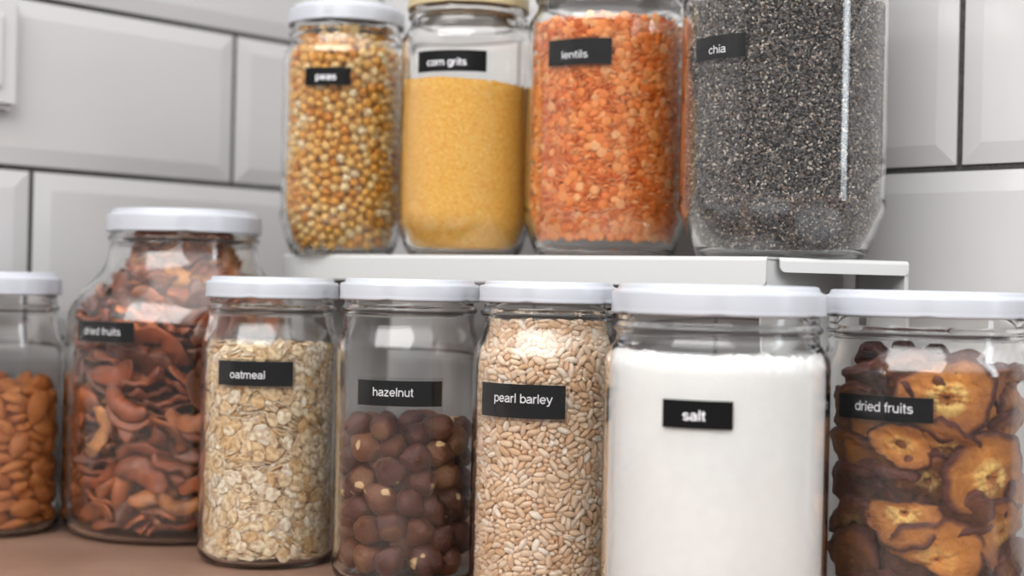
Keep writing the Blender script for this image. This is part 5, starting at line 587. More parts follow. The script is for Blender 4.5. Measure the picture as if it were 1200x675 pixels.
534,201,633,50,88,50,16,  244,219,566,56,18,41,27,  306,178,218,50,84,42,14,  315,177,590,88,84,5,39,  478,175,247,89,1,47,18,  346,167,452,7,89,5,16,  404,160,570,87,9,49,25,  519,200,406,53,9,28,29,
364,163,434,86,86,35,26,  519,200,771,53,9,28,29,  516,190,229,11,86,23,9,  177,478,26,49,88,58,29,  217,264,106,20,9,39,2,  205,250,267,71,72,82,31,  205,250,632,71,72,82,31,  427,162,524,2,84,10,16,
287,195,156,40,4,70,19,  532,201,211,39,1,82,6,  472,170,380,40,0,6,22,  472,170,744,40,0,6,22,  354,165,309,45,6,70,8,  354,165,674,45,6,70,8,  339,170,220,84,4,70,29,  568,232,161,86,1,4,28,
476,174,232,50,87,86,28,  293,187,536,52,1,17,29,  338,170,190,50,1,71,39,  621,289,421,68,85,60,4,  624,295,475,24,87,17,25,  423,169,141,53,89,88,14,  382,162,244,3,3,14,27,  470,170,388,44,7,25,5,
470,170,753,44,7,25,5,  362,164,429,40,0,45,9,  495,181,373,49,8,50,7,  495,181,738,49,8,50,7,  363,162,199,85,86,23,4,  348,164,564,7,84,89,2,  416,163,358,0,84,85,19,  416,163,723,0,84,85,19,
370,160,576,41,10,53,35,  415,161,539,6,0,88,37,  345,167,447,45,83,25,38,  373,170,133,42,85,67,24,  488,176,416,1,3,16,33,  488,176,781,1,3,16,33,  179,289,454,22,85,75,12,  245,218,348,25,78,11,36,
245,218,713,25,78,11,36,  532,201,201,50,3,23,15,  322,173,322,58,85,66,32,  322,173,687,58,85,66,32,  471,172,186,79,83,62,8,  238,223,552,35,16,61,8,  497,182,603,41,4,48,7,  482,174,199,45,6,72,14,
284,190,478,9,89,74,38,  504,185,245,89,7,85,18,  170,303,490,67,3,74,26,  174,292,624,66,20,71,34,  315,177,372,76,5,22,17,  315,177,737,76,5,22,17,  398,160,218,42,3,21,35,  254,213,166,43,2,70,29,
264,204,251,45,7,33,19,  503,185,306,37,8,75,19,  264,197,347,69,13,28,32,  264,204,616,45,7,33,19,  503,185,671,37,8,75,19,  264,197,712,69,13,28,32,  330,170,310,8,1,75,35,  381,160,487,50,80,24,35,
330,170,675,8,1,75,35,  258,206,287,75,3,68,37,  414,161,502,43,80,50,13,  258,206,652,75,3,68,37,  276,196,302,85,1,79,27,  276,196,667,85,1,79,27,  205,279,122,35,78,24,27,  478,179,152,84,86,69,18,
428,165,167,50,0,82,39,  418,163,380,51,2,62,27,  244,216,523,77,82,1,2,  257,209,553,63,77,57,31,  418,163,745,51,2,62,27,  603,276,490,27,9,84,36,  498,180,234,3,8,62,11,  353,165,244,41,5,83,5,
188,279,623,22,88,70,19,  294,185,207,2,2,75,6,  520,194,259,78,77,66,8,  268,202,313,87,85,54,29,  297,180,432,0,79,16,1,  520,194,624,78,77,66,8,  268,202,678,87,85,54,29,  310,179,344,0,10,50,28,
310,179,709,0,10,50,28,  190,285,259,72,72,45,15,  190,285,624,72,72,45,15,  369,161,567,49,9,65,16,  458,168,266,85,83,6,38,  535,200,473,53,4,33,21,  458,168,631,85,83,6,38,  418,161,548,85,0,37,24,
375,168,152,87,85,5,26,  276,192,613,16,12,68,23,  351,166,203,4,10,55,6,  245,214,489,62,10,64,5,  636,318,265,23,86,62,6,  636,318,630,23,86,62,6,  585,271,83,21,79,62,21,  259,218,120,52,10,14,14,
464,168,394,6,85,57,27,  464,168,759,6,85,57,27,  260,211,154,41,5,76,19,  509,188,518,48,3,51,39,  571,232,209,36,4,27,19,  622,290,183,65,15,59,1,  316,177,561,28,82,13,26,  181,284,281,69,11,30,31,
493,180,379,81,89,18,7,  411,161,533,50,4,82,38,  181,284,646,69,11,30,31,  493,180,744,81,89,18,7,  372,161,447,52,5,81,39,  391,164,545,88,3,31,28,  286,187,314,55,80,33,23,  286,187,679,55,80,33,23,
166,312,176,22,75,28,5,  245,219,502,15,81,69,28,  175,299,373,69,83,26,9,  175,299,738,69,83,26,9,  349,173,178,0,87,58,37,  583,239,227,39,12,30,13,  476,174,359,89,87,80,29,  566,227,426,3,83,71,38,
476,174,724,89,87,80,29,  348,173,138,46,3,24,3,  516,191,189,49,3,5,38,  490,180,392,77,88,25,8,  490,180,756,77,88,25,8,  576,230,179,53,17,50,21,  166,321,580,23,75,71,18,  195,274,410,2,10,65,26,
195,274,775,2,10,65,26,  326,169,352,83,87,40,31,  326,169,717,83,87,40,31,  349,173,143,0,2,25,7,  356,163,272,46,82,52,21,  401,159,492,43,84,18,4,  230,226,578,87,76,20,3,  356,163,637,46,82,52,21,
444,164,505,17,3,28,13,  620,286,218,66,2,60,0,  215,250,432,69,0,58,27,  577,235,436,36,89,89,1,  306,181,311,42,89,39,26,  306,181,676,42,89,39,26,  428,162,239,48,87,51,3,  403,161,235,0,2,61,26,
276,196,265,45,4,27,27,  242,217,379,0,14,49,15,  276,196,630,45,4,27,27,  242,217,744,0,14,49,15,  232,231,24,46,2,2,6,  307,179,353,87,8,43,25,  307,179,718,87,8,43,25,  312,179,510,57,5,12,28,
501,182,320,74,5,76,12,  587,245,421,10,9,54,16,  284,187,617,57,15,63,19,  501,182,686,74,5,76,12,  373,170,140,88,1,6,6,  323,172,560,29,1,17,22,  321,173,374,51,17,48,14,  321,173,739,51,17,48,14,
487,178,401,7,10,57,7,  487,178,766,7,10,57,7,  228,233,302,16,86,64,8,  228,233,667,16,86,64,8,  328,171,516,23,6,19,14,  244,227,160,78,86,53,8,  245,217,539,57,89,53,3,  525,197,171,1,87,30,19,
404,159,410,45,8,73,35,  404,159,775,45,8,73,35,  469,171,181,34,3,71,25,  173,294,539,66,74,76,35,  508,189,156,0,86,29,22,  231,231,170,5,82,76,8,  290,184,408,9,83,55,34,  582,245,457,87,7,26,9,
290,184,773,9,83,55,34,  642,336,542,23,1,64,19,  605,277,514,75,14,44,3,  501,191,153,48,86,21,28,  408,160,349,47,4,18,3,  497,182,612,39,88,28,17,  408,160,714,47,4,18,3,  378,161,262,2,0,35,23,
420,163,480,49,88,75,27,  378,161,627,2,0,35,23,  495,180,441,0,7,23,37,  499,181,564,33,73,66,2,  193,279,311,89,83,15,9,  298,183,496,7,81,27,34,  193,279,676,89,83,15,9,  542,206,232,43,4,20,13,
406,161,517,49,88,8,25,  411,165,152,83,1,33,2,  349,168,237,38,2,71,27,  632,317,178,21,4,17,36,  174,299,425,19,18,70,21,  252,210,328,26,88,64,16,  333,169,567,38,18,32,1,  252,210,693,26,88,64,16,
572,230,254,53,8,42,4,  490,178,424,87,85,67,3,  572,230,619,53,8,42,4,  292,186,340,72,77,61,14,  292,186,704,72,77,61,14,  393,160,587,47,84,7,35,  323,174,500,79,12,71,16,  274,198,552,42,6,80,36,
566,223,185,56,1,58,0,  626,291,540,67,3,16,13,  462,170,541,2,86,25,29,  599,262,388,6,81,76,15,  599,262,753,6,81,76,15,  472,171,368,4,88,62,3,  218,242,564,38,7,13,11,  472,171,733,4,88,62,3,
544,206,291,7,6,47,37,  544,206,656,7,6,47,37,  624,295,262,22,87,18,15,  624,295,627,22,87,18,15,  192,302,116,83,10,3,38,  533,201,519,0,4,43,5,  557,230,134,52,86,67,9,  417,167,148,39,0,40,24,
482,181,164,51,5,17,8,  256,207,521,39,5,0,36,  498,183,335,89,87,9,9,  345,168,506,41,88,27,28,  558,228,485,59,77,37,9,  498,183,700,89,87,9,9,  530,200,576,72,88,50,38,  455,168,169,44,6,57,26,
247,211,409,22,79,24,34,  247,211,774,22,79,24,34,  284,200,129,58,82,28,24,  545,210,224,42,2,14,36,  505,186,199,44,3,83,26,  266,204,324,84,88,62,28,  570,231,382,49,85,48,15,  266,204,689,84,88,62,28,
570,231,747,49,85,48,15,  596,283,120,33,9,67,29,  208,259,192,43,87,5,29,  307,186,505,36,9,71,19,  503,185,584,86,83,22,19,  344,165,556,37,86,28,4,  281,199,146,44,1,7,15,  253,213,257,4,5,45,39,
596,260,295,39,85,1,6,  253,213,622,4,5,45,39,  596,260,660,39,85,1,6,  290,197,128,8,13,10,24,  393,165,318,48,89,54,19,  393,165,684,48,89,54,19,  400,160,290,87,85,70,36,  400,160,655,87,85,70,36,
483,174,318,82,80,55,3,  483,174,683,82,80,55,3,  461,169,162,45,8,60,1,  401,163,159,87,1,35,26,  236,221,407,0,13,53,11,  236,221,772,0,13,53,11,  512,190,164,2,89,16,26,  253,209,357,28,87,63,22,
253,209,722,28,87,63,22,  338,174,546,38,79,45,35,  226,236,178,0,84,81,25,  592,262,519,84,85,67,29,  552,216,208,44,87,84,6,  599,284,131,78,89,51,35,  370,165,403,9,89,11,34,  312,178,482,69,76,11,22,
370,165,768,9,89,11,34,  388,168,152,43,86,8,14,  596,263,191,50,85,87,38,  427,173,118,31,2,42,11,  489,177,240,1,87,14,12,  439,162,253,5,89,63,2,  439,162,618,5,89,63,2,  257,207,370,48,73,40,18,
206,258,478,35,8,74,9,  536,202,491,37,85,78,4,  257,207,735,48,73,40,18,  233,229,206,20,77,64,7,  361,172,185,1,89,43,3,  548,214,191,46,0,32,9,  472,176,353,46,3,31,27,  472,176,718,46,3,31,27,
305,180,420,41,2,68,23,  268,199,467,74,5,22,23,  211,252,532,28,83,2,13,  619,333,89,72,2,20,36,  518,192,278,85,84,80,39,  518,192,642,85,84,80,39,  359,167,154,1,86,84,3,  219,243,574,58,1,46,38,
210,255,448,5,3,36,17,  428,162,418,4,4,64,34,  428,162,783,4,4,64,34,  431,162,430,40,1,32,34,  193,272,483,61,8,20,15,  529,205,165,43,6,55,16,  501,184,521,86,3,27,27,  528,197,195,40,6,80,35,
238,224,297,5,14,2,17,  533,200,344,86,86,1,4,  295,186,492,40,8,72,38,  238,224,662,5,14,2,17,  533,200,708,86,86,1,4,  374,177,97,20,16,41,25,  376,168,234,0,88,84,18,  279,193,484,84,4,34,15,
485,174,533,7,10,3,32,  616,298,346,79,5,8,19,  616,298,711,79,5,8,19,  613,306,151,14,11,27,29,  222,240,468,3,6,37,13,  314,176,173,45,87,69,4,  268,206,177,1,89,26,7,  603,271,547,29,17,52,28,
293,191,24,44,2,39,2,  208,260,216,44,1,59,9,  481,172,529,35,6,67,2,  501,181,543,11,88,18,34,  498,180,594,42,4,50,20,  612,275,590,17,1,14,31,  236,224,243,58,75,25,34,  559,220,276,37,87,8,7,
559,220,640,37,87,8,7,  434,162,372,24,6,68,31,  434,162,737,24,6,68,31,  577,238,279,85,84,88,19,  490,178,321,9,83,31,13,  273,203,421,5,7,4,19,  322,174,486,78,84,52,6,  577,238,644,85,84,88,19,
490,178,686,9,83,31,13,  168,358,114,16,12,20,8,  491,185,179,35,0,66,29,  279,194,272,0,4,20,15,  227,235,332,49,9,51,19,  437,172,468,36,88,77,38,  575,239,596,89,88,35,19,  279,194,637,0,4,20,15,
227,235,697,49,9,51,19,  553,220,235,45,84,70,16,  528,197,226,82,74,56,33,  551,216,379,4,2,82,38,  422,163,434,2,0,81,38,  551,216,744,4,2,82,38,  315,181,518,8,1,15,19,  260,205,173,46,1,8,14,
565,227,552,48,4,3,27,  425,160,186,38,3,54,14,  485,175,267,4,4,60,2,  397,159,400,0,6,79,11,  249,215,557,41,15,26,17,  485,175,632,4,4,60,2,  397,159,765,0,6,79,11,  642,337,359,68,79,20,19,
569,230,473,77,80,67,16,  642,337,724,68,79,20,19,  244,216,428,30,3,21,23,  167,317,239,22,6,72,36,  348,174,533,28,6,22,13,  573,229,262,6,78,67,36,  200,258,571,71,83,68,25,  573,229,627,6,78,67,36,
206,258,421,47,83,73,21,  259,204,530,52,89,39,21,  454,167,251,46,89,84,4,  454,167,616,46,89,84,4,  575,236,479,84,19,88,19,  629,299,516,23,75,61,21,  577,244,496,37,2,0,22,  498,180,539,56,2,14,16,
243,218,220,6,12,4,14,  457,174,486,88,12,7,19,  448,169,438,0,85,63,8,  533,200,479,89,81,64,24,  260,205,535,88,83,62,7,  556,221,540,0,2,68,29,  213,250,317,2,84,3,26,  225,236,313,14,4,61,18,
370,161,594,46,4,60,21,  213,250,682,2,84,3,26,  225,236,678,14,4,61,18,  473,172,305,79,2,25,24,  473,172,670,79,2,25,24,  218,243,372,49,76,80,6,  218,243,737,49,76,80,6,  619,286,446,27,7,15,11,
274,195,491,86,6,34,21,  607,286,235,52,89,38,8,  512,186,213,51,5,6,24,  411,160,385,39,5,28,32,  411,160,750,39,5,28,32,  225,238,358,70,80,14,19,  217,245,523,81,9,19,2,  225,238,723,70,80,14,19,
213,261,129,70,81,24,5,  162,323,605,22,11,26,34,  304,189,580,48,86,78,24,  532,199,183,49,0,85,20,  434,162,246,47,0,36,1,  272,199,545,40,6,74,15,  250,213,184,3,3,71,4,  262,204,394,37,82,57,16,
262,204,759,37,82,57,16,  569,229,461,61,9,24,23,  182,310,153,76,11,57,2,  541,211,152,43,9,1,4,  618,322,133,76,85,50,24,  552,215,200,46,1,39,14,  214,251,499,86,88,86,38,  262,210,273,40,6,70,38,
262,210,638,40,6,70,38,  584,249,374,5,86,79,27,  584,249,739,5,86,79,27,  237,230,155,83,9,67,5,  483,175,302,2,4,57,12,  565,229,415,1,85,77,29,  227,236,461,85,85,88,28,  538,206,499,45,80,60,29,
483,175,667,2,4,57,12,  565,229,780,1,85,77,29,  603,264,414,60,84,66,35,  603,264,779,60,84,66,35,  238,220,479,28,14,72,2,  549,213,607,51,5,41,39,  161,339,393,68,81,25,38,  161,339,758,68,81,25,38,
325,178,241,0,7,3,9,  204,260,462,82,84,58,6,  354,175,124,6,8,30,2,  276,196,328,83,88,65,34,  276,196,693,83,88,65,34,  307,178,601,2,86,29,1,  203,261,324,38,84,4,11,  203,261,689,38,84,4,11,
388,166,323,2,2,38,28,  403,161,385,83,4,27,7,  314,182,568,81,75,4,28,  388,166,688,2,2,38,28,  403,161,750,83,4,27,7,  188,310,136,9,5,71,39,  264,205,398,80,89,64,18,  264,205,763,80,89,64,18,
412,160,428,41,82,48,32,  251,210,291,63,7,18,33,  296,192,604,2,10,42,6,  251,210,656,63,7,18,33,  570,229,227,6,82,74,18,  384,167,227,88,0,16,15,  577,241,542,2,89,10,19,  339,168,324,47,5,58,21,
156,348,418,68,73,70,6,  562,225,409,42,88,7,18,  595,255,435,39,7,21,31,  339,168,689,47,5,58,21,  156,348,783,68,73,70,6,  562,225,774,42,88,7,18,  240,222,260,24,69,60,14,  240,222,625,24,69,60,14,
591,282,99,17,75,24,26,  631,304,581,67,81,18,31,  162,334,305,63,73,30,14,  162,334,670,63,73,30,14,  153,360,239,67,77,70,6,  216,251,181,88,88,6,29,  255,207,342,34,87,61,31,  552,223,526,36,8,0,38,
255,207,707,34,87,61,31,  239,224,195,20,71,65,8,  417,162,371,50,86,77,33,  550,215,516,11,88,37,18,  417,162,736,50,86,77,33,  548,209,317,81,2,7,35,  257,206,312,44,87,50,33,  548,209,682,81,2,7,35,
257,206,677,44,87,50,33,  158,338,466,67,77,72,32,  605,316,78,25,18,18,15,  217,243,334,31,2,18,12,  280,188,387,64,74,0,35,  287,196,422,89,83,42,19,  217,243,699,31,2,18,12,  280,188,752,64,74,0,35,
340,167,228,4,87,26,12,  330,176,249,85,2,77,16,  554,217,304,2,88,71,24,  566,230,607,53,1,73,9,  554,217,669,2,88,71,24,  300,184,155,2,89,24,10,  188,284,521,80,88,78,9,  219,246,623,32,1,55,28,
563,225,620,88,4,45,37,  254,207,422,72,74,63,2,  641,347,298,65,16,63,36,  641,347,663,65,16,63,36,  228,236,261,6,82,75,29,  228,236,626,6,82,75,29,  495,180,449,89,84,71,32,  423,161,490,45,0,89,1,
482,180,612,5,4,69,18,  202,269,206,1,2,82,29,  572,233,242,50,5,54,35,  582,243,445,6,8,31,25,  194,267,563,34,14,83,1,  559,221,462,17,81,29,29,  544,215,154,3,8,12,5,  220,244,408,21,84,58,7,
288,188,367,81,8,17,25,  220,244,773,21,84,58,7,  288,188,732,81,8,17,25,  316,175,426,47,1,88,3,  268,202,414,7,82,29,33,  309,177,615,85,3,42,32,  268,202,779,7,82,29,33,  291,194,224,86,3,18,39,
572,234,396,87,86,74,7,  572,234,761,87,86,74,7,  164,437,27,47,0,12,26,  440,168,151,53,88,80,11,  384,166,195,3,1,18,28,  243,217,365,84,12,37,12,  388,168,553,1,4,46,13,  243,217,730,84,12,37,12,
217,246,223,75,83,54,7,  481,182,135,44,87,80,22,  590,256,177,4,3,31,27,  245,216,174,84,3,26,21,  528,196,620,85,88,43,34,  468,173,416,81,5,31,28,  210,251,480,10,9,13,5,  468,173,781,81,5,31,28,
157,341,369,68,4,72,32,  157,341,734,68,4,72,32,  641,345,445,65,14,61,3,  186,289,512,55,89,38,6,  532,202,384,76,89,83,15,  532,202,749,76,89,83,15,  380,161,190,45,0,14,32,  607,276,403,52,81,77,36,
206,263,514,47,7,26,34,  607,276,768,52,81,77,36,  488,185,170,43,8,86,24,  376,167,178,87,88,6,19,  213,248,349,79,9,29,25,  590,249,405,89,76,72,32,  462,176,502,62,3,33,19,  414,167,561,47,5,61,26,
213,248,714,79,9,29,25,  590,249,770,89,76,72,32,  543,210,215,43,89,87,15,  606,279,256,86,78,64,7,  606,279,621,86,78,64,7,  431,163,520,46,85,8,2,  587,249,171,5,89,40,2,  193,281,183,4,1,71,39,
580,241,203,50,2,60,4,  571,232,586,87,89,48,37,  291,187,324,64,2,19,2,  291,187,689,64,2,19,2,  570,231,193,86,88,82,4,  563,227,155,45,2,46,21,  410,164,565,88,83,13,14,  300,183,299,1,1,56,34,
341,174,437,5,87,13,18,  278,195,462,42,5,44,24,  300,183,664,1,1,56,34,  271,206,153,87,5,79,33,  204,262,199,43,0,20,24,  219,246,204,1,89,89,27,  581,252,603,3,4,21,8,  156,367,550,65,79,26,18,
503,191,394,82,0,22,39,  503,191,759,82,0,22,39,  188,293,254,67,13,48,29,  188,293,619,67,13,48,29,  582,248,164,87,0,80,7,  528,197,330,11,88,38,24,  528,197,695,11,88,38,24,  451,181,105,66,85,6,1,
490,178,209,52,0,1,27,  433,164,502,5,80,43,25,  624,315,350,33,2,9,19,  624,315,714,33,2,9,19,  583,245,553,42,88,55,34,  228,230,253,12,2,60,1,  231,226,372,17,86,67,31,  595,262,373,88,8,47,26,
228,230,618,12,2,60,1,  231,226,738,17,86,67,31,  595,262,738,88,8,47,26,  310,185,179,44,3,28,36,  208,253,356,14,82,68,13,  208,253,721,14,82,68,13,  376,164,173,41,89,10,2,  644,361,345,65,19,63,26,
644,361,710,65,19,63,26,  197,273,347,83,86,10,16,  197,273,712,83,86,10,16,  636,374,121,1,72,88,8,  284,197,440,46,83,88,29,  577,239,439,9,4,38,16,  157,343,569,66,75,71,4,  586,246,387,81,84,16,15,
586,246,752,81,84,16,15,  206,261,435,8,85,59,37,  641,347,517,67,16,65,22,  295,193,592,4,11,42,6,  206,271,137,83,14,31,10,  387,167,208,46,1,46,16,  215,248,169,42,89,9,4,  192,282,192,86,2,40,26,
573,243,531,89,83,13,28,  558,232,124,50,85,74,33,  465,175,235,84,85,20,28,  320,179,399,20,0,17,9,  599,258,420,7,77,79,33,  599,260,444,56,88,60,22,  320,179,764,20,0,17,9,  182,365,70,66,83,25,1,
612,291,460,45,84,68,18,  294,194,523,0,6,88,6,  195,316,79,66,9,29,23,  301,191,137,48,87,34,34,  202,267,518,5,6,33,28,  308,189,128,49,88,36,32,  222,236,513,27,81,61,11,  152,374,214,22,3,25,29,
618,298,599,10,5,6,26,  348,167,615,18,80,2,12,  331,173,175,86,86,65,34,  427,181,100,23,11,3,18,  644,366,460,24,71,19,18,  393,167,220,89,4,27,24,  195,276,240,0,85,8,17,  605,278,344,40,83,11,19,
630,321,600,13,5,11,37,  605,278,709,40,83,11,19,  255,206,384,6,78,36,22,  255,206,749,6,78,36,22,  187,289,209,40,1,7,4,  329,177,195,1,3,65,6,  260,203,211,37,1,81,32,  359,167,291,48,9,31,11,
579,242,300,1,81,62,16,  543,206,455,82,8,7,35,  359,167,656,48,9,31,11,  579,242,665,1,81,62,16,  199,269,289,3,85,7,16,  509,186,414,62,4,77,13,  593,260,504,44,89,21,26,  199,269,654,3,85,7,16,
509,186,779,62,4,77,13,  183,299,240,23,88,44,9,  172,310,557,17,81,82,32,  642,338,169,69,84,20,12,  410,165,231,47,1,69,34,  159,344,279,25,74,70,31,  159,344,644,25,74,70,31,  577,248,150,50,86,52,38,
547,212,331,5,10,23,19,  547,212,696,5,10,23,19,  354,173,169,87,1,14,2,  184,295,307,82,5,48,17,  184,295,672,82,5,48,17,  216,251,157,4,88,74,34,  155,364,265,67,79,25,4,  197,265,338,77,0,24,31,
206,261,428,53,87,59,37,  155,364,630,67,79,25,4,  197,265,703,77,0,24,31,  596,258,329,9,81,81,34,  596,258,694,9,81,81,34,  594,257,302,87,83,82,6,  594,257,666,87,83,82,6,  558,240,103,69,84,10,19,
382,168,163,3,1,59,36,  176,382,90,62,0,24,39,  638,359,426,26,10,12,8,  644,344,493,73,19,24,31,  477,180,619,3,82,3,33,  472,174,593,15,8,85,16,  611,314,113,33,2,18,4,  634,345,389,79,76,39,36,
634,345,754,79,76,39,36,  585,255,157,45,87,59,39,  198,269,458,81,87,62,23,  389,163,592,82,1,35,21,  206,256,404,53,0,69,5,  206,256,768,53,0,69,5,  206,271,148,88,6,39,17,  159,335,166,69,3,71,21,
599,265,328,57,3,68,37,  599,265,692,57,3,68,37,  586,250,196,44,88,10,35,  476,179,406,51,7,57,21,  197,272,502,82,88,64,6,  476,179,771,51,7,57,21,  227,236,451,87,6,28,38,  606,297,126,4,14,86,22,
636,335,239,16,8,13,15,  174,318,344,70,13,44,39,  174,318,709,70,13,44,39,  210,257,171,88,87,0,19,  608,280,284,88,5,5,3,  548,212,373,48,1,87,2,  608,280,649,88,5,5,3,  548,212,738,48,1,87,2,
608,300,139,9,86,29,39,  212,259,314,50,87,1,19,  212,259,679,50,87,1,19,  600,297,100,23,78,22,4,  585,255,286,40,86,83,9,  381,168,414,59,81,21,36,  585,255,651,40,86,83,9,  381,168,779,59,81,21,36,
216,245,485,79,8,73,18,  563,221,442,58,4,65,2,  182,300,300,80,87,39,15,  182,300,665,80,87,39,15,  364,172,192,0,89,72,12,  215,247,338,8,13,49,34,  590,255,312,7,0,49,28,  215,247,703,8,13,49,34,
590,255,677,7,0,49,28,  187,322,102,24,4,34,26,  212,258,390,87,78,86,39,  195,276,383,1,3,53,14,  195,275,454,54,88,25,17,  212,258,755,87,78,86,39,  195,276,748,1,3,53,14,  577,239,269,88,6,24,6,
562,233,372,4,88,40,28,  577,239,634,88,6,24,6,  562,233,737,4,88,40,28,  581,241,314,37,2,3,32,  466,176,408,50,82,82,24,  544,211,574,69,73,3,38,  581,241,679,37,2,3,32,  466,176,773,50,82,82,24,
617,358,80,67,5,65,8,  600,270,166,0,2,78,24,  207,258,225,48,0,10,35,  191,281,422,85,89,34,13,  186,339,85,67,78,24,26,  203,264,533,45,83,63,36,  200,286,135,79,88,17,6,  588,263,133,9,89,51,16,
283,192,472,38,0,29,12,  352,172,354,39,87,46,19,  352,172,719,39,87,46,19,  154,360,163,19,9,23,4,  215,247,380,31,7,22,25,  215,247,745,31,7,22,25,  320,179,604,4,6,4,19,  266,203,575,18,85,37,39,
199,271,491,1,81,43,4,  606,280,294,84,3,88,6,  445,173,510,17,88,33,17,  606,280,658,84,3,88,6,  603,273,181,89,0,11,36,  239,222,214,10,11,8,22,  604,277,313,42,9,47,29,  604,277,678,42,9,47,29,
622,304,616,76,81,64,7,  171,327,268,4,5,68,18,  171,327,633,4,5,68,18,  244,232,126,0,79,62,24,  408,166,169,1,3,70,26,  269,207,410,53,6,9,12,  296,194,541,0,82,42,13,  269,207,774,53,6,9,12,
162,334,346,22,14,72,2,  559,231,536,47,89,3,17,  582,244,525,88,6,53,34,  162,334,711,22,14,72,2,  156,362,298,22,87,70,14,  260,214,303,50,4,12,12,  332,176,417,40,3,51,29,  156,362,663,22,87,70,14,
260,214,668,50,4,12,12,  332,176,782,40,3,51,29,  609,288,200,4,1,73,29,  572,235,300,47,81,60,7,  615,296,329,86,6,39,19,  572,235,665,47,81,60,7,  615,296,694,86,6,39,19,  647,358,378,66,7,19,14,
647,358,743,66,7,19,14,  175,312,518,73,71,38,30,  608,280,494,55,17,27,21,  155,362,340,21,77,71,11,  603,273,322,56,89,73,16,  155,362,706,21,77,71,11,  603,273,687,56,89,73,16,  414,168,466,87,87,5,23,
192,279,437,38,86,61,34,  628,320,621,50,77,46,3,  171,342,139,61,79,24,18,  174,318,410,9,82,69,6,  174,318,774,9,82,69,6,  235,236,153,35,88,50,39,  523,201,468,54,11,23,29,  556,219,455,59,15,19,36,
648,372,317,67,86,21,26,  648,372,682,67,86,21,26,  195,483,80,68,0,16,16,  178,312,197,53,83,62,7,  613,292,169,44,0,65,37,  207,269,159,84,3,23,25,  609,286,505,35,18,7,39,  555,224,140,87,84,6,12,
629,375,94,15,74,74,15,  188,294,439,29,1,49,1,  617,313,155,74,4,81,19,  620,296,246,4,10,2,11,  507,195,207,45,86,36,24,  193,274,442,81,2,73,22,  218,254,609,4,16,85,28,  305,189,144,42,1,71,32,
204,260,330,81,3,16,12,  204,260,695,81,3,16,12,  192,293,144,49,0,71,2,  595,256,450,8,3,54,34,  636,356,405,28,87,3,25,  636,356,770,28,87,3,25,  494,187,475,6,83,49,8,  592,267,142,6,85,51,4,
619,294,363,83,85,9,32,  619,294,728,83,85,9,32,  248,222,441,16,85,65,15,  524,200,144,86,74,82,24,  208,253,410,4,82,84,31,  395,167,468,7,0,79,37,  326,181,536,48,70,72,18,  208,253,775,4,82,84,31,
564,236,617,50,4,66,5,  625,424,79,73,13,28,39,  314,183,188,2,85,22,38,  627,321,336,48,85,77,37,  611,287,335,87,7,45,26,  627,321,701,48,85,77,37,  611,287,700,87,7,45,26,  224,248,197,89,1,63,14,
204,259,233,46,87,34,1,  176,333,144,12,10,3,8,  549,211,420,16,17,88,22,  549,211,785,16,17,88,22,  187,287,226,36,14,55,37,  627,312,241,34,7,65,22,  617,297,316,40,0,27,14,  617,297,681,40,0,27,14,
508,195,436,27,8,82,16,  596,260,559,42,3,63,12,  621,311,310,88,10,53,39,  621,311,675,88,10,53,39,  178,315,472,89,84,82,9,  536,208,244,1,6,24,9,  506,193,579,85,85,23,17,  543,213,499,2,10,16,19,
604,288,158,0,87,51,19,  184,324,120,7,14,65,24,  629,354,131,41,79,4,18,  618,302,199,43,89,27,16,  276,204,168,53,5,55,3,  627,319,251,86,81,45,25,  627,319,616,86,81,45,25,  184,302,191,83,83,88,8,
180,295,345,21,86,38,26,  402,166,524,86,1,56,32,  578,242,503,82,88,82,23,  180,295,710,21,86,38,26,  597,276,146,6,1,32,36,  594,262,236,85,0,33,19,  162,359,596,50,4,29,31,  218,254,152,43,84,89,38,
154,382,185,25,11,70,29,  151,377,439,67,72,70,38,  605,483,79,68,19,75,38,  612,287,304,2,88,81,33,  480,179,505,11,9,24,38,  612,287,669,2,88,81,33,  597,260,341,3,80,2,31,  588,250,560,85,89,42,14,
597,260,706,3,80,2,31,  623,315,482,86,80,74,8,  152,368,363,23,0,23,35,  152,368,728,23,0,23,35,  161,372,501,71,85,38,16,  646,390,490,22,7,20,6,  151,386,529,68,18,69,28,  617,301,397,1,8,29,27,
617,301,762,1,8,29,27,  318,182,333,56,88,75,9,  420,169,392,4,82,51,18,  318,182,698,56,88,75,9,  420,169,757,4,82,51,18,  606,277,174,0,0,70,3,  234,241,506,83,78,56,38,  588,258,508,89,0,28,18,
631,334,330,57,77,1,33,  631,334,695,57,77,1,33,  187,303,181,8,84,61,29,  191,280,200,1,2,55,31,  315,185,263,1,78,56,9,  194,278,375,0,87,13,23,  315,185,628,1,78,56,9,  194,278,740,0,87,13,23,
607,290,150,86,89,63,35,  200,268,258,86,86,15,15,  200,268,622,86,86,15,15,  166,363,131,12,4,20,16,  151,386,578,22,87,24,27,  173,325,281,3,85,70,38,  173,325,646,3,85,70,38,  599,278,470,84,1,4,17,
192,280,605,49,87,52,21,  495,188,361,37,81,10,29,  495,188,726,37,81,10,29,  640,342,272,70,74,62,12,  640,342,637,70,74,62,12,  626,314,500,40,8,38,14,  168,338,457,55,84,68,9,  621,308,433,7,7,47,29,
194,292,150,0,86,88,8,  626,318,464,45,9,27,15,  461,165,568,66,73,2,14,  286,198,230,84,3,14,26,  624,316,303,79,88,37,4,  420,168,459,1,85,76,18,  624,316,668,79,88,37,4,  287,198,510,82,85,87,9,
212,248,384,78,7,22,31,  212,248,749,78,7,22,31,  198,272,274,88,2,40,27,  198,272,639,88,2,40,27,  649,376,599,23,75,66,21,  180,358,94,68,81,20,27,  150,394,501,67,1,68,26,  618,301,288,4,0,1,3,
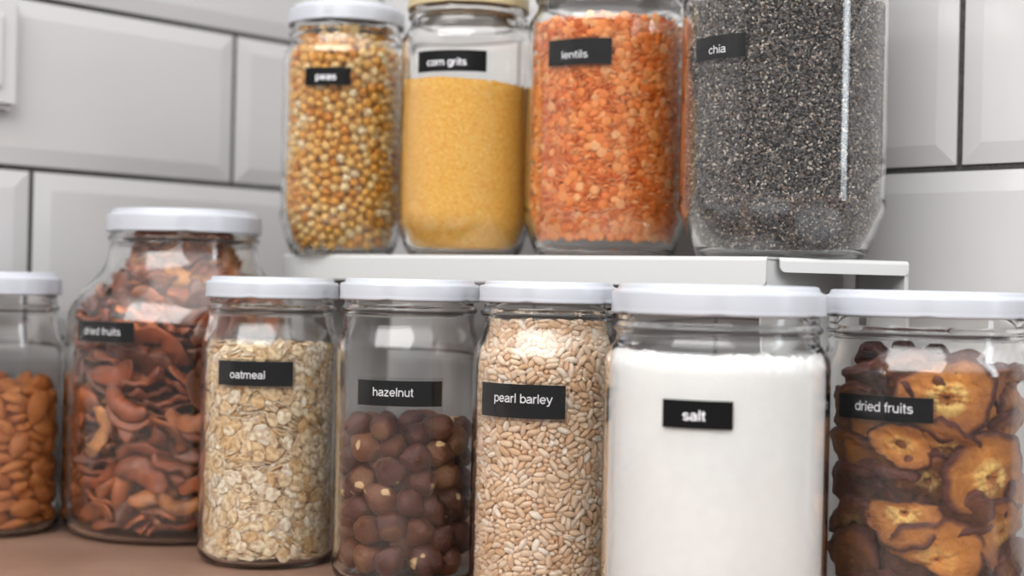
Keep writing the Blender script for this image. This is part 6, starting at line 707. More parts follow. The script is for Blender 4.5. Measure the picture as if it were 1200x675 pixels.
615,294,299,46,1,43,14,  618,301,652,4,0,1,3,  615,294,664,46,1,43,14,  594,271,160,50,88,38,15,  258,212,254,51,2,55,14,  258,212,619,51,2,55,14,  311,185,542,22,0,58,16,  569,230,388,5,3,29,3,
569,230,754,5,3,29,3,  161,366,525,33,14,3,2,  648,369,521,68,14,22,21,  170,336,437,41,11,32,28,  425,180,426,68,83,47,36,  234,237,222,79,8,23,19,  442,170,281,83,6,29,29,  630,326,490,51,6,44,32,
442,170,646,83,6,29,29,  179,308,404,83,82,9,28,  179,308,769,83,82,9,28,  311,186,150,44,89,53,12,  203,275,393,4,2,63,18,  203,275,758,4,2,63,18,  204,274,175,9,86,65,8,  167,348,513,4,6,64,8,
151,380,604,66,69,69,4,  618,298,325,46,6,52,2],
    'almond': [
344,237,464,78,11,49,28,  526,261,429,30,17,59,17,  495,252,92,63,0,54,49,  472,227,312,32,15,55,1,  403,234,192,6,82,50,49,  331,232,148,21,11,85,41,  418,233,114,55,89,4,26,  369,223,406,76,12,47,41,
389,235,308,50,1,89,7,  546,294,232,20,88,13,57,  550,292,365,29,1,60,18,  556,417,498,23,7,11,48,  456,243,233,7,3,53,38,  430,243,366,4,10,9,48,  419,243,266,43,2,8,27,  551,297,133,66,83,59,33,
414,253,51,34,5,18,49,  411,229,141,1,1,44,51,  461,252,462,5,3,11,17,  410,231,440,79,14,76,33,  355,258,44,44,0,15,58,  460,241,38,6,1,52,34,  469,268,159,82,4,29,49,  415,235,334,46,3,7,53,
565,326,291,53,74,71,41,  345,270,281,51,0,16,9,  529,281,178,55,81,63,1,  361,249,173,84,89,74,56,  576,354,58,70,2,64,34,  456,258,397,45,3,34,33,  463,248,435,51,0,13,52,  444,481,495,5,0,11,45,
486,263,371,2,3,64,53,  567,343,217,64,81,16,39,  392,251,233,44,3,18,24,  498,265,273,46,2,9,23,  507,282,336,48,84,50,8,  452,250,206,50,89,39,1,  547,326,444,40,12,20,49,  365,260,366,1,1,61,49,
573,376,383,57,74,78,39,  386,573,501,12,8,41,16,  516,282,295,3,7,14,54,  489,286,137,39,0,29,54,  529,347,40,45,0,23,5,  492,557,485,70,73,81,19,  516,356,470,47,87,60,29,  378,530,492,48,5,23,55,
581,401,448,25,5,22,7,  562,379,169,6,85,30,44,  486,300,225,42,78,28,53,  444,340,465,85,6,30,18,  585,420,337,74,80,22,16,  379,272,83,45,89,67,9,  470,301,53,37,1,85,19,  473,399,475,87,3,5,17,
531,336,83,43,89,76,49,  586,420,201,66,19,18,18,  369,284,204,87,0,60,14,  523,500,491,53,3,38,7,  568,387,98,56,87,63,6,  374,326,463,11,7,33,28,  366,287,248,43,1,63,21,  349,411,462,61,11,66,59,
533,454,469,1,84,51,29,  357,256,415,18,3,44,21,  554,400,148,4,6,82,6,  551,347,317,51,3,52,41,  368,298,307,5,4,6,8,  415,287,405,39,5,32,3,  559,386,278,4,87,61,38,  342,308,46,84,87,5,35,
390,378,454,41,12,41,50,  425,282,282,44,85,78,28,  358,288,113,13,0,64,32,  525,338,132,86,1,51,43,  383,305,423,45,78,88,19,  494,307,407,47,0,45,8,  446,308,194,42,5,55,9,  405,289,154,46,4,58,13,
563,424,50,82,3,66,16,  370,492,341,12,17,33,57,  439,293,312,34,0,73,50,  420,302,357,10,80,89,47,  434,486,447,48,12,78,17,  460,307,98,45,3,42,28,  488,329,177,59,85,75,2,  518,366,219,2,86,56,48,
376,473,453,80,9,28,35,  446,305,249,54,79,88,12,  477,331,436,86,1,12,29,  513,354,165,13,84,74,24,  532,385,396,47,2,63,36,  364,506,36,5,2,36,13,  444,510,40,46,0,26,6,  416,286,116,43,4,57,39,
558,448,99,0,9,19,17,  537,472,128,54,2,38,28,  429,538,213,79,2,63,19,  539,389,254,55,3,22,35,  550,473,266,44,8,75,38,  533,446,296,41,4,50,9,  512,396,295,1,5,52,35,  555,470,395,35,4,30,37,
335,333,362,79,87,36,14,  462,400,443,52,88,43,43,  357,506,460,86,12,19,2,  436,555,483,44,87,77,44,  338,297,431,89,8,45,31],
    'hazelnut': [
456,256,85,49,2,84,29,  362,248,184,23,80,24,18,  360,245,336,71,78,64,8,  334,258,258,81,82,49,28,  357,241,79,77,77,83,48,  282,303,303,88,4,20,19,  289,277,404,29,82,37,47,  496,270,466,56,86,47,45,
411,236,253,77,8,83,34,  448,251,311,14,86,43,6,  430,237,378,31,89,51,14,  298,276,163,59,81,67,7,  443,246,169,3,12,52,13,  512,295,322,11,0,21,59,  474,257,228,6,13,79,34,  298,281,82,88,84,7,16,
276,310,223,55,4,44,59,  527,306,248,87,11,82,56,  268,318,461,29,82,73,26,  334,250,464,8,86,17,11,  364,267,404,7,89,70,5,  502,269,143,68,78,81,22,  520,307,74,29,85,43,19,  489,264,389,28,1,6,11,
550,342,143,29,12,84,16,  532,313,422,45,83,31,18,  250,358,82,7,82,2,16,  553,370,301,21,10,10,8,  251,325,371,49,18,46,32,  558,369,221,82,81,79,47,  396,284,129,17,14,72,4,  432,293,434,63,0,67,5,
558,382,447,80,81,43,22,  558,415,364,10,79,33,34,  244,380,422,38,13,45,59,  242,373,198,36,3,88,14,  239,403,142,78,16,26,43,  242,355,276,68,89,4,1,  241,396,337,17,76,57,58,  331,318,353,38,16,15,44,
378,297,287,20,78,42,25,  488,321,184,35,80,20,55,  557,407,116,0,89,78,37,  339,330,144,37,7,37,2,  391,330,76,28,86,75,6,  403,322,186,89,88,77,39,  509,360,358,89,74,81,40,  241,452,439,75,82,64,54,
448,325,249,8,89,60,58,  551,449,186,50,88,16,48,  493,380,261,28,70,44,17,  249,429,256,21,73,69,8,  556,441,255,55,86,59,53,  245,440,69,11,5,51,4,  502,397,183,30,70,80,22,  553,450,435,8,2,23,19,
466,324,379,14,82,28,21,  398,312,350,33,0,20,23,  365,392,182,10,70,27,38,  352,329,232,9,79,88,34,  304,377,367,8,76,36,33,  320,356,78,88,11,56,23,  312,442,164,39,88,81,11,  410,391,464,56,80,1,55,
488,394,418,3,76,51,39,  453,350,322,60,0,21,34,  461,343,119,81,7,19,59,  429,405,70,7,1,34,36,  370,388,116,44,20,71,51,  304,392,228,83,86,5,32,  333,373,297,57,84,38,26,  374,349,406,54,74,15,6,
456,450,460,82,80,56,23,  287,508,68,29,85,48,11,  353,552,70,29,88,72,26,  346,434,75,38,10,34,32,  509,385,71,28,86,13,42,  490,454,69,8,89,39,54,  434,552,81,44,10,73,49,  411,476,73,79,77,0,56,
261,488,119,17,4,80,0,  396,552,146,6,6,33,29,  340,494,126,59,7,84,39,  532,480,118,44,80,8,43,  420,487,144,83,74,66,31,  485,420,122,5,84,27,41,  298,410,106,17,81,0,21,  497,527,80,22,78,24,34,
287,518,174,66,5,71,44,  425,416,150,59,81,32,56,  249,457,188,8,83,52,4,  478,536,154,76,83,2,7,  370,469,183,61,74,58,22,  438,519,209,19,3,69,58,  438,402,222,55,78,40,8,  313,470,223,4,74,21,41,
268,506,256,37,8,18,2,  398,464,245,18,88,31,18,  489,465,179,5,1,26,22,  396,566,260,85,21,55,57,  520,507,219,19,10,24,13,  330,544,223,4,79,61,27,  398,373,280,60,2,89,42,  477,454,256,12,86,87,24,
378,492,315,46,8,25,42,  331,452,286,70,6,49,44,  261,472,321,53,3,10,7,  451,515,294,44,17,56,18,  498,427,332,65,3,0,18,  419,426,320,63,84,9,58,  324,538,333,64,4,67,19,  402,557,352,9,3,74,29,
525,500,299,49,88,54,39,  368,423,409,39,8,50,42,  345,428,350,56,2,12,53,  477,540,358,79,5,52,33,  531,486,364,29,83,19,56,  426,392,382,83,73,73,7,  498,511,433,50,88,15,28,  417,479,372,32,4,35,41,
293,441,395,61,81,74,56,  272,506,367,21,0,83,20,  445,558,422,73,2,40,48,  347,483,378,89,0,83,10,  341,320,449,71,79,55,31,  350,552,417,51,1,40,6,  402,490,435,4,1,5,37,  320,382,437,87,85,38,40,
291,512,441,39,6,83,6,  334,461,455,68,88,74,53],
    'slice': [
279,75,229,58,74,4,68,  426,155,877,16,17,42,67,  386,94,781,26,16,46,5,  336,75,662,36,79,73,27,  452,59,426,50,15,76,4,  493,62,191,83,73,76,2,  275,94,615,51,16,23,69,  327,223,1014,51,16,23,69,
413,156,938,73,74,85,74,  225,98,462,30,12,49,49,  245,131,766,68,15,37,2,  503,75,594,62,84,54,34,  449,200,982,62,84,54,34,  478,79,730,25,9,6,14,  462,57,504,72,7,54,15,  453,189,981,72,7,54,15,
115,218,704,21,18,73,28,  514,182,898,40,72,82,16,  501,105,277,40,10,61,69,  512,118,794,75,75,88,35,  626,152,455,43,79,35,68,  552,81,543,69,78,49,72,  491,203,1004,69,78,49,72,  404,49,139,41,14,66,42,
188,134,568,27,19,85,17,  274,243,1019,27,19,85,17,  138,159,361,21,3,75,31,  380,59,266,7,89,21,59,  629,137,125,86,76,80,46,  679,198,566,46,20,81,34,  564,267,1020,46,20,81,34,  590,227,876,6,73,77,22,
589,113,230,17,18,89,74,  636,144,510,38,12,69,57,  547,232,1000,38,12,69,57,  283,109,805,29,76,79,54,  286,182,839,13,86,46,79,  286,104,297,45,82,66,32,  474,75,379,7,14,74,59,  422,92,310,82,13,53,47,
280,83,540,39,3,16,46,  310,212,1003,39,3,16,46,  340,101,382,82,81,61,8,  335,102,178,53,8,80,25,  85,268,453,12,72,39,27,  669,168,302,52,21,41,71,  215,253,809,13,6,39,25,  256,136,199,67,80,48,9,
413,111,144,52,81,11,29,  581,102,737,52,71,71,52,  412,221,951,19,73,11,8,  569,131,81,46,89,31,28,  153,177,218,81,8,5,32,  695,218,377,29,19,69,64,  271,193,897,5,77,62,12,  281,258,976,49,5,18,67,
694,265,90,76,75,7,79,  286,128,328,39,6,10,6,  352,71,477,43,85,21,77,  623,196,822,89,89,35,59,  95,266,114,22,3,71,64,  147,164,95,49,74,53,12,  222,127,430,83,6,53,34,  172,198,535,83,7,55,29,
280,268,991,83,7,55,29,  636,302,902,28,19,22,77,  252,113,111,69,77,49,54,  306,102,498,45,0,27,74,  355,218,988,45,0,27,74,  214,244,919,41,3,9,54,  619,162,675,48,83,80,18,  215,195,83,8,4,70,39,
474,71,646,84,14,18,54,  684,213,757,89,12,80,12,  590,390,975,4,85,40,39,  540,135,315,4,84,30,39,  604,311,950,44,6,88,5,  369,190,865,8,5,27,39,  582,162,422,9,7,5,4,  212,162,174,87,76,73,46,
338,70,115,53,77,15,56,  158,213,279,89,2,62,64,  482,211,942,4,82,76,6,  557,158,808,37,88,74,34,  727,283,688,64,79,70,21,  174,280,895,67,9,29,43,  562,128,708,44,1,73,3,  376,114,801,89,82,64,53,
540,180,48,1,89,22,24,  636,190,157,44,83,33,79,  651,191,378,86,16,82,63,  577,191,276,4,82,22,68,  408,111,460,48,82,75,49,  366,99,543,53,0,12,79,  366,220,1003,53,0,12,79,  528,124,168,14,1,6,31,
55,342,581,59,14,59,79,  187,362,998,59,14,59,79,  704,251,286,28,72,7,35,  158,196,653,18,70,82,59,  77,313,774,10,73,42,54,  599,192,632,45,83,16,45,  135,230,758,39,7,6,32,  165,223,611,46,84,44,24,
260,316,1030,46,84,44,24,  128,293,264,1,81,22,78,  332,96,736,15,13,27,44,  680,250,646,47,80,0,31,  255,261,926,89,84,68,78,  137,291,334,56,88,16,26,  224,141,365,7,79,25,51,  269,136,71,6,10,49,78,
668,263,207,78,83,77,25,  462,114,679,1,86,28,24,  69,326,335,47,6,4,79,  153,197,135,42,82,58,78,  555,150,621,88,88,62,18,  473,254,1022,88,88,62,18,  370,85,232,7,88,12,54,  430,106,543,36,16,71,37,
248,136,397,38,87,42,16,  432,238,998,36,16,71,37,  669,246,503,11,87,21,79,  578,294,993,11,87,21,79,  541,154,398,9,87,22,27,  748,340,641,13,75,77,74,  195,179,696,48,7,8,21,  223,452,988,6,76,31,27,
507,111,357,45,7,21,17,  169,223,236,88,2,14,28,  204,380,975,5,17,5,5,  204,367,979,55,5,51,34,  721,280,521,1,83,40,76,  600,325,1011,1,83,40,76,  557,289,916,5,85,38,36,  674,269,790,89,85,85,34,
315,149,647,35,9,52,4,  586,154,754,42,84,69,34,  83,287,567,18,77,72,72,  196,344,1007,18,77,72,72,  686,313,404,35,13,3,17,  583,147,222,39,15,63,34,  387,104,52,42,3,21,2,  690,290,602,52,5,0,44,
599,322,1001,52,5,0,44,  578,468,975,81,87,67,69,  648,238,74,42,85,74,58,  298,150,444,41,0,59,39,  45,414,158,19,10,60,36,  60,429,277,56,76,32,69,  231,157,652,42,81,56,44,  388,125,67,45,7,30,31,
188,215,352,75,12,28,6,  499,121,612,80,12,58,54,  459,193,1010,80,12,58,54,  96,283,631,54,9,12,31,  243,284,911,76,7,52,28,  142,285,772,11,87,29,63,  628,226,577,6,13,1,27,  565,297,993,6,13,1,27,
559,180,512,80,12,33,6,  510,269,980,80,12,33,6,  748,334,574,61,16,9,54,  618,364,1016,61,16,9,54,  265,144,545,43,71,25,54,  315,217,1020,43,71,25,54,  104,305,86,7,79,53,77,  480,118,109,80,83,34,43,
58,396,459,23,6,68,49,  686,305,834,45,87,40,17,  311,174,517,26,16,46,6,  332,206,984,26,16,46,6,  128,272,397,42,5,88,65,  392,89,708,3,3,8,51,  289,195,860,82,14,16,6,  572,196,354,83,86,49,14,
168,404,928,42,72,45,3,  104,449,804,21,75,22,24,  78,356,722,6,89,7,12,  303,137,52,47,79,84,54,  270,208,907,51,87,63,31,  691,385,799,89,0,45,6,  708,348,237,43,78,40,78,  731,324,172,82,79,10,10,
477,115,810,22,8,50,14,  312,235,954,1,1,1,12,  632,236,428,46,5,22,17,  725,457,294,70,75,25,9,  640,215,232,42,1,62,72,  143,236,347,8,77,76,52,  604,281,930,7,84,29,60,  212,441,967,22,8,32,21,
569,203,843,1,87,41,14,  139,270,437,87,3,6,19,  687,366,482,33,0,63,6,  82,366,206,1,1,88,19,  716,339,266,2,11,79,52,  742,377,114,88,18,85,59,  254,138,745,50,7,17,66,  643,267,689,45,87,34,79,
151,303,856,51,1,63,21,  722,445,724,41,5,45,67,  52,417,630,54,15,51,11,  222,178,717,86,86,54,8,  749,431,157,21,68,23,42,  738,436,458,76,19,83,45,  543,193,872,45,2,76,64,  116,308,139,47,86,15,47,
630,292,51,44,2,83,1,  136,384,231,45,4,7,48,  744,473,393,30,21,34,72,  448,87,206,84,15,16,56,  143,275,550,54,7,1,34,  230,334,988,54,7,1,34,  362,159,944,16,7,6,42,  706,373,327,48,84,49,19,
666,319,519,52,79,24,5,  565,344,1007,52,79,24,5,  370,139,117,87,78,34,21,  83,434,109,39,79,4,7,  628,310,658,46,88,85,14,  530,196,181,20,74,57,6,  688,332,733,40,87,15,79,  434,147,366,27,76,5,68,
104,344,540,42,8,30,18,  226,385,1027,42,8,30,18,  668,237,726,0,6,77,42,  388,143,670,38,4,64,21,  374,148,604,2,0,65,31,  379,211,1028,2,0,65,31,  533,183,671,44,2,74,1,  130,312,476,42,87,58,45,
722,445,181,87,79,5,19,  603,184,197,89,80,32,66,  77,442,340,82,9,83,34,  114,351,738,52,7,12,32,  78,441,721,4,2,86,79,  173,453,870,64,5,24,64,  614,394,932,42,2,80,2,  715,488,592,30,84,72,65,
600,469,994,30,84,72,65,  474,138,391,62,14,45,58,  388,116,749,8,5,25,34,  622,407,861,84,83,23,78,  645,319,868,2,7,88,77,  710,372,398,3,77,47,63,  236,203,395,77,1,56,23,  60,494,464,23,1,60,38,
727,406,668,84,0,41,13,  650,343,885,81,6,66,49,  684,386,364,4,8,14,56,  375,168,381,29,10,3,58,  735,508,277,24,89,72,30,  626,242,317,55,72,29,46,  112,334,174,50,84,41,78,  104,434,622,89,3,34,35,
232,188,785,26,76,3,40,  224,445,1026,89,3,34,35,  676,361,681,48,77,13,54,  145,333,882,5,9,54,77,  362,150,877,88,18,23,51,  191,338,941,63,78,55,54,  90,456,655,40,89,83,64,  511,149,509,11,83,81,59,
481,226,999,11,83,81,59,  635,294,786,86,75,45,37,  129,404,388,40,12,1,46,  692,411,756,3,86,78,65,  291,192,232,68,89,40,34,  208,490,950,69,1,3,23,  62,488,170,70,80,18,56,  735,432,506,51,84,45,57,
603,439,996,51,84,45,57,  226,236,646,17,74,88,25,  659,436,46,44,2,54,38,  440,142,227,83,15,24,53,  711,392,623,81,84,45,68,  645,481,735,64,81,38,75,  580,379,1005,81,84,45,68,  678,338,125,3,12,3,7,
125,337,794,11,12,18,19,  139,436,535,77,89,44,9,  212,426,964,77,89,44,9,  107,478,451,14,81,64,20,  661,421,864,80,5,43,45,  115,409,346,41,77,53,22,  187,237,77,34,73,77,16,  172,492,310,34,89,43,42,
632,279,474,40,8,82,69,  160,274,508,46,83,12,24,  256,302,998,46,83,12,24,  366,163,793,48,70,21,26,  490,163,585,3,69,77,45,  476,230,1015,3,69,77,45,  140,421,290,89,75,6,3,  492,192,896,39,84,27,43,
409,152,272,42,4,66,48,  596,243,828,89,3,78,69,  553,186,580,82,81,49,17,  514,255,1004,82,81,49,17],
}

MM = .001
PI = math.pi
scene = bpy.context.scene
COL = scene.collection

# ------------------------------------------------------------------ helpers
def link(o, parent=None):
    COL.objects.link(o)
    if parent is not None:
        o.parent = parent
    return o

def mesh_np(name, V, F, mats=(), smooth=True, mat_index=None):
    """V in metres; F a list of index tuples"""
    me = bpy.data.meshes.new(name)
    me.from_pydata([tuple(map(float, v)) for v in V], [], F)
    for m in mats:
        me.materials.append(m)
    if mat_index is not None:
        me.polygons.foreach_set('material_index', np.array(mat_index, np.int32))
    me.polygons.foreach_set('use_smooth', np.full(len(me.polygons), smooth))
    me.update()
    return me

def obj(name, me, parent=None, loc=(0, 0, 0)):
    o = bpy.data.objects.new(name, me)
    o.location = loc
    return link(o, parent)

def tag(o, label=None, cat=None, group=None, kind=None):
    if label: o['label'] = label
    if cat: o['category'] = cat
    if group: o['group'] = group
    if kind: o['kind'] = kind
    return o

def thing(name, label, cat, loc=(0, 0, 0), rz=0, group=None):
    o = bpy.data.objects.new(name, None)
    o.empty_display_size = .02
    o.location = loc
    o.rotation_euler = (0, 0, rz)
    link(o)
    return tag(o, label, cat, group)

def lathe(profile, n=96, closed_axis=True, wob=None):
    """revolve (r,z) points, mm -> verts in metres, faces"""
    V = []; F = []; ring = []
    for r, z in profile:
        if r < 1e-6:
            ring.append([len(V)]); V.append((0, 0, z))
        else:
            b = len(V); ids = []
            for k in range(n):
                a = 2*PI*k/n
                rr, zz = (r, z) if wob is None else wob(r, z, a)
                V.append((rr*math.cos(a), rr*math.sin(a), zz)); ids.append(b+k)
            ring.append(ids)
    for a, b in zip(ring[:-1], ring[1:]):
        if len(a) == 1 and len(b) == 1: continue
        for k in range(n):
            j = (k+1) % n
            if len(a) == 1: F.append((a[0], b[j], b[k]))
            elif len(b) == 1: F.append((a[k], a[j], b[0]))
            else: F.append((a[k], a[j], b[j], b[k]))
    return np.array(V, float)*MM, F

def replicate(P, F, T):
    """copies of one shape: T = list of (R 3x3 scaled, loc); mm"""
    nv = len(P)
    V = np.concatenate([P @ R.T + np.array(l) for R, l in T])
    FF = []
    for i in range(len(T)):
        b = i*nv
        FF.extend(tuple(b+k for k in f) for f in F)
    return V, FF

def qmat(q):
    w, x, y, z = np.array(q, float)/np.linalg.norm(q)
    return np.array([[1-2*(y*y+z*z), 2*(x*y-z*w), 2*(x*z+y*w)],
                     [2*(x*y+z*w), 1-2*(x*x+z*z), 2*(y*z-x*w)],
                     [2*(x*z-y*w), 2*(y*z+x*w), 1-2*(x*x+y*y)]])

def unpack(key):
    d = LAID[key]; out = []
    for i in range(0, len(d), 7):
        x, y, z, a, b, c, k = d[i:i+7]
        q = Euler((math.radians(a*4), math.radians(b*4), math.radians(c*4))).to_quaternion()
        out.append((((x-400)/5, (y-400)/5, z/5), tuple(q), .87+(k % 10)/40, k//10))
    return out

# ------------------------------------------------------------------ materials
def srgb(r, g, b):
    def f(c):
        c /= 255
        return c/12.92 if c <= .04045 else ((c+.055)/1.055)**2.4
    return (f(r), f(g), f(b), 1)

class Mat:
    def __init__(self, name):
        self.m = bpy.data.materials.new(name); self.m.use_nodes = True
        self.t = self.m.node_tree; self.t.nodes.clear()
        self.out = self.n('ShaderNodeOutputMaterial')
    def n(self, typ, **kw):
        x = self.t.nodes.new(typ)
        for k, v in kw.items():
            if k in x.inputs.keys(): x.inputs[k].default_value = v
            else: setattr(x, k, v)
        return x
    def l(self, a, b): self.t.links.new(a, b)
    def math(self, op, a, b=None, c=None):
        x = self.n('ShaderNodeMath', operation=op)
        for i, v in enumerate((a, b, c)):
            if v is None: continue
            if hasattr(v, 'links'): self.l(v, x.inputs[i])
            else: x.inputs[i].default_value = v
        return x.outputs[0]
    def ramp(self, fac, stops, interp='LINEAR'):
        r = self.n('ShaderNodeValToRGB'); r.color_ramp.interpolation = interp
        e = r.color_ramp.elements
        e[0].position, e[0].color = stops[0]; e[1].position, e[1].color = stops[-1]
        for p, c in stops[1:-1]:
            q = e.new(p); q.color = c
        self.l(fac, r.inputs[0]); return r.outputs[0]
    def mix(self, fac, a, b, blend='MIX'):
        x = self.n('ShaderNodeMix', data_type='RGBA', blend_type=blend)
        for i, v in ((0, fac), (6, a), (7, b)):
            if hasattr(v, 'links'): self.l(v, x.inputs[i])
            else: x.inputs[i].default_value = v
        return x.outputs[2]
    def coord(self, which='Object'): return self.n('ShaderNodeTexCoord').outputs[which]
    def noise(self, co, scale, detail=3, rough=.5, out='Fac'):
        x = self.n('ShaderNodeTexNoise'); x.inputs['Scale'].default_value = scale
        x.inputs['Detail'].default_value = detail; x.inputs['Roughness'].default_value = rough
        if co is not None: self.l(co, x.inputs['Vector'])
        return x.outputs[out]
    def rnd(self):
        a = self.n('ShaderNodeObjectInfo').outputs['Random']
        b = self.n('ShaderNodeNewGeometry').outputs['Random Per Island']
        return self.math('FRACT', self.math('ADD', a, b))
    def bsdf(self, color=None, rough=.5, **kw):
        b = self.n('ShaderNodeBsdfPrincipled')
        if color is not None:
            if hasattr(color, 'links'): self.l(color, b.inputs['Base Color'])
            else: b.inputs['Base Color'].default_value = color
        b.inputs['Roughness'].default_value = rough
        for k, v in kw.items(): b.inputs[k.replace('_', ' ')].default_value = v
        self.l(b.outputs[0], self.out.inputs[0]); return b
    def bump(self, b, h, strength=.3, dist=.001):
        x = self.n('ShaderNodeBump'); x.inputs['Strength'].default_value = strength
        x.inputs['Distance'].default_value = dist
        self.l(h, x.inputs['Height']); self.l(x.outputs[0], b.inputs['Normal'])

def plain(name, c, rough=.5, **kw):
    m = Mat(name); m.bsdf(srgb(*c), rough, **kw); return m.m

def facing(m):
    """0 looking straight at the surface, 1 edge-on, the same from both sides"""
    g = m.n('ShaderNodeNewGeometry')
    d = m.n('ShaderNodeVectorMath', operation='DOT_PRODUCT'); m.l(g.outputs['Normal'], d.inputs[0]); m.l(g.outputs['Incoming'], d.inputs[1])
    return m.math('SUBTRACT', 1.0, m.math('ABSOLUTE', d.outputs['Value']))
def glass_material():
    m = Mat('clear_jar_glass')
    g = m.n('ShaderNodeBsdfGlass', IOR=1.5, Roughness=0.0); g.inputs['Color'].default_value = (.993, .993, .989, 1)
    m.l(g.outputs[0], m.out.inputs[0]); return m.m
GLASS = glass_material()

def tape_material():
    m = Mat('clear_tape')
    fr = m.math('MULTIPLY_ADD', m.math('POWER', facing(m), 5.0), .95, .035)
    tr = m.n('ShaderNodeBsdfTransparent'); tr.inputs[0].default_value = (.93, .93, .93, 1)
    gl = m.n('ShaderNodeBsdfGlossy', Roughness=.12)
    mx = m.n('ShaderNodeMixShader')
    m.l(fr, mx.inputs[0]); m.l(tr.outputs[0], mx.inputs[1]); m.l(gl.outputs[0], mx.inputs[2])
    m.l(mx.outputs[0], m.out.inputs[0]); return m.m
TAPE = tape_material()

LID = plain('white_enamel_lid', (170, 173, 180), .28)
TAN_LID = plain('tan_enamel_lid', (176, 160, 124), .32)
def label_material():
    m = Mat('black_label_paper')
    co = m.coord('Object')
    sp = m.ramp(m.noise(co, 900, 2), [(.0, srgb(12, 13, 14)), (.72, srgb(15, 16, 17)), (.80, srgb(52, 52, 50))])
    m.bsdf(sp, .3, Specular_IOR_Level=.18); return m.m
BLACK = label_material()
INK = plain('white_label_print', (232, 232, 236), .4)

def tile_material():
    m = Mat('white_glazed_tile')
    co = m.coord('Object')
    c = m.ramp(m.noise(co, 3.0, 2), [(.3, srgb(183, 182, 182)), (.7, srgb(189, 188, 188))])
    b = m.bsdf(c, .16)
    m.bump(b, m.noise(co, 14, 2), .06, .004); return m.m
TILE = tile_material()
def grout_material():
    m = Mat('dark_grout'); co = m.coord('Object')
    c = m.ramp(m.noise(co, 400, 3), [(.3, srgb(42, 41, 41)), (.7, srgb(66, 65, 64))])
    b = m.bsdf(c, .9); m.bump(b, m.noise(co, 900, 2), .3, .0005); return m.m
GROUT = grout_material()
def counter_material():
    m = Mat('brown_worktop'); co = m.coord('Object')
    n1 = m.noise(co, 9, 5, .6); n2 = m.noise(co, 70, 4, .6)
    c = m.mix(n2, m.ramp(n1, [(.3, srgb(108, 80, 66)), (.7, srgb(142, 114, 97))]), srgb(114, 86, 72))
    b = m.bsdf(c, .42); m.bump(b, n2, .1, .001); return m.m
COUNTER = counter_material()
RISER = plain('white_powder_coat', (187, 187, 186), .38)
PLATE = plain('white_plastic', (188, 187, 187), .35)

def grain_material(name, stops, rough=.55, mottle=None, mscale=500, mamt=.35, bump=.15, sss=0, spec=.4):
    m = Mat(name); r = m.rnd(); co = m.coord('Object')
    c = m.ramp(r, stops)
    if mottle:
        f = m.math('MULTIPLY', m.ramp(m.noise(co, mscale, 3), [(.42, (0, 0, 0, 1)), (.62, (1, 1, 1, 1))]), mamt)
        c = m.mix(f, c, srgb(*mottle))
    b = m.bsdf(c, rough, Specular_IOR_Level=spec)
    if sss:
        b.inputs['Subsurface Weight'].default_value = sss
        b.inputs['Subsurface Scale'].default_value = .002
    if bump: m.bump(b, m.noise(co, mscale*1.6, 2), bump, .0004)
    return m.m

BARLEY = grain_material('pearl_barley_grain', [(0, srgb(222, 178, 136)), (.25, srgb(236, 202, 168)), (.6, srgb(243, 216, 188)), (.9, srgb(248, 228, 206)), (1, srgb(252, 242, 228))], .5, (212, 166, 122), 420, .35)
OAT = grain_material('oat_flake', [(0, srgb(232, 194, 142)), (.3, srgb(247, 222, 180)), (.7, srgb(252, 236, 206)), (1, srgb(254, 245, 226))], .75, (176, 122, 68), 300, .6)
PEA = grain_material('dried_yellow_pea', [(0, srgb(222, 142, 40)), (.3, srgb(240, 176, 76)), (.6, srgb(247, 200, 118)), (.85, srgb(250, 220, 158)), (1, srgb(252, 234, 194))], .42, (150, 88, 34), 260, .3)
LENTIL = grain_material('red_split_lentil', [(0, srgb(232, 118, 38)), (.3, srgb(246, 142, 62)), (.7, srgb(250, 162, 90)), (1, srgb(252, 186, 126))], .5, (226, 112, 52), 500, .2)
def chia_material():
    m = Mat('chia_seed'); r = m.rnd(); co = m.coord('Object')
    c = m.ramp(r, [(0, srgb(76, 72, 73)), (.2, srgb(104, 101, 102)), (.40, srgb(130, 126, 126)), (.62, srgb(146, 138, 132)), (.78, srgb(140, 108, 86)), (.84, srgb(180, 158, 140)), (.89, srgb(236, 220, 202)), (.95, srgb(238, 226, 210)), (1, srgb(238, 226, 210))], 'CONSTANT')
    c = m.mix(m.math('MULTIPLY', m.noise(co, 1600, 3), .5), c, srgb(58, 54, 52))
    m.bsdf(c, .38); return m.m
CHIA = chia_material()
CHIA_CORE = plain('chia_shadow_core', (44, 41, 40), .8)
def grits_material():
    m = Mat('corn_grits'); co = m.coord('Object')
    v = m.n('ShaderNodeTexVoronoi'); v.inputs['Scale'].default_value = 1100; m.l(co, v.inputs['Vector'])
    c = m.ramp(v.outputs['Color'], [(0, srgb(240, 156, 34)), (.4, srgb(252, 184, 70)), (.75, srgb(253, 200, 98)), (1, srgb(254, 226, 152))])
    b = m.bsdf(c, .7); m.bump(b, v.outputs['Distance'], .6, .0006); return m.m
GRITS = grits_material()
def salt_material():
    m = Mat('fine_salt'); co = m.coord('Object')
    n = m.noise(co, 160, 5, .65)
    c = m.ramp(n, [(.3, srgb(249, 248, 247)), (.7, srgb(254, 254, 253))])
    b = m.bsdf(c, .8);     m.bump(b, m.noise(co, 900, 4, .6), .35, .0008); return m.m
SALT = salt_material()
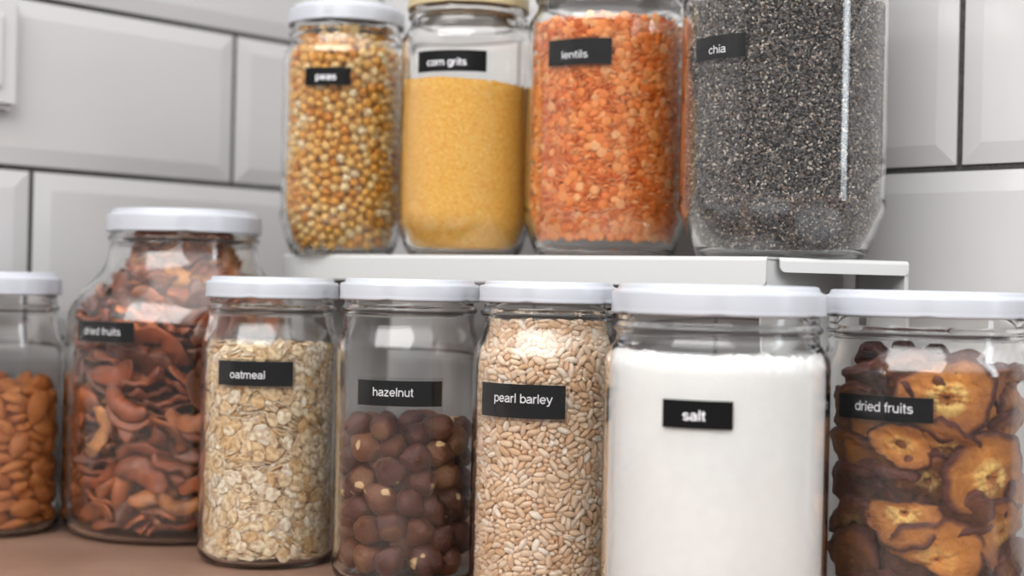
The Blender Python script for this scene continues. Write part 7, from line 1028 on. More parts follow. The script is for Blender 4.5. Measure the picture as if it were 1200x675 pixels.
def almond_material():
    m = Mat('almond_skin'); g = m.coord('Generated'); r = m.rnd()
    mp = m.n('ShaderNodeMapping'); mp.inputs['Scale'].default_value = (1.5, 16, 16); m.l(g, mp.inputs['Vector'])
    c = m.mix(m.noise(mp.outputs[0], 1.5, 4), srgb(112, 50, 16), srgb(224, 134, 62))
    c = m.mix(m.math('MULTIPLY', r, .5), c, srgb(224, 142, 70))
    b = m.bsdf(c, .55); m.bump(b, m.noise(mp.outputs[0], 2.5, 3), .4, .0006); return m.m
ALMOND = almond_material()
def hazel_material():
    m = Mat('hazelnut_skin'); g = m.coord('Generated'); r = m.rnd(); o = m.coord('Object')
    sep = m.n('ShaderNodeSeparateXYZ'); m.l(g, sep.inputs[0])
    shift = m.n('ShaderNodeVectorMath', operation='ADD'); m.l(o, shift.inputs[0]); m.l(r, shift.inputs[1])
    n1 = m.noise(shift.outputs[0], 220, 4, .6)
    c = m.mix(n1, srgb(32, 12, 8), srgb(122, 52, 30))
    mp = m.n('ShaderNodeMapping'); mp.inputs['Scale'].default_value = (2, 22, 22); m.l(g, mp.inputs['Vector'])
    st = m.noise(mp.outputs[0], 1.0, 3)
    c = m.mix(m.math('MULTIPLY', st, .35), c, srgb(40, 16, 12))
    c = m.mix(m.math('MULTIPLY', m.ramp(r, [(.45, (0, 0, 0, 1)), (1, (1, 1, 1, 1))]), .6), c, srgb(146, 92, 54))
    cap = m.ramp(m.math('ADD', sep.outputs[0], m.math('MULTIPLY', n1, .10)), [(.10, (1, 1, 1, 1)), (.16, (0, 0, 0, 1))])
    c = m.mix(m.math('MULTIPLY', cap, .55), c, srgb(150, 104, 66))
    patch = m.ramp(m.noise(shift.outputs[0], 70, 2, .4), [(.69, (0, 0, 0, 1)), (.715, (1, 1, 1, 1))])
    c = m.mix(patch, c, srgb(226, 190, 140))
    b = m.bsdf(c, .45); m.bump(b, m.math('ADD', n1, st), .7, .0012); return m.m
HAZEL = hazel_material()
def slice_material():
    m = Mat('dried_apple_slice'); o = m.coord('Object'); r = m.rnd()
    sh = m.n('ShaderNodeVectorMath', operation='ADD'); m.l(o, sh.inputs[0]); m.l(r, sh.inputs[1])
    n1 = m.noise(sh.outputs[0], 60, 4, .6); n2 = m.noise(sh.outputs[0], 240, 3)
    base = m.ramp(r, [(0, srgb(76, 30, 20)), (.3, srgb(134, 58, 28)), (.65, srgb(186, 88, 42)), (.9, srgb(206, 116, 56)), (1, srgb(222, 152, 74))])
    c = m.mix(m.ramp(n1, [(.35, (0, 0, 0, 1)), (.66, (.85, .85, .85, 1))]), base, srgb(58, 26, 20))
    c = m.mix(m.math('MULTIPLY', n2, .3), c, srgb(200, 120, 70))
    b = m.bsdf(c, .42); m.bump(b, n2, .5, .001); return m.m
SLICE = slice_material()
def ring_material():
    m = Mat('dried_fruit_flesh'); o = m.coord('Object'); r = m.rnd()
    at = m.n('ShaderNodeAttribute', attribute_name='rim')
    sh = m.n('ShaderNodeVectorMath', operation='ADD'); m.l(o, sh.inputs[0]); m.l(r, sh.inputs[1])
    n1 = m.noise(sh.outputs[0], 45, 5, .6); n2 = m.noise(sh.outputs[0], 300, 4, .6)
    rim = m.math('ADD', at.outputs['Fac'], m.math('MULTIPLY', m.math('SUBTRACT', n1, .5), .2))
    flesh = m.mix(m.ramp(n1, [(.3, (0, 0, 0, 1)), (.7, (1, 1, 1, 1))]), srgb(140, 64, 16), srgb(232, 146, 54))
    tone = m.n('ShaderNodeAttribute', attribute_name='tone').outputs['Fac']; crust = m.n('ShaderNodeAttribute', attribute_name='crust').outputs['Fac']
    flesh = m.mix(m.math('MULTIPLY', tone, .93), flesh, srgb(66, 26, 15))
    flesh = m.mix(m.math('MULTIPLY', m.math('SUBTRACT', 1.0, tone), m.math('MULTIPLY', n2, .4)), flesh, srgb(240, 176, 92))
    flesh = m.mix(m.math('MULTIPLY', m.ramp(rim, [(.5, (0, 0, 0, 1)), (.95, (1, 1, 1, 1))]), .6), flesh, srgb(112, 56, 28))
    skin = m.mix(n2, srgb(42, 14, 8), srgb(112, 46, 26))
    c = m.mix(m.ramp(rim, [(.83, (0, 0, 0, 1)), (.93, (1, 1, 1, 1))]), flesh, skin)
    core = m.ramp(rim, [(.12, (0, 0, 0, 1)), (.16, (1, 1, 1, 1)), (.30, (1, 1, 1, 1)), (.46, (0, 0, 0, 1))])
    n3 = m.noise(sh.outputs[0], 130, 4, .7)
    c = m.mix(m.math('MULTIPLY', m.math('MULTIPLY', core, crust), m.ramp(n3, [(.36, (0, 0, 0, 1)), (.52, (1, 1, 1, 1))])), c, srgb(253, 216, 130))
    b = m.bsdf(c, .42, Specular_IOR_Level=.3)
    m.bump(b, m.math('ADD', n2, m.math('MULTIPLY', n1, 1.5)), .8, .002); return m.m
RING = ring_material()

# ------------------------------------------------------------------ setting
CAM_H = .175
def frame_AB(n, D):
    """plane n.p = D seen from the camera: returns (base point, along) with along to the right"""
    nx, ny = n
    return Vector((nx*D, ny*D, 0)), Vector((ny, -nx, 0)), Vector((nx, ny, 0))

TL, TH, GR, BEV, DEP = .362, .1265, .0042, .013, .0021
def tiled_wall(name, n, D, s0, s1, z1, s_joint, z_joint, odd_shift):
    """a wall of bevelled tiles; s_joint, z_joint: one vertical joint of an even row and one horizontal joint"""
    P0, A, N = frame_AB(n, D)
    V = []; F = []; MI = []
    def pt(s, z, d): return tuple(P0 + A*s - N*d + Vector((0, 0, z)))
    def quad(ps, mi):
        b = len(V); V.extend(ps); F.append(tuple(range(b, b+len(ps)))); MI.append(mi)
    # grout bed, a slab 3 cm thick (d<0 is inside the wall)
    b = len(V)
    for d in (0, -.03):
        V.extend([pt(s0, 0, d), pt(s1, 0, d), pt(s1, z1, d), pt(s0, z1, d)])
    for f in ((0, 1, 2, 3), (7, 6, 5, 4), (0, 4, 5, 1), (1, 5, 6, 2), (2, 6, 7, 3), (3, 7, 4, 0)):
        F.append(tuple(b+i for i in f)); MI.append(1)
    k0 = math.floor((0-z_joint)/TH)
    k = k0
    while z_joint + k*TH < z1:
        za, zb = z_joint+k*TH+GR/2, z_joint+(k+1)*TH-GR/2
        off = s_joint + (odd_shift if k % 2 else 0)
        j = math.floor((s0-off)/TL)
        while off+j*TL < s1:
            sa, sb = off+j*TL+GR/2, off+(j+1)*TL-GR/2
            ca, cb, cza, czb = max(sa, s0), min(sb, s1), max(za, 0), min(zb, z1)
            if cb-ca > .004 and czb-cza > .004:
                e = .0012
                o = [(ca, cza), (cb, cza), (cb, czb), (ca, czb)]
                l = ca if ca > sa else sa; 
                ia = ca+(BEV if ca == sa else 0); ib = cb-(BEV if cb == sb else 0)
                iza = cza+(BEV if cza == za else 0); izb = czb-(BEV if czb == zb else 0)
                q = [(ia, iza), (ib, iza), (ib, izb), (ia, izb)]
                b = len(V)
                V.extend(pt(s, z, 0) for s, z in o)
                V.extend(pt(s, z, e) for s, z in o)
                V.extend(pt(s, z, e+DEP) for s, z in q)
                for i in range(4):
                    j2 = (i+1) % 4
                    F.append((b+i, b+j2, b+4+j2, b+4+i)); MI.append(0)
                    F.append((b+4+i, b+4+j2, b+8+j2, b+8+i)); MI.append(0)
                F.append((b+8, b+9, b+10, b+11)); MI.append(0)
            j += 1
        k += 1
    me = mesh_np(name, V, F, (TILE, GROUT), False, MI)
    o = obj(name, me); o['kind'] = 'structure'
    bm = bmesh.new(); bm.from_mesh(me); bmesh.ops.recalc_face_normals(bm, faces=bm.faces); bm.to_mesh(me); bm.free()
    return o

NA, DA = (-.731, .682), 1.000
NB, DB = (.682, .731), .850
# the corner of the two walls sits at s = +DB on wall A ... and s = -DA on wall B
tiled_wall('wall_left', NA, DA, -1.1, DB+.0, .78, .7252, .2557, TL/2)
tiled_wall('wall_back', NB, DB, -DA, -.16, .78, -.4137, .2557, TL/2)

def box_mesh(name, lo, hi, mat, bevel=.002):
    bm = bmesh.new()
    bmesh.ops.create_cube(bm, size=1)
    for v in bm.verts:
        v.co = Vector([lo[i] + (v.co[i]+.5)*(hi[i]-lo[i]) for i in range(3)])
    if bevel:
        bmesh.ops.bevel(bm, geom=bm.edges[:], offset=bevel, segments=3, affect='EDGES', profile=.5)
    me = bpy.data.meshes.new(name); bm.to_mesh(me); bm.free(); me.materials.append(mat)
    me.polygons.foreach_set('use_smooth', np.full(len(me.polygons), False))
    return me
def prism(name, poly, z0, z1, mat, bevel):
    bm = bmesh.new()
    lo = [bm.verts.new((x, y, z0)) for x, y in poly]; hi = [bm.verts.new((x, y, z1)) for x, y in poly]
    bm.faces.new(lo[::-1]); bm.faces.new(hi)
    for i in range(len(poly)):
        j = (i+1) % len(poly); bm.faces.new((lo[i], lo[j], hi[j], hi[i]))
    bmesh.ops.recalc_face_normals(bm, faces=bm.faces)
    bmesh.ops.bevel(bm, geom=[e for e in bm.edges if e.verts[0].co.z == e.verts[1].co.z == z1], offset=bevel, segments=3, affect='EDGES')
    me = bpy.data.meshes.new(name); bm.to_mesh(me); bm.free(); me.materials.append(mat)
    return me
ct = obj('countertop', prism('countertop', [(-1.18, .185), (1.03, .185), (.466, .712), (-.151, 1.288)], -.04, 0, COUNTER, .003))
tag(ct, 'brown mottled worktop that the front row of jars stands on', 'worktop')

# white wall plate at the very left edge of the picture, on the left wall
P0, A, N = frame_AB(NA, DA)
def wall_plate():
    t = thing('wall_plate', 'white plastic wall plate on the tiles, cut by the upper left picture edge', 'wall plate')
    s1, z0, w, d = .5255, .2965, .082, .011
    bm = bmesh.new(); bmesh.ops.create_cube(bm, size=1)
    for v in bm.verts: v.co = Vector((v.co.x*w, v.co.y*d, v.co.z*w))
    bmesh.ops.bevel(bm, geom=bm.edges[:], offset=.004, segments=4, affect='EDGES')
    me = bpy.data.meshes.new('cover'); bm.to_mesh(me); bm.free(); me.materials.append(PLATE)
    c = P0 + A*(s1-w/2) - N*(d/2+.0051) + Vector((0, 0, z0+w/2))
    t.location = c; t.rotation_euler = (0, 0, math.atan2(A.y, A.x))
    obj('cover', me, t)
    obj('rocker', box_mesh('rocker', (-.026, -d/2-.003, -.026), (.026, -d/2+.001, .026), PLATE, .0012), t)
wall_plate()

# ------------------------------------------------------------------ jars
def smooth_curve(p0, p1, n=10, k=.5):
    """S-shaped shoulder from p0 to p1, vertical tangents at both ends"""
    out = []
    for i in range(1, n+1):
        t = i/n
        # cubic bezier, vertical handles
        (r0, z0), (r1, z1) = p0, p1
        dz = (z1-z0)
        c0 = (r0, z0+dz*k); c1 = (r1, z1-dz*k)
        r = (1-t)**3*r0+3*(1-t)**2*t*c0[0]+3*(1-t)*t*t*c1[0]+t**3*r1
        z = (1-t)**3*z0+3*(1-t)**2*t*c0[1]+3*(1-t)*t*t*c1[1]+t**3*z1
        out.append((r, z))
    return out

class Spec:
    def __init__(s, R, rl, H, lid_h, z_sh, z_neck, heel=8, frac=None, wall=2.2, base=3.2):
        s.R, s.rl, s.H, s.lid_h, s.z_sh, s.z_neck, s.heel, s.frac, s.wall, s.base = R, rl, H, lid_h, z_sh, z_neck, heel, frac, wall, base
    def outer(s):
        p = []
        if s.frac is None:
            h = s.heel; rb = s.R-h
            p += [(0, 1.5), (rb*.75, 1.2), (rb*.9, .2), (rb, 0)]
            for i in range(1, 9):
                a = i/8*PI/2
                p.append((rb+h*math.sin(a), h-h*math.cos(a)))
        else:
            rb = s.R*s.frac; h = s.heel
            p += [(0, 1.5), (rb*.75, 1.2), (rb*.93, .2), (rb-1.2, 0), (rb+.4, .6), (rb+1.5, 2.0)]
            p += [(rb+1.5+(s.R-rb-1.5)*t**.9, 2+(h-4-2)*t) for t in (.25, .5, .75, .93)]
            p += [(s.R+.15, h-2.5), (s.R+.45, h), (s.R+.35, h+2), (s.R, h+4.5)]
        p.append((s.R, (s.z_sh+p[-1][1])/2))
        p.append((s.R, s.z_sh))
        rn = s.rl-3.0
        p += smooth_curve((s.R, s.z_sh), (rn, s.z_neck), 14, .5)
        z = s.z_neck
        p += [(rn+.3, z+.8), (rn+1.5, z+1.6), (rn+1.9, z+2.8), (rn+1.5, z+4.0), (rn+.2, z+4.9), (rn-.2, z+6), (rn-.3, s.H-4)]
        p += [(rn-.4, s.H-2.2), (rn-1.2, s.H-1.3)]
        return p
    def inner(s):
        w = s.wall; rn = s.rl-3.0
        p = [(rn-2.4, s.H-1.3), (rn-3.0, s.H-2.4), (rn-3.0, s.z_neck)]
        c = smooth_curve((s.R-w, s.z_sh), (rn-3.0, s.z_neck), 14, .5)
        p += c[::-1][1:]
        p.append((s.R-w, s.z_sh))
        if s.frac is None:
            h = s.heel; rb = s.R-h; hh = max(h-w, 2.5)
            p.append((s.R-w, s.base+hh))
            for i in range(1, 7):
                a = PI/2*(1-i/6)
                p.append((s.R-w-hh+hh*math.sin(a), s.base+hh-hh*math.cos(a)))
        else:
            rb = s.R*s.frac; h = s.heel
            p += [(s.R-w, h+4.5), (s.R-w, h-1)]
            p += [(rb-w+.6+(s.R-rb-.6)*t, s.base+2+(h-1-s.base-2)*t) for t in (.7, .4, .12)]
            p += [(rb-w-1.5, s.base+.4)]
        p += [((p[-1][0])*.6, s.base), (0, s.base+.3)]
        return p
    def rin(s, z):
        q = [(zz, r) for r, zz in s.inner()][::-1]
        q = sorted(q)
        return float(np.interp(z, [a for a, b in q], [b for a, b in q]))

def cyl_patch(R, w, h, thick, az0, zc, n=28):
    """a curved slab lying on a cylinder, facing az0 (0 = local -Y); mm"""
    V = []; F = []
    for d in (0, thick):
        for z in (zc-h/2, zc+h/2):
            for i in range(n+1):
                a = az0+(i/n-.5)*w/R
                V.append(((R+d)*math.sin(a), -(R+d)*math.cos(a), z))
    m = n+1
    for i in range(n):
        F += [(2*m+i, 2*m+i+1, 3*m+i+1, 3*m+i), (i, m+i, m+i+1, i+1),
              (i, i+1, 2*m+i+1, 2*m+i), (m+i, 3*m+i, 3*m+i+1, m+i+1)]
    F += [(0, 2*m, 3*m, m), (n, m+n, 3*m+n, 2*m+n)]
    return np.array(V)*MM, F

def arc(cx, cy, rx, ry, a0, a1, n=18):
    return [(cx+rx*math.cos(math.radians(a0+(a1-a0)*i/n)), cy+ry*math.sin(math.radians(a0+(a1-a0)*i/n))) for i in range(n+1)]
def bar(*p):
    out = [p[0]]
    for q in p[1:]:
        o = out[-1]
        out += [(o[0]+(q[0]-o[0])*i/4, o[1]+(q[1]-o[1])*i/4) for i in range(1, 5)]
    return out
# a plain sans lower case drawn as pen strokes: advance, strokes (x height .52, ascender .72)
BOWL = arc(.26, .26, .205, .222, 0, 360, 32)
LETTERS = {
    'a': (.54, [arc(.25, .37, .178, .108, 165, 0)+bar((.428, .37), (.428, .10), (.46, 0))[1:], bar((.428, .305), (.25, .285))+arc(.205, .148, .16, .112, 75, 300)+[(.36, .075), (.428, .15)]]),
    'b': (.55, [bar((.08, 0), (.08, .72)), [(x+.025, y) for x, y in BOWL]]),
    'c': (.49, [arc(.26, .26, .205, .222, 42, 318, 28)]),
    'd': (.55, [bar((.465, 0), (.465, .72)), BOWL]),
    'e': (.54, [bar((.06, .262), (.462, .262))[::-1][:1]+bar((.06, .262), (.462, .262)), arc(.26, .26, .205, .222, 0, 322, 30)]),
    'f': (.28, [bar((.12, 0), (.12, .57))+arc(.225, .57, .105, .108, 180, 70), bar((.0, .478), (.26, .478))]),
    'g': (.55, [BOWL, bar((.465, .52), (.465, -.05))+arc(.27, -.05, .195, .11, 0, -165)]),
    'h': (.55, [bar((.08, 0), (.08, .72)), arc(.26, .31, .18, .168, 180, 0)+bar((.44, .31), (.44, 0))[1:]]),
    'i': (.22, [bar((.1, 0), (.1, .52)), bar((.1, .625), (.1, .72))]),
    'l': (.22, [bar((.1, 0), (.1, .72))]),
    'm': (.82, [bar((.08, 0), (.08, .52)), arc(.235, .33, .155, .148, 180, 0)+bar((.39, .33), (.39, 0))[1:], arc(.545, .33, .155, .148, 180, 0)+bar((.70, .33), (.70, 0))[1:]]),
    'n': (.55, [bar((.08, 0), (.08, .52)), arc(.26, .31, .18, .168, 180, 0)+bar((.44, .31), (.44, 0))[1:]]),
    'o': (.55, [BOWL]),
    'p': (.55, [bar((.08, -.2), (.08, .52)), [(x+.025, y) for x, y in BOWL]]),
    'r': (.34, [bar((.08, 0), (.08, .52)), arc(.25, .29, .17, .185, 180, 72)]),
    's': (.50, [arc(.245, .372, .165, .106, 25, 262, 20)+arc(.245, .150, .175, .110, 82, -158, 20)]),
    't': (.28, [bar((.12, .66), (.12, .11))+arc(.20, .11, .08, .070, 180, 300, 8), bar((0, .478), (.25, .478))]),
    'u': (.55, [bar((.08, .52), (.08, .20))+arc(.255, .20, .175, .162, 180, 360)[1:]+[(.43, .25)], bar((.43, .52), (.43, 0))]),
    'y': (.50, [bar((.03, .52), (.25, .02)), bar((.46, .52), (.25, .0), (.19, -.13))+[(.14, -.165), (.05, -.165)]]),
    'z': (.50, [bar((.05, .478), (.40, .478)), bar((.40, .478), (.06, .04)), bar((.05, .042), (.43, .042))]),
    ' ': (.28, []),
}
def lettering_mesh(text, R, xc0, xc1, zbase, asc, pen=.092):
    V = []; F = []; x = 0
    for ch in text:
        advance, strokes = LETTERS[ch]
        for st in strokes:
            st = [p for i, p in enumerate(st) if i == 0 or math.hypot(p[0]-st[i-1][0], p[1]-st[i-1][1]) > 1e-5]
            closed = math.hypot(st[0][0]-st[-1][0], st[0][1]-st[-1][1]) < 1e-5
            b = len(V); n = len(st)
            for i, (px, py) in enumerate(st):
                i0, i1 = max(i-1, 0), min(i+1, n-1)
                if closed and i in (0, n-1): i0, i1 = n-2, 1
                tx, ty = st[i1][0]-st[i0][0], st[i1][1]-st[i0][1]
                L = math.hypot(tx, ty) or 1
                nx, ny = -ty/L*pen/2, tx/L*pen/2
                V += [(x+px+nx, py+ny), (x+px-nx, py-ny)]
            F += [(b+2*i, b+2*i+1, b+2*i+3, b+2*i+2) for i in range(n-1)]
        x += advance
    x0 = min(v[0] for v in V); x1 = max(v[0] for v in V); k = asc/.72
    W = []
    for vx, vy in V:
        a = (xc0+(vx-x0)/(x1-x0)*(xc1-xc0))/R
        W.append((R*math.sin(a), -R*math.cos(a), zbase+vy*k))
    return mesh_np('lettering', np.array(W)*MM, F, (INK,), False)

def lid_mesh(s, mat):
    H, rl, zb = s.H, s.rl, s.H-s.lid_h
    k = s.lid_h/13.0
    p = [(rl-2.2, zb+1.2), (rl-1.6, zb+.3), (rl-.8, zb), (rl-.1, zb+.3), (rl+.15, zb+1.1), (rl-.05, zb+2.0),
         (rl-.15, zb+3), (rl-.2, H-4.4*k), (rl-.5, H-3.4*k), (rl-1.3, H-2.8*k), (rl-2.6, H-2.6*k), (rl-3.3, H-2.0*k),
         (rl-3.6, H-1.0*k), (rl-4.2, H-.3*k), (rl-5.2, H), (rl-6.6, H-.3), (rl-8, H-1.0), (rl-12, H-1.3), (rl*.5, H-1.2), (0, H-1.2),
         (0, H-1.25-.35), (rl*.5, H-1.6), (rl-3.9, H-1.8), (rl-2.2, H-3.4*k), (rl-1.0, H-4.6*k), (rl-.9, zb+2)]
    p[20] = (0, H-1.6)
    p[19] = (0, H-1.1)
    nl = 5 if rl < 45 else 6
    def wob(r, z, a):
        # crimped lugs along the lower edge
        if z < zb+3.2 and r > rl-2.5:
            q = (a/(2*PI)*nl) % 1.0
            g = math.exp(-((q-.5)/.075)**2)
            return r-g*.9, z+g*.5
        return r, z
    V, F = lathe(p+[p[0]], 120, wob=wob)
    me = mesh_np('lid', V, F, (mat,), True)
    return fix_normals(me)

def fix_normals(me, angle=None):
    bm = bmesh.new(); bm.from_mesh(me)
    bmesh.ops.remove_doubles(bm, verts=bm.verts, dist=1e-7)
    bmesh.ops.recalc_face_normals(bm, faces=bm.faces); bm.to_mesh(me); bm.free()
    return me

def make_jar(name, label, spec, x, y, z, lab, text, tx, tz, tape=None, lid=None):
    """lab = (x0, x1, z0, z1) arc mm on the glass; tx = (x0, x1) of the print"""
    az = math.atan2(-y, -x)+PI/2           # local -Y looks at the camera
    t = thing(name, label, 'jar', (x*MM, y*MM, z), az)
    pr = spec.outer()+spec.inner()
    V, F = lathe(pr, 128)
    me = mesh_np('glass_body', V, F, (GLASS,), True)
    obj('glass_body', fix_normals(me), t)
    obj('lid', lid_mesh(spec, lid or LID), t)
    if lab:
        x0, x1, z0, z1 = lab; R = spec.R
        V, F = cyl_patch(R+.08, x1-x0, z1-z0, .12, (x0+x1)/2/R, (z0+z1)/2)
        lo = obj('label', fix_normals(mesh_np('label', V, F, (BLACK,), False)), t)
        lo['label'] = 'black label printed in white lower case letters'
        lt = obj('lettering', lettering_mesh(text, R+.24, tx[0], tx[1], tz, 4.9), lo)
        if tape:
            e = tape
            V, F = cyl_patch(R+.30, x1-x0+e[0]+e[1], z1-z0+e[2]+e[3], .06, ((x0+x1)/2+(e[1]-e[0])/2)/R, (z0+z1)/2+(e[3]-e[2])/2)
            tp = obj('clear_tape', fix_normals(mesh_np('clear_tape', V, F, (TAPE,), False)), t)
            tp['label'] = 'clear tape over the black label'
    return t, az

SHELF_Z = .196
S_ALM = Spec(44, 42, 178.5, 15.5, 118, 151, heel=9)
S_BIG = Spec(80, 53.7, 224, 16, 140, 201, heel=14, wall=2.8)
S_OAT = Spec(43.5, 42, 178.5, 13.5, 130, 156, heel=8)
S_HAZ = Spec(43, 41.9, 179, 13.0, 132, 158, heel=8)
S_BAR = Spec(42, 39.6, 179, 12.2, 132, 158, heel=8)
S_SAL = Spec(56.7, 53.9, 178.8, 15.3, 139, 154, heel=9)
S_DRI = Spec(55, 53.6, 178.2, 13.8, 133, 154, heel=9)
S_PEA = Spec(45, 42.6, 180, 14.5, 142, 156, heel=28, frac=.80)
S_GRI = Spec(45.7, 42.6, 184, 14.5, 146, 162, heel=24, frac=.83)
S_LEN = Spec(54.6, 51, 190, 15, 152, 170, heel=29, frac=.82)
S_CHI = Spec(62, 58, 205, 16, 150, 184, heel=33, frac=.80)

P_ALM, P_BIG, P_OAT, P_HAZ, P_BAR, P_SAL, P_DRI = (-355, 1004), (-232, 1025), (-152, 921), (-61, 868), (21, 820), (104.6, 735), (220, 770)
P_PEA, P_GRI, P_LEN, P_CHI = (-125, 1060), (-34.5, 1010), (61.5, 977), (163, 885)

J = {}
G1 = (1.5, 1.5, 1.5, 1.5)
J['alm'] = make_jar('glass_jar', 'glass jar of almonds with white lid, standing at the left picture edge', S_ALM, *P_ALM, 0, None, '', None, 0)
J['big'] = make_jar('glass_jar', 'largest glass jar, dried fruit slices up to the white lid, behind the oatmeal jar', S_BIG, *P_BIG, 0, (-81, -32, 133.6, 147), 'dried fruits', (-74, -41.5), 138.2, G1)
J['oat'] = make_jar('glass_jar', 'glass jar of oat flakes with a black oatmeal label and white lid', S_OAT, *P_OAT, 0, (-34.8, 13.7, 112.2, 127.1), 'oatmeal', (-25.8, -3.5), 116.6, G1)
J['haz'] = make_jar('glass_jar', 'glass jar half full of brown nuts with a black hazelnut label', S_HAZ, *P_HAZ, 0, (-31, 20.3, 106.2, 120.7), 'hazelnut', (-20.6, 3.2), 111.8, (1, 1, 6, 2))
J['bar'] = make_jar('glass_jar', 'glass jar full of beige grains with a black pearl barley label', S_BAR, *P_BAR, 0, (-42, 10.2, 105.0, 123.2), 'pearl barley', (-31.2, 3.2), 113.2, G1)
J['sal'] = make_jar('glass_jar', 'wide glass jar of white salt with a black salt label', S_SAL, *P_SAL, 0, (-25.8, 8.1, 110.8, 124.1), 'salt', (-15.6, -4.8), 114.6, None)
J['dri'] = make_jar('glass_jar', 'wide glass jar of dried fruit halves right of the salt jar', S_DRI, *P_DRI, 0, (-47.7, 4.6, 112.6, 125.0), 'dried fruits', (-36.2, -5.2), 117.0, G1)
J['pea'] = make_jar('glass_jar', 'glass jar of yellow peas, first on the white riser from its left end', S_PEA, *P_PEA, SHELF_Z, (-30.3, 3.6, 118.2, 130.9), 'peas', (-21.6, -6.5), 122.0, None)
J['gri'] = make_jar('glass_jar', 'glass jar of yellow corn grits between the pea and lentil jars', S_GRI, *P_GRI, SHELF_Z, (-36.7, 13.0, 122.4, 136.6), 'corn grits', (-28.8, -.6), 126.4, None, TAN_LID)
J['len'] = make_jar('glass_jar', 'glass jar full of orange red lentils with a black lentils label', S_LEN, *P_LEN, SHELF_Z, (-42.6, 2.1, 123.0, 139.4), 'lentils', (-31.6, -13.4), 127.0, G1)
J['chi'] = make_jar('glass_jar', 'big glass jar of speckled grey chia seeds at the right end of the riser', S_CHI, *P_CHI, SHELF_Z, (-60.6, -22.3, 115.0, 128.6), 'chia', (-48.2, -35.4), 118.2, (.8, 2, .8, .8))

# ------------------------------------------------------------------ loose contents
def place(key, jar, loc, q, s):
    """jar-local (mm) to world matrix"""
    t, az = J[jar]
    Rz = Matrix.Rotation(az, 4, 'Z')
    m = Matrix.Translation(t.location) @ Rz @ Matrix.Translation(Vector(loc)*MM) @ Quaternion(q).normalized().to_matrix().to_4x4() @ Matrix.Scale(s, 4)
    return m

def inside(V, spec, gap=.12):
    """keep mm points a hair inside the glass"""
    zs = np.linspace(-5, spec.H, 800); rs = np.array([spec.rin(z) for z in zs])-gap
    V = V.copy(); V[:, 2] = np.maximum(V[:, 2], spec.base+.45)
    r = np.hypot(V[:, 0], V[:, 1]); k = np.minimum(1, np.interp(V[:, 2], zs, rs)/np.maximum(r, 1e-6))
    V[:, 0] *= k; V[:, 1] *= k
    return V
def heap(key, jar, spec, shape, nvar, mat, n_single, name, label, cat, group, stuff_label=None, grow=1.0, extra=None, zfix=None, shrink_above=None, single_filter=None, size=1.0, core=0, core_top=100):
    rows = unpack(key)
    shapes = [shape(100+i) for i in range(nvar)]
    protos = []
    if n_single:
        for i, (P, F) in enumerate(shapes):
            protos.append(mesh_np(name, P*MM, F, (mat,), True))
    body_r = spec.R-spec.wall
    def fitted(loc):
        x, y, z = loc
        z += zfix or 0
        x *= grow; y *= grow
        lim = spec.rin(z+1.5)
        if z > spec.z_sh-6:
            k = min(1, (lim-.3)/body_r); x *= k; y *= k
        return (x, y, z)
    singles = []; rest = []
    for row in rows:
        if len(singles) < n_single and (single_filter is None or single_filter(row[0])): singles.append(row)
        else: rest.append(row)
    for loc, q, s, v in singles:
        o = bpy.data.objects.new(name, protos[v])
        o.matrix_world = place(key, jar, fitted(loc), q, s*size)
        COL.objects.link(o); tag(o, label, cat, group)
    if stuff_label:
        rest = rest + (extra or [])
        t, az = J[jar]
        V = []; F = []; b = 0
        if core:
            prof = [(0, spec.base+8), (spec.rin(14)*.6-core*.6, spec.base+8)]
            prof += [(max(4, spec.rin(z)-core), z) for z in np.linspace(spec.base+16, core_top-6, 14)]+[(spec.rin(core_top)*.6, core_top), (0, core_top)]
            v_, f_ = lathe(prof, 48)
            V.append(v_/MM); F.extend(f_); b = len(v_)
        for v in range(nvar):
            T = [(qmat(q)*s, fitted(loc)) for loc, q, s, vv in rest if vv == v]
            if not T: continue
            v_, f_ = replicate(*shapes[v], T)
            V.append(v_); F.extend(tuple(b+k for k in f) for f in f_); b += len(v_)
        V = inside(np.concatenate(V), spec)
        me = mesh_np(stuff_label[0], V*MM, F, (mat,), True)
        o = obj(stuff_label[0], me, None, t.location); o.rotation_euler = (0, 0, az)
        tag(o, stuff_label[1], stuff_label[2], group, 'stuff')

rng = random.Random(11)
def rq(): return tuple(rng.gauss(0, 1) for _ in range(4))

heap('barley', 'bar', S_BAR, barley, 5, BARLEY, 300, 'barley_grain', 'single pearl barley grain lying against the glass of the pearl barley jar', 'grain', 'pearl barley grains in the jar',
     ('barley_filling', 'mass of pearl barley packed in the pearl barley jar', 'barley'), 1.02, core=8.5, core_top=156)
oat_top = []
for k in range(200):
    a = rng.uniform(0, 2*PI); r = 37*math.sqrt(rng.random())
    oat_top.append(((r*math.cos(a), r*math.sin(a), rng.uniform(131.5, 138.0)), (1, rng.gauss(0, .16), rng.gauss(0, .16), rng.gauss(0, 1)), rng.uniform(.9, 1.1), rng.randrange(8)))
heap('oat', 'oat', S_OAT, oat, 8, OAT, 300, 'oat_flake', 'single rolled oat flake lying against the glass of the oatmeal jar', 'flake', 'oat flakes in the oatmeal jar',
     ('oatmeal_filling', 'mass of rolled oat flakes heaped in the oatmeal jar', 'oatmeal'), 1.01, oat_top, core=8.5, core_top=131)
heap('pea', 'pea', S_PEA, pea, 6, PEA, 300, 'dried_pea', 'single yellow dried pea lying against the glass of the pea jar', 'pea', 'dried yellow peas in the jar',
     ('pea_filling', 'mass of yellow dried peas filling the pea jar', 'peas'), 1.01, zfix=-1.5, core=15, core_top=158)
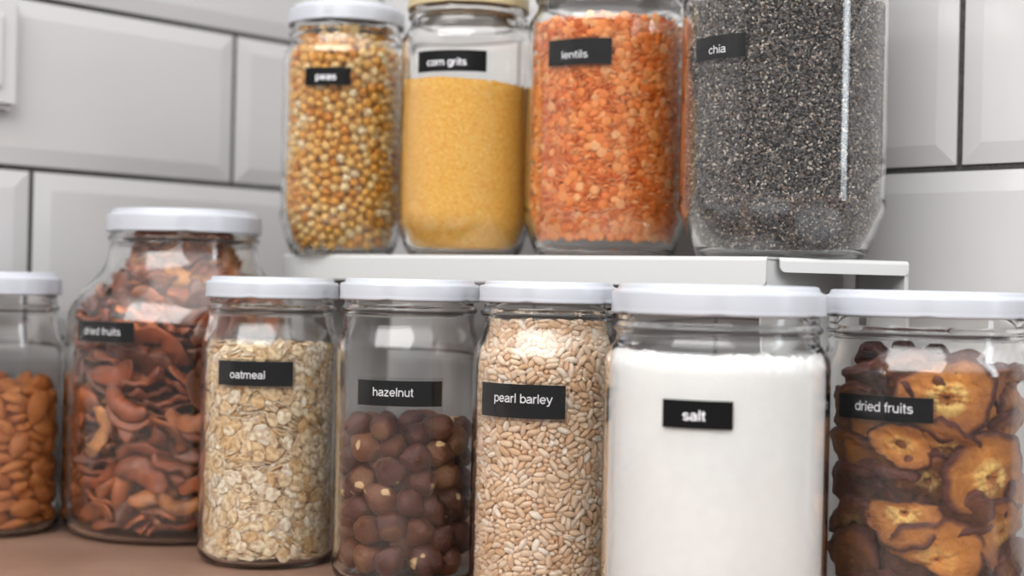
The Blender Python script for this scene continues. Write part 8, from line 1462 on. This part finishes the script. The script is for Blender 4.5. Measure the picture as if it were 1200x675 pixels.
heap('lentil', 'len', S_LEN, lentil, 4, LENTIL, 300, 'red_lentil', 'single orange red lentil lying against the glass of the lentil jar', 'lentil', 'red lentils in the jar',
     ('lentil_filling', 'mass of orange red lentils filling the lentil jar', 'lentils'), 1.01, zfix=-1.6, core=5.5, core_top=154)
heap('almond', 'alm', S_ALM, almond, 6, ALMOND, 400, 'almond', 'brown almond heaped in the jar at the left picture edge', 'almond', 'almonds in the jar')
heap('hazelnut', 'haz', S_HAZ, hazelnut, 6, HAZEL, 400, 'hazelnut', 'brown skinned nut heaped in the hazelnut jar', 'hazelnut', 'hazelnuts in the jar', grow=1.0, size=1.05)
behind = []                                             # the back half of the packed jar, the front half turned round
turn = Quaternion((0, 0, 1), PI)
for k, ((x, y, z), q, s_, v_) in enumerate(unpack('slice')):
    behind.append(((-x, -y, z), tuple(turn @ Quaternion(q)), s_, v_))
    if k % 2: behind.append(((x*.55, y*.55+8, z), q, s_, v_))
heap('slice', 'big', S_BIG, slice_, 8, SLICE, 300, 'dried_fruit_slice', 'curled brown dried fruit slice packed in the largest jar', 'dried fruit', 'dried fruit slices in the largest jar',
     ('dried_fruit_filling', 'mass of dried fruit slices behind the front ones in the largest jar', 'dried fruit'), 1.0, behind)

# inner cores that stand for the unseen middle of the packed jars
def powder(name, label, cat, jar, spec, mat, z_top, gap, bumps, seed, tilt=0):
    t, az = J[jar]
    pr = [p for p in spec.inner() if p[1] < z_top-6]       # from neck down to the floor centre
    pr = pr[::-1]
    prof = [(max(0, r-gap), z+gap) for r, z in pr]
    r_top = spec.R-spec.wall-gap
    zz = prof[-1][1]
    nz = 14
    prof += [(min(r_top, spec.rin(zz+(z_top-zz)*i/nz)-gap), zz+(z_top-zz)*i/nz) for i in range(1, nz+1)]
    rt = prof[-1][0]
    for k in (.97, .9, .8, .65, .45, .2): prof.append((rt*k, z_top-1.0*(1-k)))
    prof.append((0, z_top-1))
    r_ = np.random.RandomState(seed); ph = r_.uniform(0, 6.28, 12); fr = np.concatenate([r_.randint(2, 9, 4), r_.randint(12, 70, 8)])
    def wob(r, z, a):
        if z > z_top-7:
            d = sum(math.sin(fr[i]*a+ph[i]+r*.1*i) for i in range(12))/5
            k = (z-(z_top-7))/7
            return r, z+d*bumps*k+tilt*math.cos(a)*r/r_top*k
        return r, z
    V, F = lathe(prof, 200, wob=wob)
    V = inside(V/MM, spec, gap*.6)*MM
    me = fix_normals(mesh_np(name, V, F, (mat,), True))
    o = obj(name, me, None, t.location); o.rotation_euler = (0, 0, az)
    return tag(o, label, cat, None, 'stuff')
powder('salt', 'fine white salt filling the wide salt jar', 'salt', 'sal', S_SAL, SALT, 144.5, .35, 1.9, 4)
powder('corn_grits', 'fine yellow corn grits two thirds up the grits jar', 'corn grits', 'gri', S_GRI, GRITS, 118, .35, .8, 5, -2.2)

def chia():
    t, az = J['chi']; spec = S_CHI
    r_ = np.random.RandomState(8)
    P, F = sphere_grid(6, 4); P = P*np.array([1.15, .76, .58])
    N = 34000
    z = np.concatenate([r_.uniform(spec.base+.4, 152, N-7000), r_.uniform(spec.base+.4, 36, 7000)])
    lim = np.array([spec.rin(q) for q in np.linspace(0, 160, 321)])
    rr = np.interp(z, np.linspace(0, 160, 321), lim)
    a = r_.uniform(-2.0, 2.0, N)
    dep = r_.uniform(.75, 2.6, N)
    rad = rr-dep
    X = np.stack([rad*np.sin(a), -rad*np.cos(a), z], 1)
    q = r_.normal(size=(N, 4)); q /= np.linalg.norm(q, axis=1)[:, None]
    w, x, y, zq = q.T
    R = np.empty((N, 3, 3))
    R[:, 0, 0] = 1-2*(y*y+zq*zq); R[:, 0, 1] = 2*(x*y-zq*w); R[:, 0, 2] = 2*(x*zq+y*w)
    R[:, 1, 0] = 2*(x*y+zq*w); R[:, 1, 1] = 1-2*(x*x+zq*zq); R[:, 1, 2] = 2*(y*zq-x*w)
    R[:, 2, 0] = 2*(x*zq-y*w); R[:, 2, 1] = 2*(y*zq+x*w); R[:, 2, 2] = 1-2*(x*x+y*y)
    s = r_.uniform(.85, 1.15, N)
    V = np.einsum('nij,kj->nki', R, P)*s[:, None, None]+X[:, None, :]
    # keep every seed inside the glass
    rad2 = np.hypot(V[:, :, 0], V[:, :, 1]); limv = np.interp(V[:, :, 2], np.linspace(0, 160, 321), lim)
    ok = ((rad2 < limv-.05) & (V[:, :, 2] > spec.base+.35)).all(1)
    V = V[ok]; n = len(V)
    V = V.reshape(-1, 3)
    tri = []
    for f in F:
        tri.append((f[0], f[1], f[2]))
        if len(f) == 4: tri.append((f[0], f[2], f[3]))
    tri = np.array(tri); k = len(P)
    T = (tri[None]+(np.arange(n)*k)[:, None, None]).reshape(-1, 3)
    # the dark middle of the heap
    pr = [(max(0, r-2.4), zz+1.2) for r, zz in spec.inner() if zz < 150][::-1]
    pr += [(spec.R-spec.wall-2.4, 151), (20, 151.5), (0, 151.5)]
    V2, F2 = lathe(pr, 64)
    t2 = []
    for f in F2:
        t2.append((f[0], f[1], f[2]))
        if len(f) == 4: t2.append((f[0], f[2], f[3]))
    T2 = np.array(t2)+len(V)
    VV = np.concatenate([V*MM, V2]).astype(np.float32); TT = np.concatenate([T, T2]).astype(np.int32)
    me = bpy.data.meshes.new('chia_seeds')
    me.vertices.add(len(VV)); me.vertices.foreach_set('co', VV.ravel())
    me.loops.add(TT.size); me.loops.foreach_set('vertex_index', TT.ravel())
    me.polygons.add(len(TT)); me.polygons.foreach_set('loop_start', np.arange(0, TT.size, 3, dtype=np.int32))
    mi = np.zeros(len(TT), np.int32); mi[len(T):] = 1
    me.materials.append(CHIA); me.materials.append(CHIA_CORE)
    me.update(calc_edges=True); me.validate()
    me.polygons.foreach_set('material_index', mi)
    me.polygons.foreach_set('use_smooth', np.full(len(me.polygons), True))
    o = obj('chia_seeds', me, None, t.location); o.rotation_euler = (0, 0, az)
    tag(o, 'speckled grey chia seeds filling the big jar on the riser', 'chia seeds', None, 'stuff')
chia()

# dried fruit halves in the right-hand jar ------------------------------------------------
def dried_half(R, T, hole, seed, half=False, crust_amt=0):
    """a wrinkled dried fruit disc lying in XZ, facing -Y; returns verts (mm), faces, rim value"""
    r_ = np.random.RandomState(seed); na, nr = 72, 16
    ph = r_.uniform(0, 6.28, 10)
    curl = r_.uniform(-4.5, 3.0)
    V = []; rim = []; F = []
    def outline(a):
        w = 1+.07*math.sin(2*a+ph[0])+.06*math.sin(3*a+ph[1])+.035*math.sin(7*a+ph[2])+.025*math.sin(13*a+ph[3])
        if half:
            # cut straight a little below the middle
            s = math.sin(a)
            if s < -.25: w *= .25/(-s)
        return w
    def surf(u, a, side):
        q = hole+(1-hole)*u
        rr = R*q*outline(a)
        x, z = rr*math.cos(a), rr*math.sin(a)
        thick = T*(.45+.55*min(1, (u/.75))**2)*math.sqrt(max(0, 1-max(0, (u-.8)/.2)**2))
        if u < .12: thick *= math.sqrt(max(0., 1-((.12-u)/.12)**2))
        warp = curl*u**4+3.4*math.sin(2*a+ph[4])*u*u+2.4*math.sin(3*a+ph[5])*u**3+1.1*math.sin(7*a+ph[6])*u**5+.7*math.sin(15*a+ph[7])*u**7
        fine = .55*math.sin(x*.45+ph[7])*math.sin(z*.5+ph[8])+.35*math.sin(x*.9+z*.7+ph[1])*u
        lump = 0
        if crust_amt > 0 and side > 0:
            near = math.exp(-((q-(.22 if not half else .30))/.16)**2)
            lump = crust_amt*near*(1.2+1.5*math.sin(x*1.1+ph[9])*math.sin(z*1.25+ph[0])+.8*math.sin(x*2.3+z*1.9))
        y = warp+fine-side*(thick+lump)
        return (x, y, z), q
    us = [i/nr for i in range(nr+1)]
    rows = []
    for side, seq in ((1, us), (-1, us[::-1][1:-1])):
        for u in seq:
            b = len(V)
            for k in range(na):
                p, q = surf(u, 2*PI*k/na, side)
                V.append(p); rim.append(q)
            rows.append(b)
    for a, b in zip(rows, rows[1:]+rows[:1]):
        for k in range(na):
            j = (k+1) % na
            F.append((a+k, a+j, b+j, b+k))
    return np.array(V), F, np.array(rim)

def rot_xyz(rx, ry, rz):
    return np.array(Matrix.Rotation(rz, 3, 'Z') @ Matrix.Rotation(ry, 3, 'Y') @ Matrix.Rotation(rx, 3, 'X'))

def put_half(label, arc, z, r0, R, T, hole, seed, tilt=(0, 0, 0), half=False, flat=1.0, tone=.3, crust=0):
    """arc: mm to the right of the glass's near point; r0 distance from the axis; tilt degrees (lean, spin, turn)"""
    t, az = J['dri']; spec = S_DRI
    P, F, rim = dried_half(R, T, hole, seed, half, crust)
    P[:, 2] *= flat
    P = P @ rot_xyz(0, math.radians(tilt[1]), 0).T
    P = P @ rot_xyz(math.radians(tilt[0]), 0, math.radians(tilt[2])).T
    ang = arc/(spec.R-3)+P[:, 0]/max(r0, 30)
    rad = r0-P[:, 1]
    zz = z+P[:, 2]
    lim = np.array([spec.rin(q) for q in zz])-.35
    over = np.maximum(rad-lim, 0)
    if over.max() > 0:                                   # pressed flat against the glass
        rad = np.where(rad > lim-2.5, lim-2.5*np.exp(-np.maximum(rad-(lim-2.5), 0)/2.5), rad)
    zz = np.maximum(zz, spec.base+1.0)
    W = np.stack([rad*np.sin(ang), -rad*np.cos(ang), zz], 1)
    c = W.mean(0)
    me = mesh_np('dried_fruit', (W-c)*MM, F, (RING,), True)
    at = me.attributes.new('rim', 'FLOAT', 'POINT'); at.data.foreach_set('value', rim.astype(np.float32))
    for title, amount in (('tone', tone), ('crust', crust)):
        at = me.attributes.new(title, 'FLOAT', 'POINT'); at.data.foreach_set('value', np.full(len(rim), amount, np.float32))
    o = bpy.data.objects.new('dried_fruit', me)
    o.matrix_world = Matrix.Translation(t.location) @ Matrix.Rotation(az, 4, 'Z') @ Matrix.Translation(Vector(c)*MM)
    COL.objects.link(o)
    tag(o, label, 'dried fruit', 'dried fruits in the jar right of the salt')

FRUITS = [
 # label, arc, z, r0, R, T, hole, seed, tilt, half, flat
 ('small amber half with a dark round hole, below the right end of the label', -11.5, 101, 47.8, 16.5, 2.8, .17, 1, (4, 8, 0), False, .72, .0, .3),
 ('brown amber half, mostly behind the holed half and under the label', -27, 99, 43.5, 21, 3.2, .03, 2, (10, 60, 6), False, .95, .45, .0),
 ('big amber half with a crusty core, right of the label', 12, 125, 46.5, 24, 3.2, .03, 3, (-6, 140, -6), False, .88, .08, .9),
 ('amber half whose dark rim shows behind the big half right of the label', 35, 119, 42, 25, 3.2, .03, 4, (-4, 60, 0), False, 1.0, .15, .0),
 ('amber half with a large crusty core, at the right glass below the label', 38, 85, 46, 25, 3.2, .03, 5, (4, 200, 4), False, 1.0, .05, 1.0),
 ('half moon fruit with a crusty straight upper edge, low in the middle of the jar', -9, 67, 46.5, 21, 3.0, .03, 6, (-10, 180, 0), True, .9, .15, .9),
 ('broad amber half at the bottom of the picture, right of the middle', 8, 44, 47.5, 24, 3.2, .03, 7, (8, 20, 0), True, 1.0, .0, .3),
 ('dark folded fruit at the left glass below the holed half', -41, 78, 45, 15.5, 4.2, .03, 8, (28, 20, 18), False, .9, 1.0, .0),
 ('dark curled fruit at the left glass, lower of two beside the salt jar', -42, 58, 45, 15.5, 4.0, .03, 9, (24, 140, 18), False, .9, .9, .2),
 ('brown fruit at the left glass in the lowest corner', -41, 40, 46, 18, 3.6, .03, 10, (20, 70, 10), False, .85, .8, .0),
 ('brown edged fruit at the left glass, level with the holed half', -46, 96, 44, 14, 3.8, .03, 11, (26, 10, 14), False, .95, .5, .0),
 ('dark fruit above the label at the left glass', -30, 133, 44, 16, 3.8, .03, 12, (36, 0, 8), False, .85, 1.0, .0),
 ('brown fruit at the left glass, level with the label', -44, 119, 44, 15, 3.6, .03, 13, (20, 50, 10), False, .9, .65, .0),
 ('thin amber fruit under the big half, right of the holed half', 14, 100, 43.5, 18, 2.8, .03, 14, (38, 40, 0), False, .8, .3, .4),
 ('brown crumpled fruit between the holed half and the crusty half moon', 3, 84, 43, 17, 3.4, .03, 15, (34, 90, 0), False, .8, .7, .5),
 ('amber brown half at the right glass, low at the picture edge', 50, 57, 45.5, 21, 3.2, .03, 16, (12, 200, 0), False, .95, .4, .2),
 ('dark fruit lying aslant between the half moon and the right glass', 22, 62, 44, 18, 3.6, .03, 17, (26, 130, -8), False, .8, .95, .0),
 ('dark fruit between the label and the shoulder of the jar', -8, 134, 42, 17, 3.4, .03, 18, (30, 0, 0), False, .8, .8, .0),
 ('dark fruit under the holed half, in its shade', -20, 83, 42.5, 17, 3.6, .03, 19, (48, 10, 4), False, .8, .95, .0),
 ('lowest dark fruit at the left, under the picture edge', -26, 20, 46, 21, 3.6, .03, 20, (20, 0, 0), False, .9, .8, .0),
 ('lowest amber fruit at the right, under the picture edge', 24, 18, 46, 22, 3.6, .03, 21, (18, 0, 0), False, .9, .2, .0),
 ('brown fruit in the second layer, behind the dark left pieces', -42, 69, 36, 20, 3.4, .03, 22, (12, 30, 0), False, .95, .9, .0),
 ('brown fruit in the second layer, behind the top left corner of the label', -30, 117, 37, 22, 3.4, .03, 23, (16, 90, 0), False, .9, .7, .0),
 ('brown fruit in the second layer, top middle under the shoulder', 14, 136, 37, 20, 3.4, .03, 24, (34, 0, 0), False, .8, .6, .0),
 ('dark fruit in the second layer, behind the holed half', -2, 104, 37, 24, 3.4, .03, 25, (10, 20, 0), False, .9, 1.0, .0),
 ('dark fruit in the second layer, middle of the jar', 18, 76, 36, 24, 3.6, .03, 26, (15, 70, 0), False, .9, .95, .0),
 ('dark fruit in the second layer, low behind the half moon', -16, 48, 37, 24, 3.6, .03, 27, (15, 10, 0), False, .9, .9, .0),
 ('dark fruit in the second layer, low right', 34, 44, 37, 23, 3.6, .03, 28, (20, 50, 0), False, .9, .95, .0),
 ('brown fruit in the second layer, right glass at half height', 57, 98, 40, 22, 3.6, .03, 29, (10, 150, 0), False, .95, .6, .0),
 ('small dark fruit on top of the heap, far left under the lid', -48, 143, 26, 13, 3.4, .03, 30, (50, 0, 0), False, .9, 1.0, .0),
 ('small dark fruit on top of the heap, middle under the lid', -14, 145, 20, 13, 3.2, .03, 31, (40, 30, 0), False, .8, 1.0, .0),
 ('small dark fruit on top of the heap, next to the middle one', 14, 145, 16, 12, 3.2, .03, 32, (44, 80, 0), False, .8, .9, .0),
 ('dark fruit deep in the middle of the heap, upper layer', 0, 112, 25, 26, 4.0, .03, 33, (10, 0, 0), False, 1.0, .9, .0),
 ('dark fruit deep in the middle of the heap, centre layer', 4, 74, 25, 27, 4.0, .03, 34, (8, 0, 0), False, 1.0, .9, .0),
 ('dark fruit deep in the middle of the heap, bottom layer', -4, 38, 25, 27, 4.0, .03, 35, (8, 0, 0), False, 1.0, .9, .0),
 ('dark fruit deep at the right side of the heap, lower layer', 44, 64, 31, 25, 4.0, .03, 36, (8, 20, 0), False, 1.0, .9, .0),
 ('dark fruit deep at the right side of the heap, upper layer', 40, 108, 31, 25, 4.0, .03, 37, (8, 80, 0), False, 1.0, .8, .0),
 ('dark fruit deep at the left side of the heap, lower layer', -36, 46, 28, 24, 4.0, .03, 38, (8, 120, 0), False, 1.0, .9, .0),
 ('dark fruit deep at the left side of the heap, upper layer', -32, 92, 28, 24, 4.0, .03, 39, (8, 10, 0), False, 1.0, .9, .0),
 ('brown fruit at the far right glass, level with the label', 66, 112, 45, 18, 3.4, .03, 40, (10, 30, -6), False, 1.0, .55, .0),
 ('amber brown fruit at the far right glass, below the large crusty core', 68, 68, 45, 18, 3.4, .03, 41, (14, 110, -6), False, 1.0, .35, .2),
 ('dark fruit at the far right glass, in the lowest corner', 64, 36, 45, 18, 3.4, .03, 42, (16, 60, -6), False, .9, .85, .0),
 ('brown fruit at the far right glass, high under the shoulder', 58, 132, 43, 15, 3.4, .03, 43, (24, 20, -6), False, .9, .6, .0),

]
for f in FRUITS: put_half(*f)

# ------------------------------------------------------------------ white risers
def sheet(name, front0, front1, depth_dir, depth, lip_h, mat, r_bend=2.5, th=1.4, corner=4.0, back0=None, back1=None):
    """folded sheet: a top plate with a front lip rounded at its lower corners. metres; top at SHELF_Z"""
    f0, f1 = Vector((*front0, 0)), Vector((*front1, 0)); d = Vector((*depth_dir, 0))
    L = (f1-f0).length; a = (f1-f0)/L
    b0 = Vector((*back0, 0)) if back0 else f0+d*depth; b1 = Vector((*back1, 0)) if back1 else f1+d*depth
    Z = Vector((0, 0, 1)); top = SHELF_Z
    bm = bmesh.new()
    # profile across the fold: (inward, down) outer line then inner line
    prof = []
    for i in range(7):
        q = i/6*PI/2
        prof.append((r_bend-r_bend*math.sin(q), r_bend-r_bend*math.cos(q)))
    r2 = r_bend-th
    inner = [(r_bend-r2*math.sin(i/6*PI/2), r_bend-r2*math.cos(i/6*PI/2)) for i in range(7)]
    def strip(pts0, pts1):
        for i in range(len(pts0)-1):
            bm.faces.new((pts0[i], pts1[i], pts1[i+1], pts0[i+1]))
    def line(pl, end):
        base = (f0, f1)[end]
        return [bm.verts.new(base+d*(x*MM)+Z*(top-z*MM)) for x, z in pl]
    bo = [bm.verts.new(b0+Z*top), bm.verts.new(b1+Z*top)]
    bi = [bm.verts.new(b0+Z*(top-th*MM)), bm.verts.new(b1+Z*(top-th*MM))]
    o0, o1, i0, i1 = line(prof, 0), line(prof, 1), line(inner, 0), line(inner, 1)
    strip([bo[0]]+o0, [bo[1]]+o1)
    strip(([bi[0]]+i0)[::-1], ([bi[1]]+i1)[::-1])
    bm.faces.new((bo[0], bi[0], bi[1], bo[1]))
    for e, (O, I, B, C) in enumerate(((o0, i0, bo[0], bi[0]), (o1, i1, bo[1], bi[1]))):
        OO = [B]+O; II = [C]+I
        for i in range(len(OO)-1): bm.faces.new((OO[i], OO[i+1], II[i+1], II[i]))
    # lip with rounded lower corners
    h0 = r_bend; n = 6; out = []
    for i in range(n+1):
        q = i/n*PI/2; out.append((corner-corner*math.cos(q) , lip_h-corner+corner*math.sin(q)))
    pts = [(0, h0)]+out
    pts = pts+[(L/MM-x, z) for x, z in pts[::-1]]
    fr = [bm.verts.new(f0+a*(x*MM)+Z*(top-z*MM)) for x, z in pts]
    bk = [bm.verts.new(f0+a*(x*MM)+Z*(top-z*MM)+d*(th*MM)) for x, z in pts]
    bm.faces.new(fr[::-1]); bm.faces.new(bk)
    for i in range(len(fr)):
        j = (i+1) % len(fr); bm.faces.new((fr[i], fr[j], bk[j], bk[i]))
    bmesh.ops.remove_doubles(bm, verts=bm.verts, dist=1e-6)
    bmesh.ops.recalc_face_normals(bm, faces=bm.faces)
    me = bpy.data.meshes.new(name); bm.to_mesh(me); bm.free(); me.materials.append(mat)
    return me

def panel(name, p0, p1, z0, z1, th, mat):
    """upright sheet from p0 to p1"""
    a = Vector((p1[0]-p0[0], p1[1]-p0[1], 0)); L = a.length; a /= L; n = Vector((-a.y, a.x, 0))
    bm = bmesh.new(); bmesh.ops.create_cube(bm, size=1)
    for v in bm.verts:
        v.co = Vector((*p0, 0))+a*((v.co.x+.5)*L)+n*(v.co.y*th)+Vector((0, 0, z0+(v.co.z+.5)*(z1-z0)))
    bmesh.ops.bevel(bm, geom=bm.edges[:], offset=.0005, segments=2, affect='EDGES')
    me = bpy.data.meshes.new(name); bm.to_mesh(me); bm.free(); me.materials.append(mat)
    return me
n1 = (.602, .799); d1 = (.799, -.602)
def q1(dot, s): return (n1[0]*dot+d1[0]*s, n1[1]*dot+d1[1]*s)
F1, B1, SL, SR = .741, .852, -.767, -.379
rs = thing('shelf_riser', 'long white metal riser with deep front lip, carrying the upper jars', 'shelf riser')
obj('shelf_plate', sheet('shelf_plate', q1(F1, SL), q1(F1, SR), n1, B1-F1, 17.5, RISER), rs)
obj('side_panel', panel('side_panel', q1(F1+.024, SL+.004), q1(B1-.004, SL+.004), 0, SHELF_Z-.0015, .0015, RISER), rs)
obj('side_panel', panel('side_panel', q1(F1+.002, SR-.0012), q1(B1-.004, SR-.0012), 0, SHELF_Z-.0016, .0015, RISER), rs)
r2_ = thing('shelf_riser', 'short white metal riser with shallow lip, right end under the chia jar', 'shelf riser')
g0, g1 = (.1530, .8279), (.235, .860)
v = Vector((g1[0]-g0[0], g1[1]-g0[1])).normalized(); n2 = (-v.y, v.x)
dep = .078
b1 = (.206, .935)
b0 = (g0[0]+n1[0]*.1, g0[1]+n1[1]*.1)   # the left edge runs alongside the long riser
obj('shelf_plate', sheet('shelf_plate', g0, g1, n2, dep, 8.6, RISER, back0=b0, back1=b1, corner=3.4), r2_)
e = .0012
obj('side_panel', panel('side_panel', (g1[0]-v.x*e+n2[0]*.001, g1[1]-v.y*e+n2[1]*.001), (g1[0]+n2[0]*.05-v.x*e, g1[1]+n2[1]*.05-v.y*e), 0, SHELF_Z-.0016, .0016, RISER), r2_)

# ------------------------------------------------------------------ light
def area(name, loc, target, sx, sy, power, color=(1, 1, 1)):
    l = bpy.data.lights.new(name, 'AREA'); l.shape = 'RECTANGLE'; l.size = sx; l.size_y = sy; l.energy = power; l.color = color
    o = bpy.data.objects.new(name, l); o.location = loc
    o.rotation_euler = (Vector(target)-Vector(loc)).to_track_quat('-Z', 'Y').to_euler()
    COL.objects.link(o); return o
EXPOSURE = 0.72
def room_world():
    w = bpy.data.worlds.new('room'); scene.world = w; w.use_nodes = True
    t = w.node_tree; t.nodes.clear()
    n = t.nodes.new; l = t.links.new
    tc = n('ShaderNodeTexCoord'); sp = n('ShaderNodeSeparateXYZ'); l(tc.outputs['Generated'], sp.inputs[0])
    neg = n('ShaderNodeMath'); neg.operation = 'MULTIPLY'; neg.inputs[1].default_value = -1; l(sp.outputs[1], neg.inputs[0])
    at = n('ShaderNodeMath'); at.operation = 'ARCTAN2'; l(sp.outputs[0], at.inputs[0]); l(neg.outputs[0], at.inputs[1])
    mp = n('ShaderNodeMapRange'); mp.inputs[1].default_value = -PI; mp.inputs[2].default_value = PI; l(at.outputs[0], mp.inputs[0])
    rp = n('ShaderNodeValToRGB'); rp.color_ramp.interpolation = 'LINEAR'
    stops = [(-180, (.5, .5, .5)), (-125, (.5, .5, .5)), (-112, (1.1, 1.1, 1.12)), (-64, (1.1, 1.1, 1.13)), (-63, (.45, .45, .45)), (-57, (.45, .45, .45)), (-56, (1.1, 1.1, 1.14)), (-14, (.95, .96, 1.0)), (-12, (.12, .11, .10)), (12, (.10, .09, .085)), (19, (.12, .11, .10)),
             (20, (.95, .88, .60)), (24, (.95, .88, .60)), (25, (.14, .12, .11)), (31, (.14, .12, .11)), (32, (.65, .64, .65)), (48, (.60, .59, .60)), (50, (.30, .28, .27)), (95, (.35, .33, .32)), (130, (.5, .5, .5)), (180, (.5, .5, .5))]
    e = rp.color_ramp.elements
    for i, (a, c) in enumerate(stops):
        p = (a+180)/360
        q = e[0] if i == 0 else (e[1] if i == len(stops)-1 else e.new(p))
        q.position = p; q.color = (*c, 1)
    l(mp.outputs[0], rp.inputs[0])
    # ceiling above, darker room floor below
    el = n('ShaderNodeValToRGB'); ee = el.color_ramp.elements
    ee[0].position = .25; ee[0].color = (.22, .18, .16, 1)
    ee[1].position = 1; ee[1].color = (3.0, 3.0, 3.0, 1)
    for p, c in ((.42, .36), (.62, .46), (.72, 2.9)):
        x = ee.new(p); x.color = (c, c, c, 1)
    mz = n('ShaderNodeMapRange'); mz.inputs[1].default_value = -1; mz.inputs[2].default_value = 1; l(sp.outputs[2], mz.inputs[0]); l(mz.outputs[0], el.inputs[0])
    mx = n('ShaderNodeMix'); mx.data_type = 'RGBA'; mx.blend_type = 'MULTIPLY'; mx.inputs[0].default_value = 1
    l(rp.outputs[0], mx.inputs[6]); l(el.outputs[0], mx.inputs[7])
    bg = n('ShaderNodeBackground'); l(mx.outputs[2], bg.inputs[0]); bg.inputs[1].default_value = 1.0
    o = n('ShaderNodeOutputWorld'); l(bg.outputs[0], o.inputs[0])
room_world()
area('window_light_left', (-1.1, -1.5, 2.3), (-.05, .85, .2), 3.8, 2.4, 84, (1, .99, .97))
area('window_light_right', (1.2, .27, .72), (.16, .885, .3), .17, .92, 2.1, (.86, .93, 1.0))

# ------------------------------------------------------------------ camera
cam = bpy.data.cameras.new('camera'); co = bpy.data.objects.new('camera', cam); COL.objects.link(co)
cam.sensor_width = 36; cam.lens = 1700/1200*36; cam.clip_start = .02
co.matrix_world = Matrix.Translation((0, 0, CAM_H)) @ Matrix.Rotation(PI/2, 4, 'X') @ Matrix.Rotation(.022, 4, 'Z')
cam.dof.use_dof = True; cam.dof.focus_distance = .80; cam.dof.aperture_fstop = 4.5
scene.camera = co
vs = scene.view_settings
vs.view_transform = 'Standard'; vs.look = 'None'; vs.gamma = 1; vs.use_curve_mapping = False
vs.exposure = EXPOSURE
scene.cycles.max_bounces = 24; scene.cycles.transparent_max_bounces = 40
scene.cycles.transmission_bounces = 16; scene.cycles.glossy_bounces = 6; scene.cycles.diffuse_bounces = 4
scene.cycles.caustics_reflective = False
scene.cycles.use_denoising = True
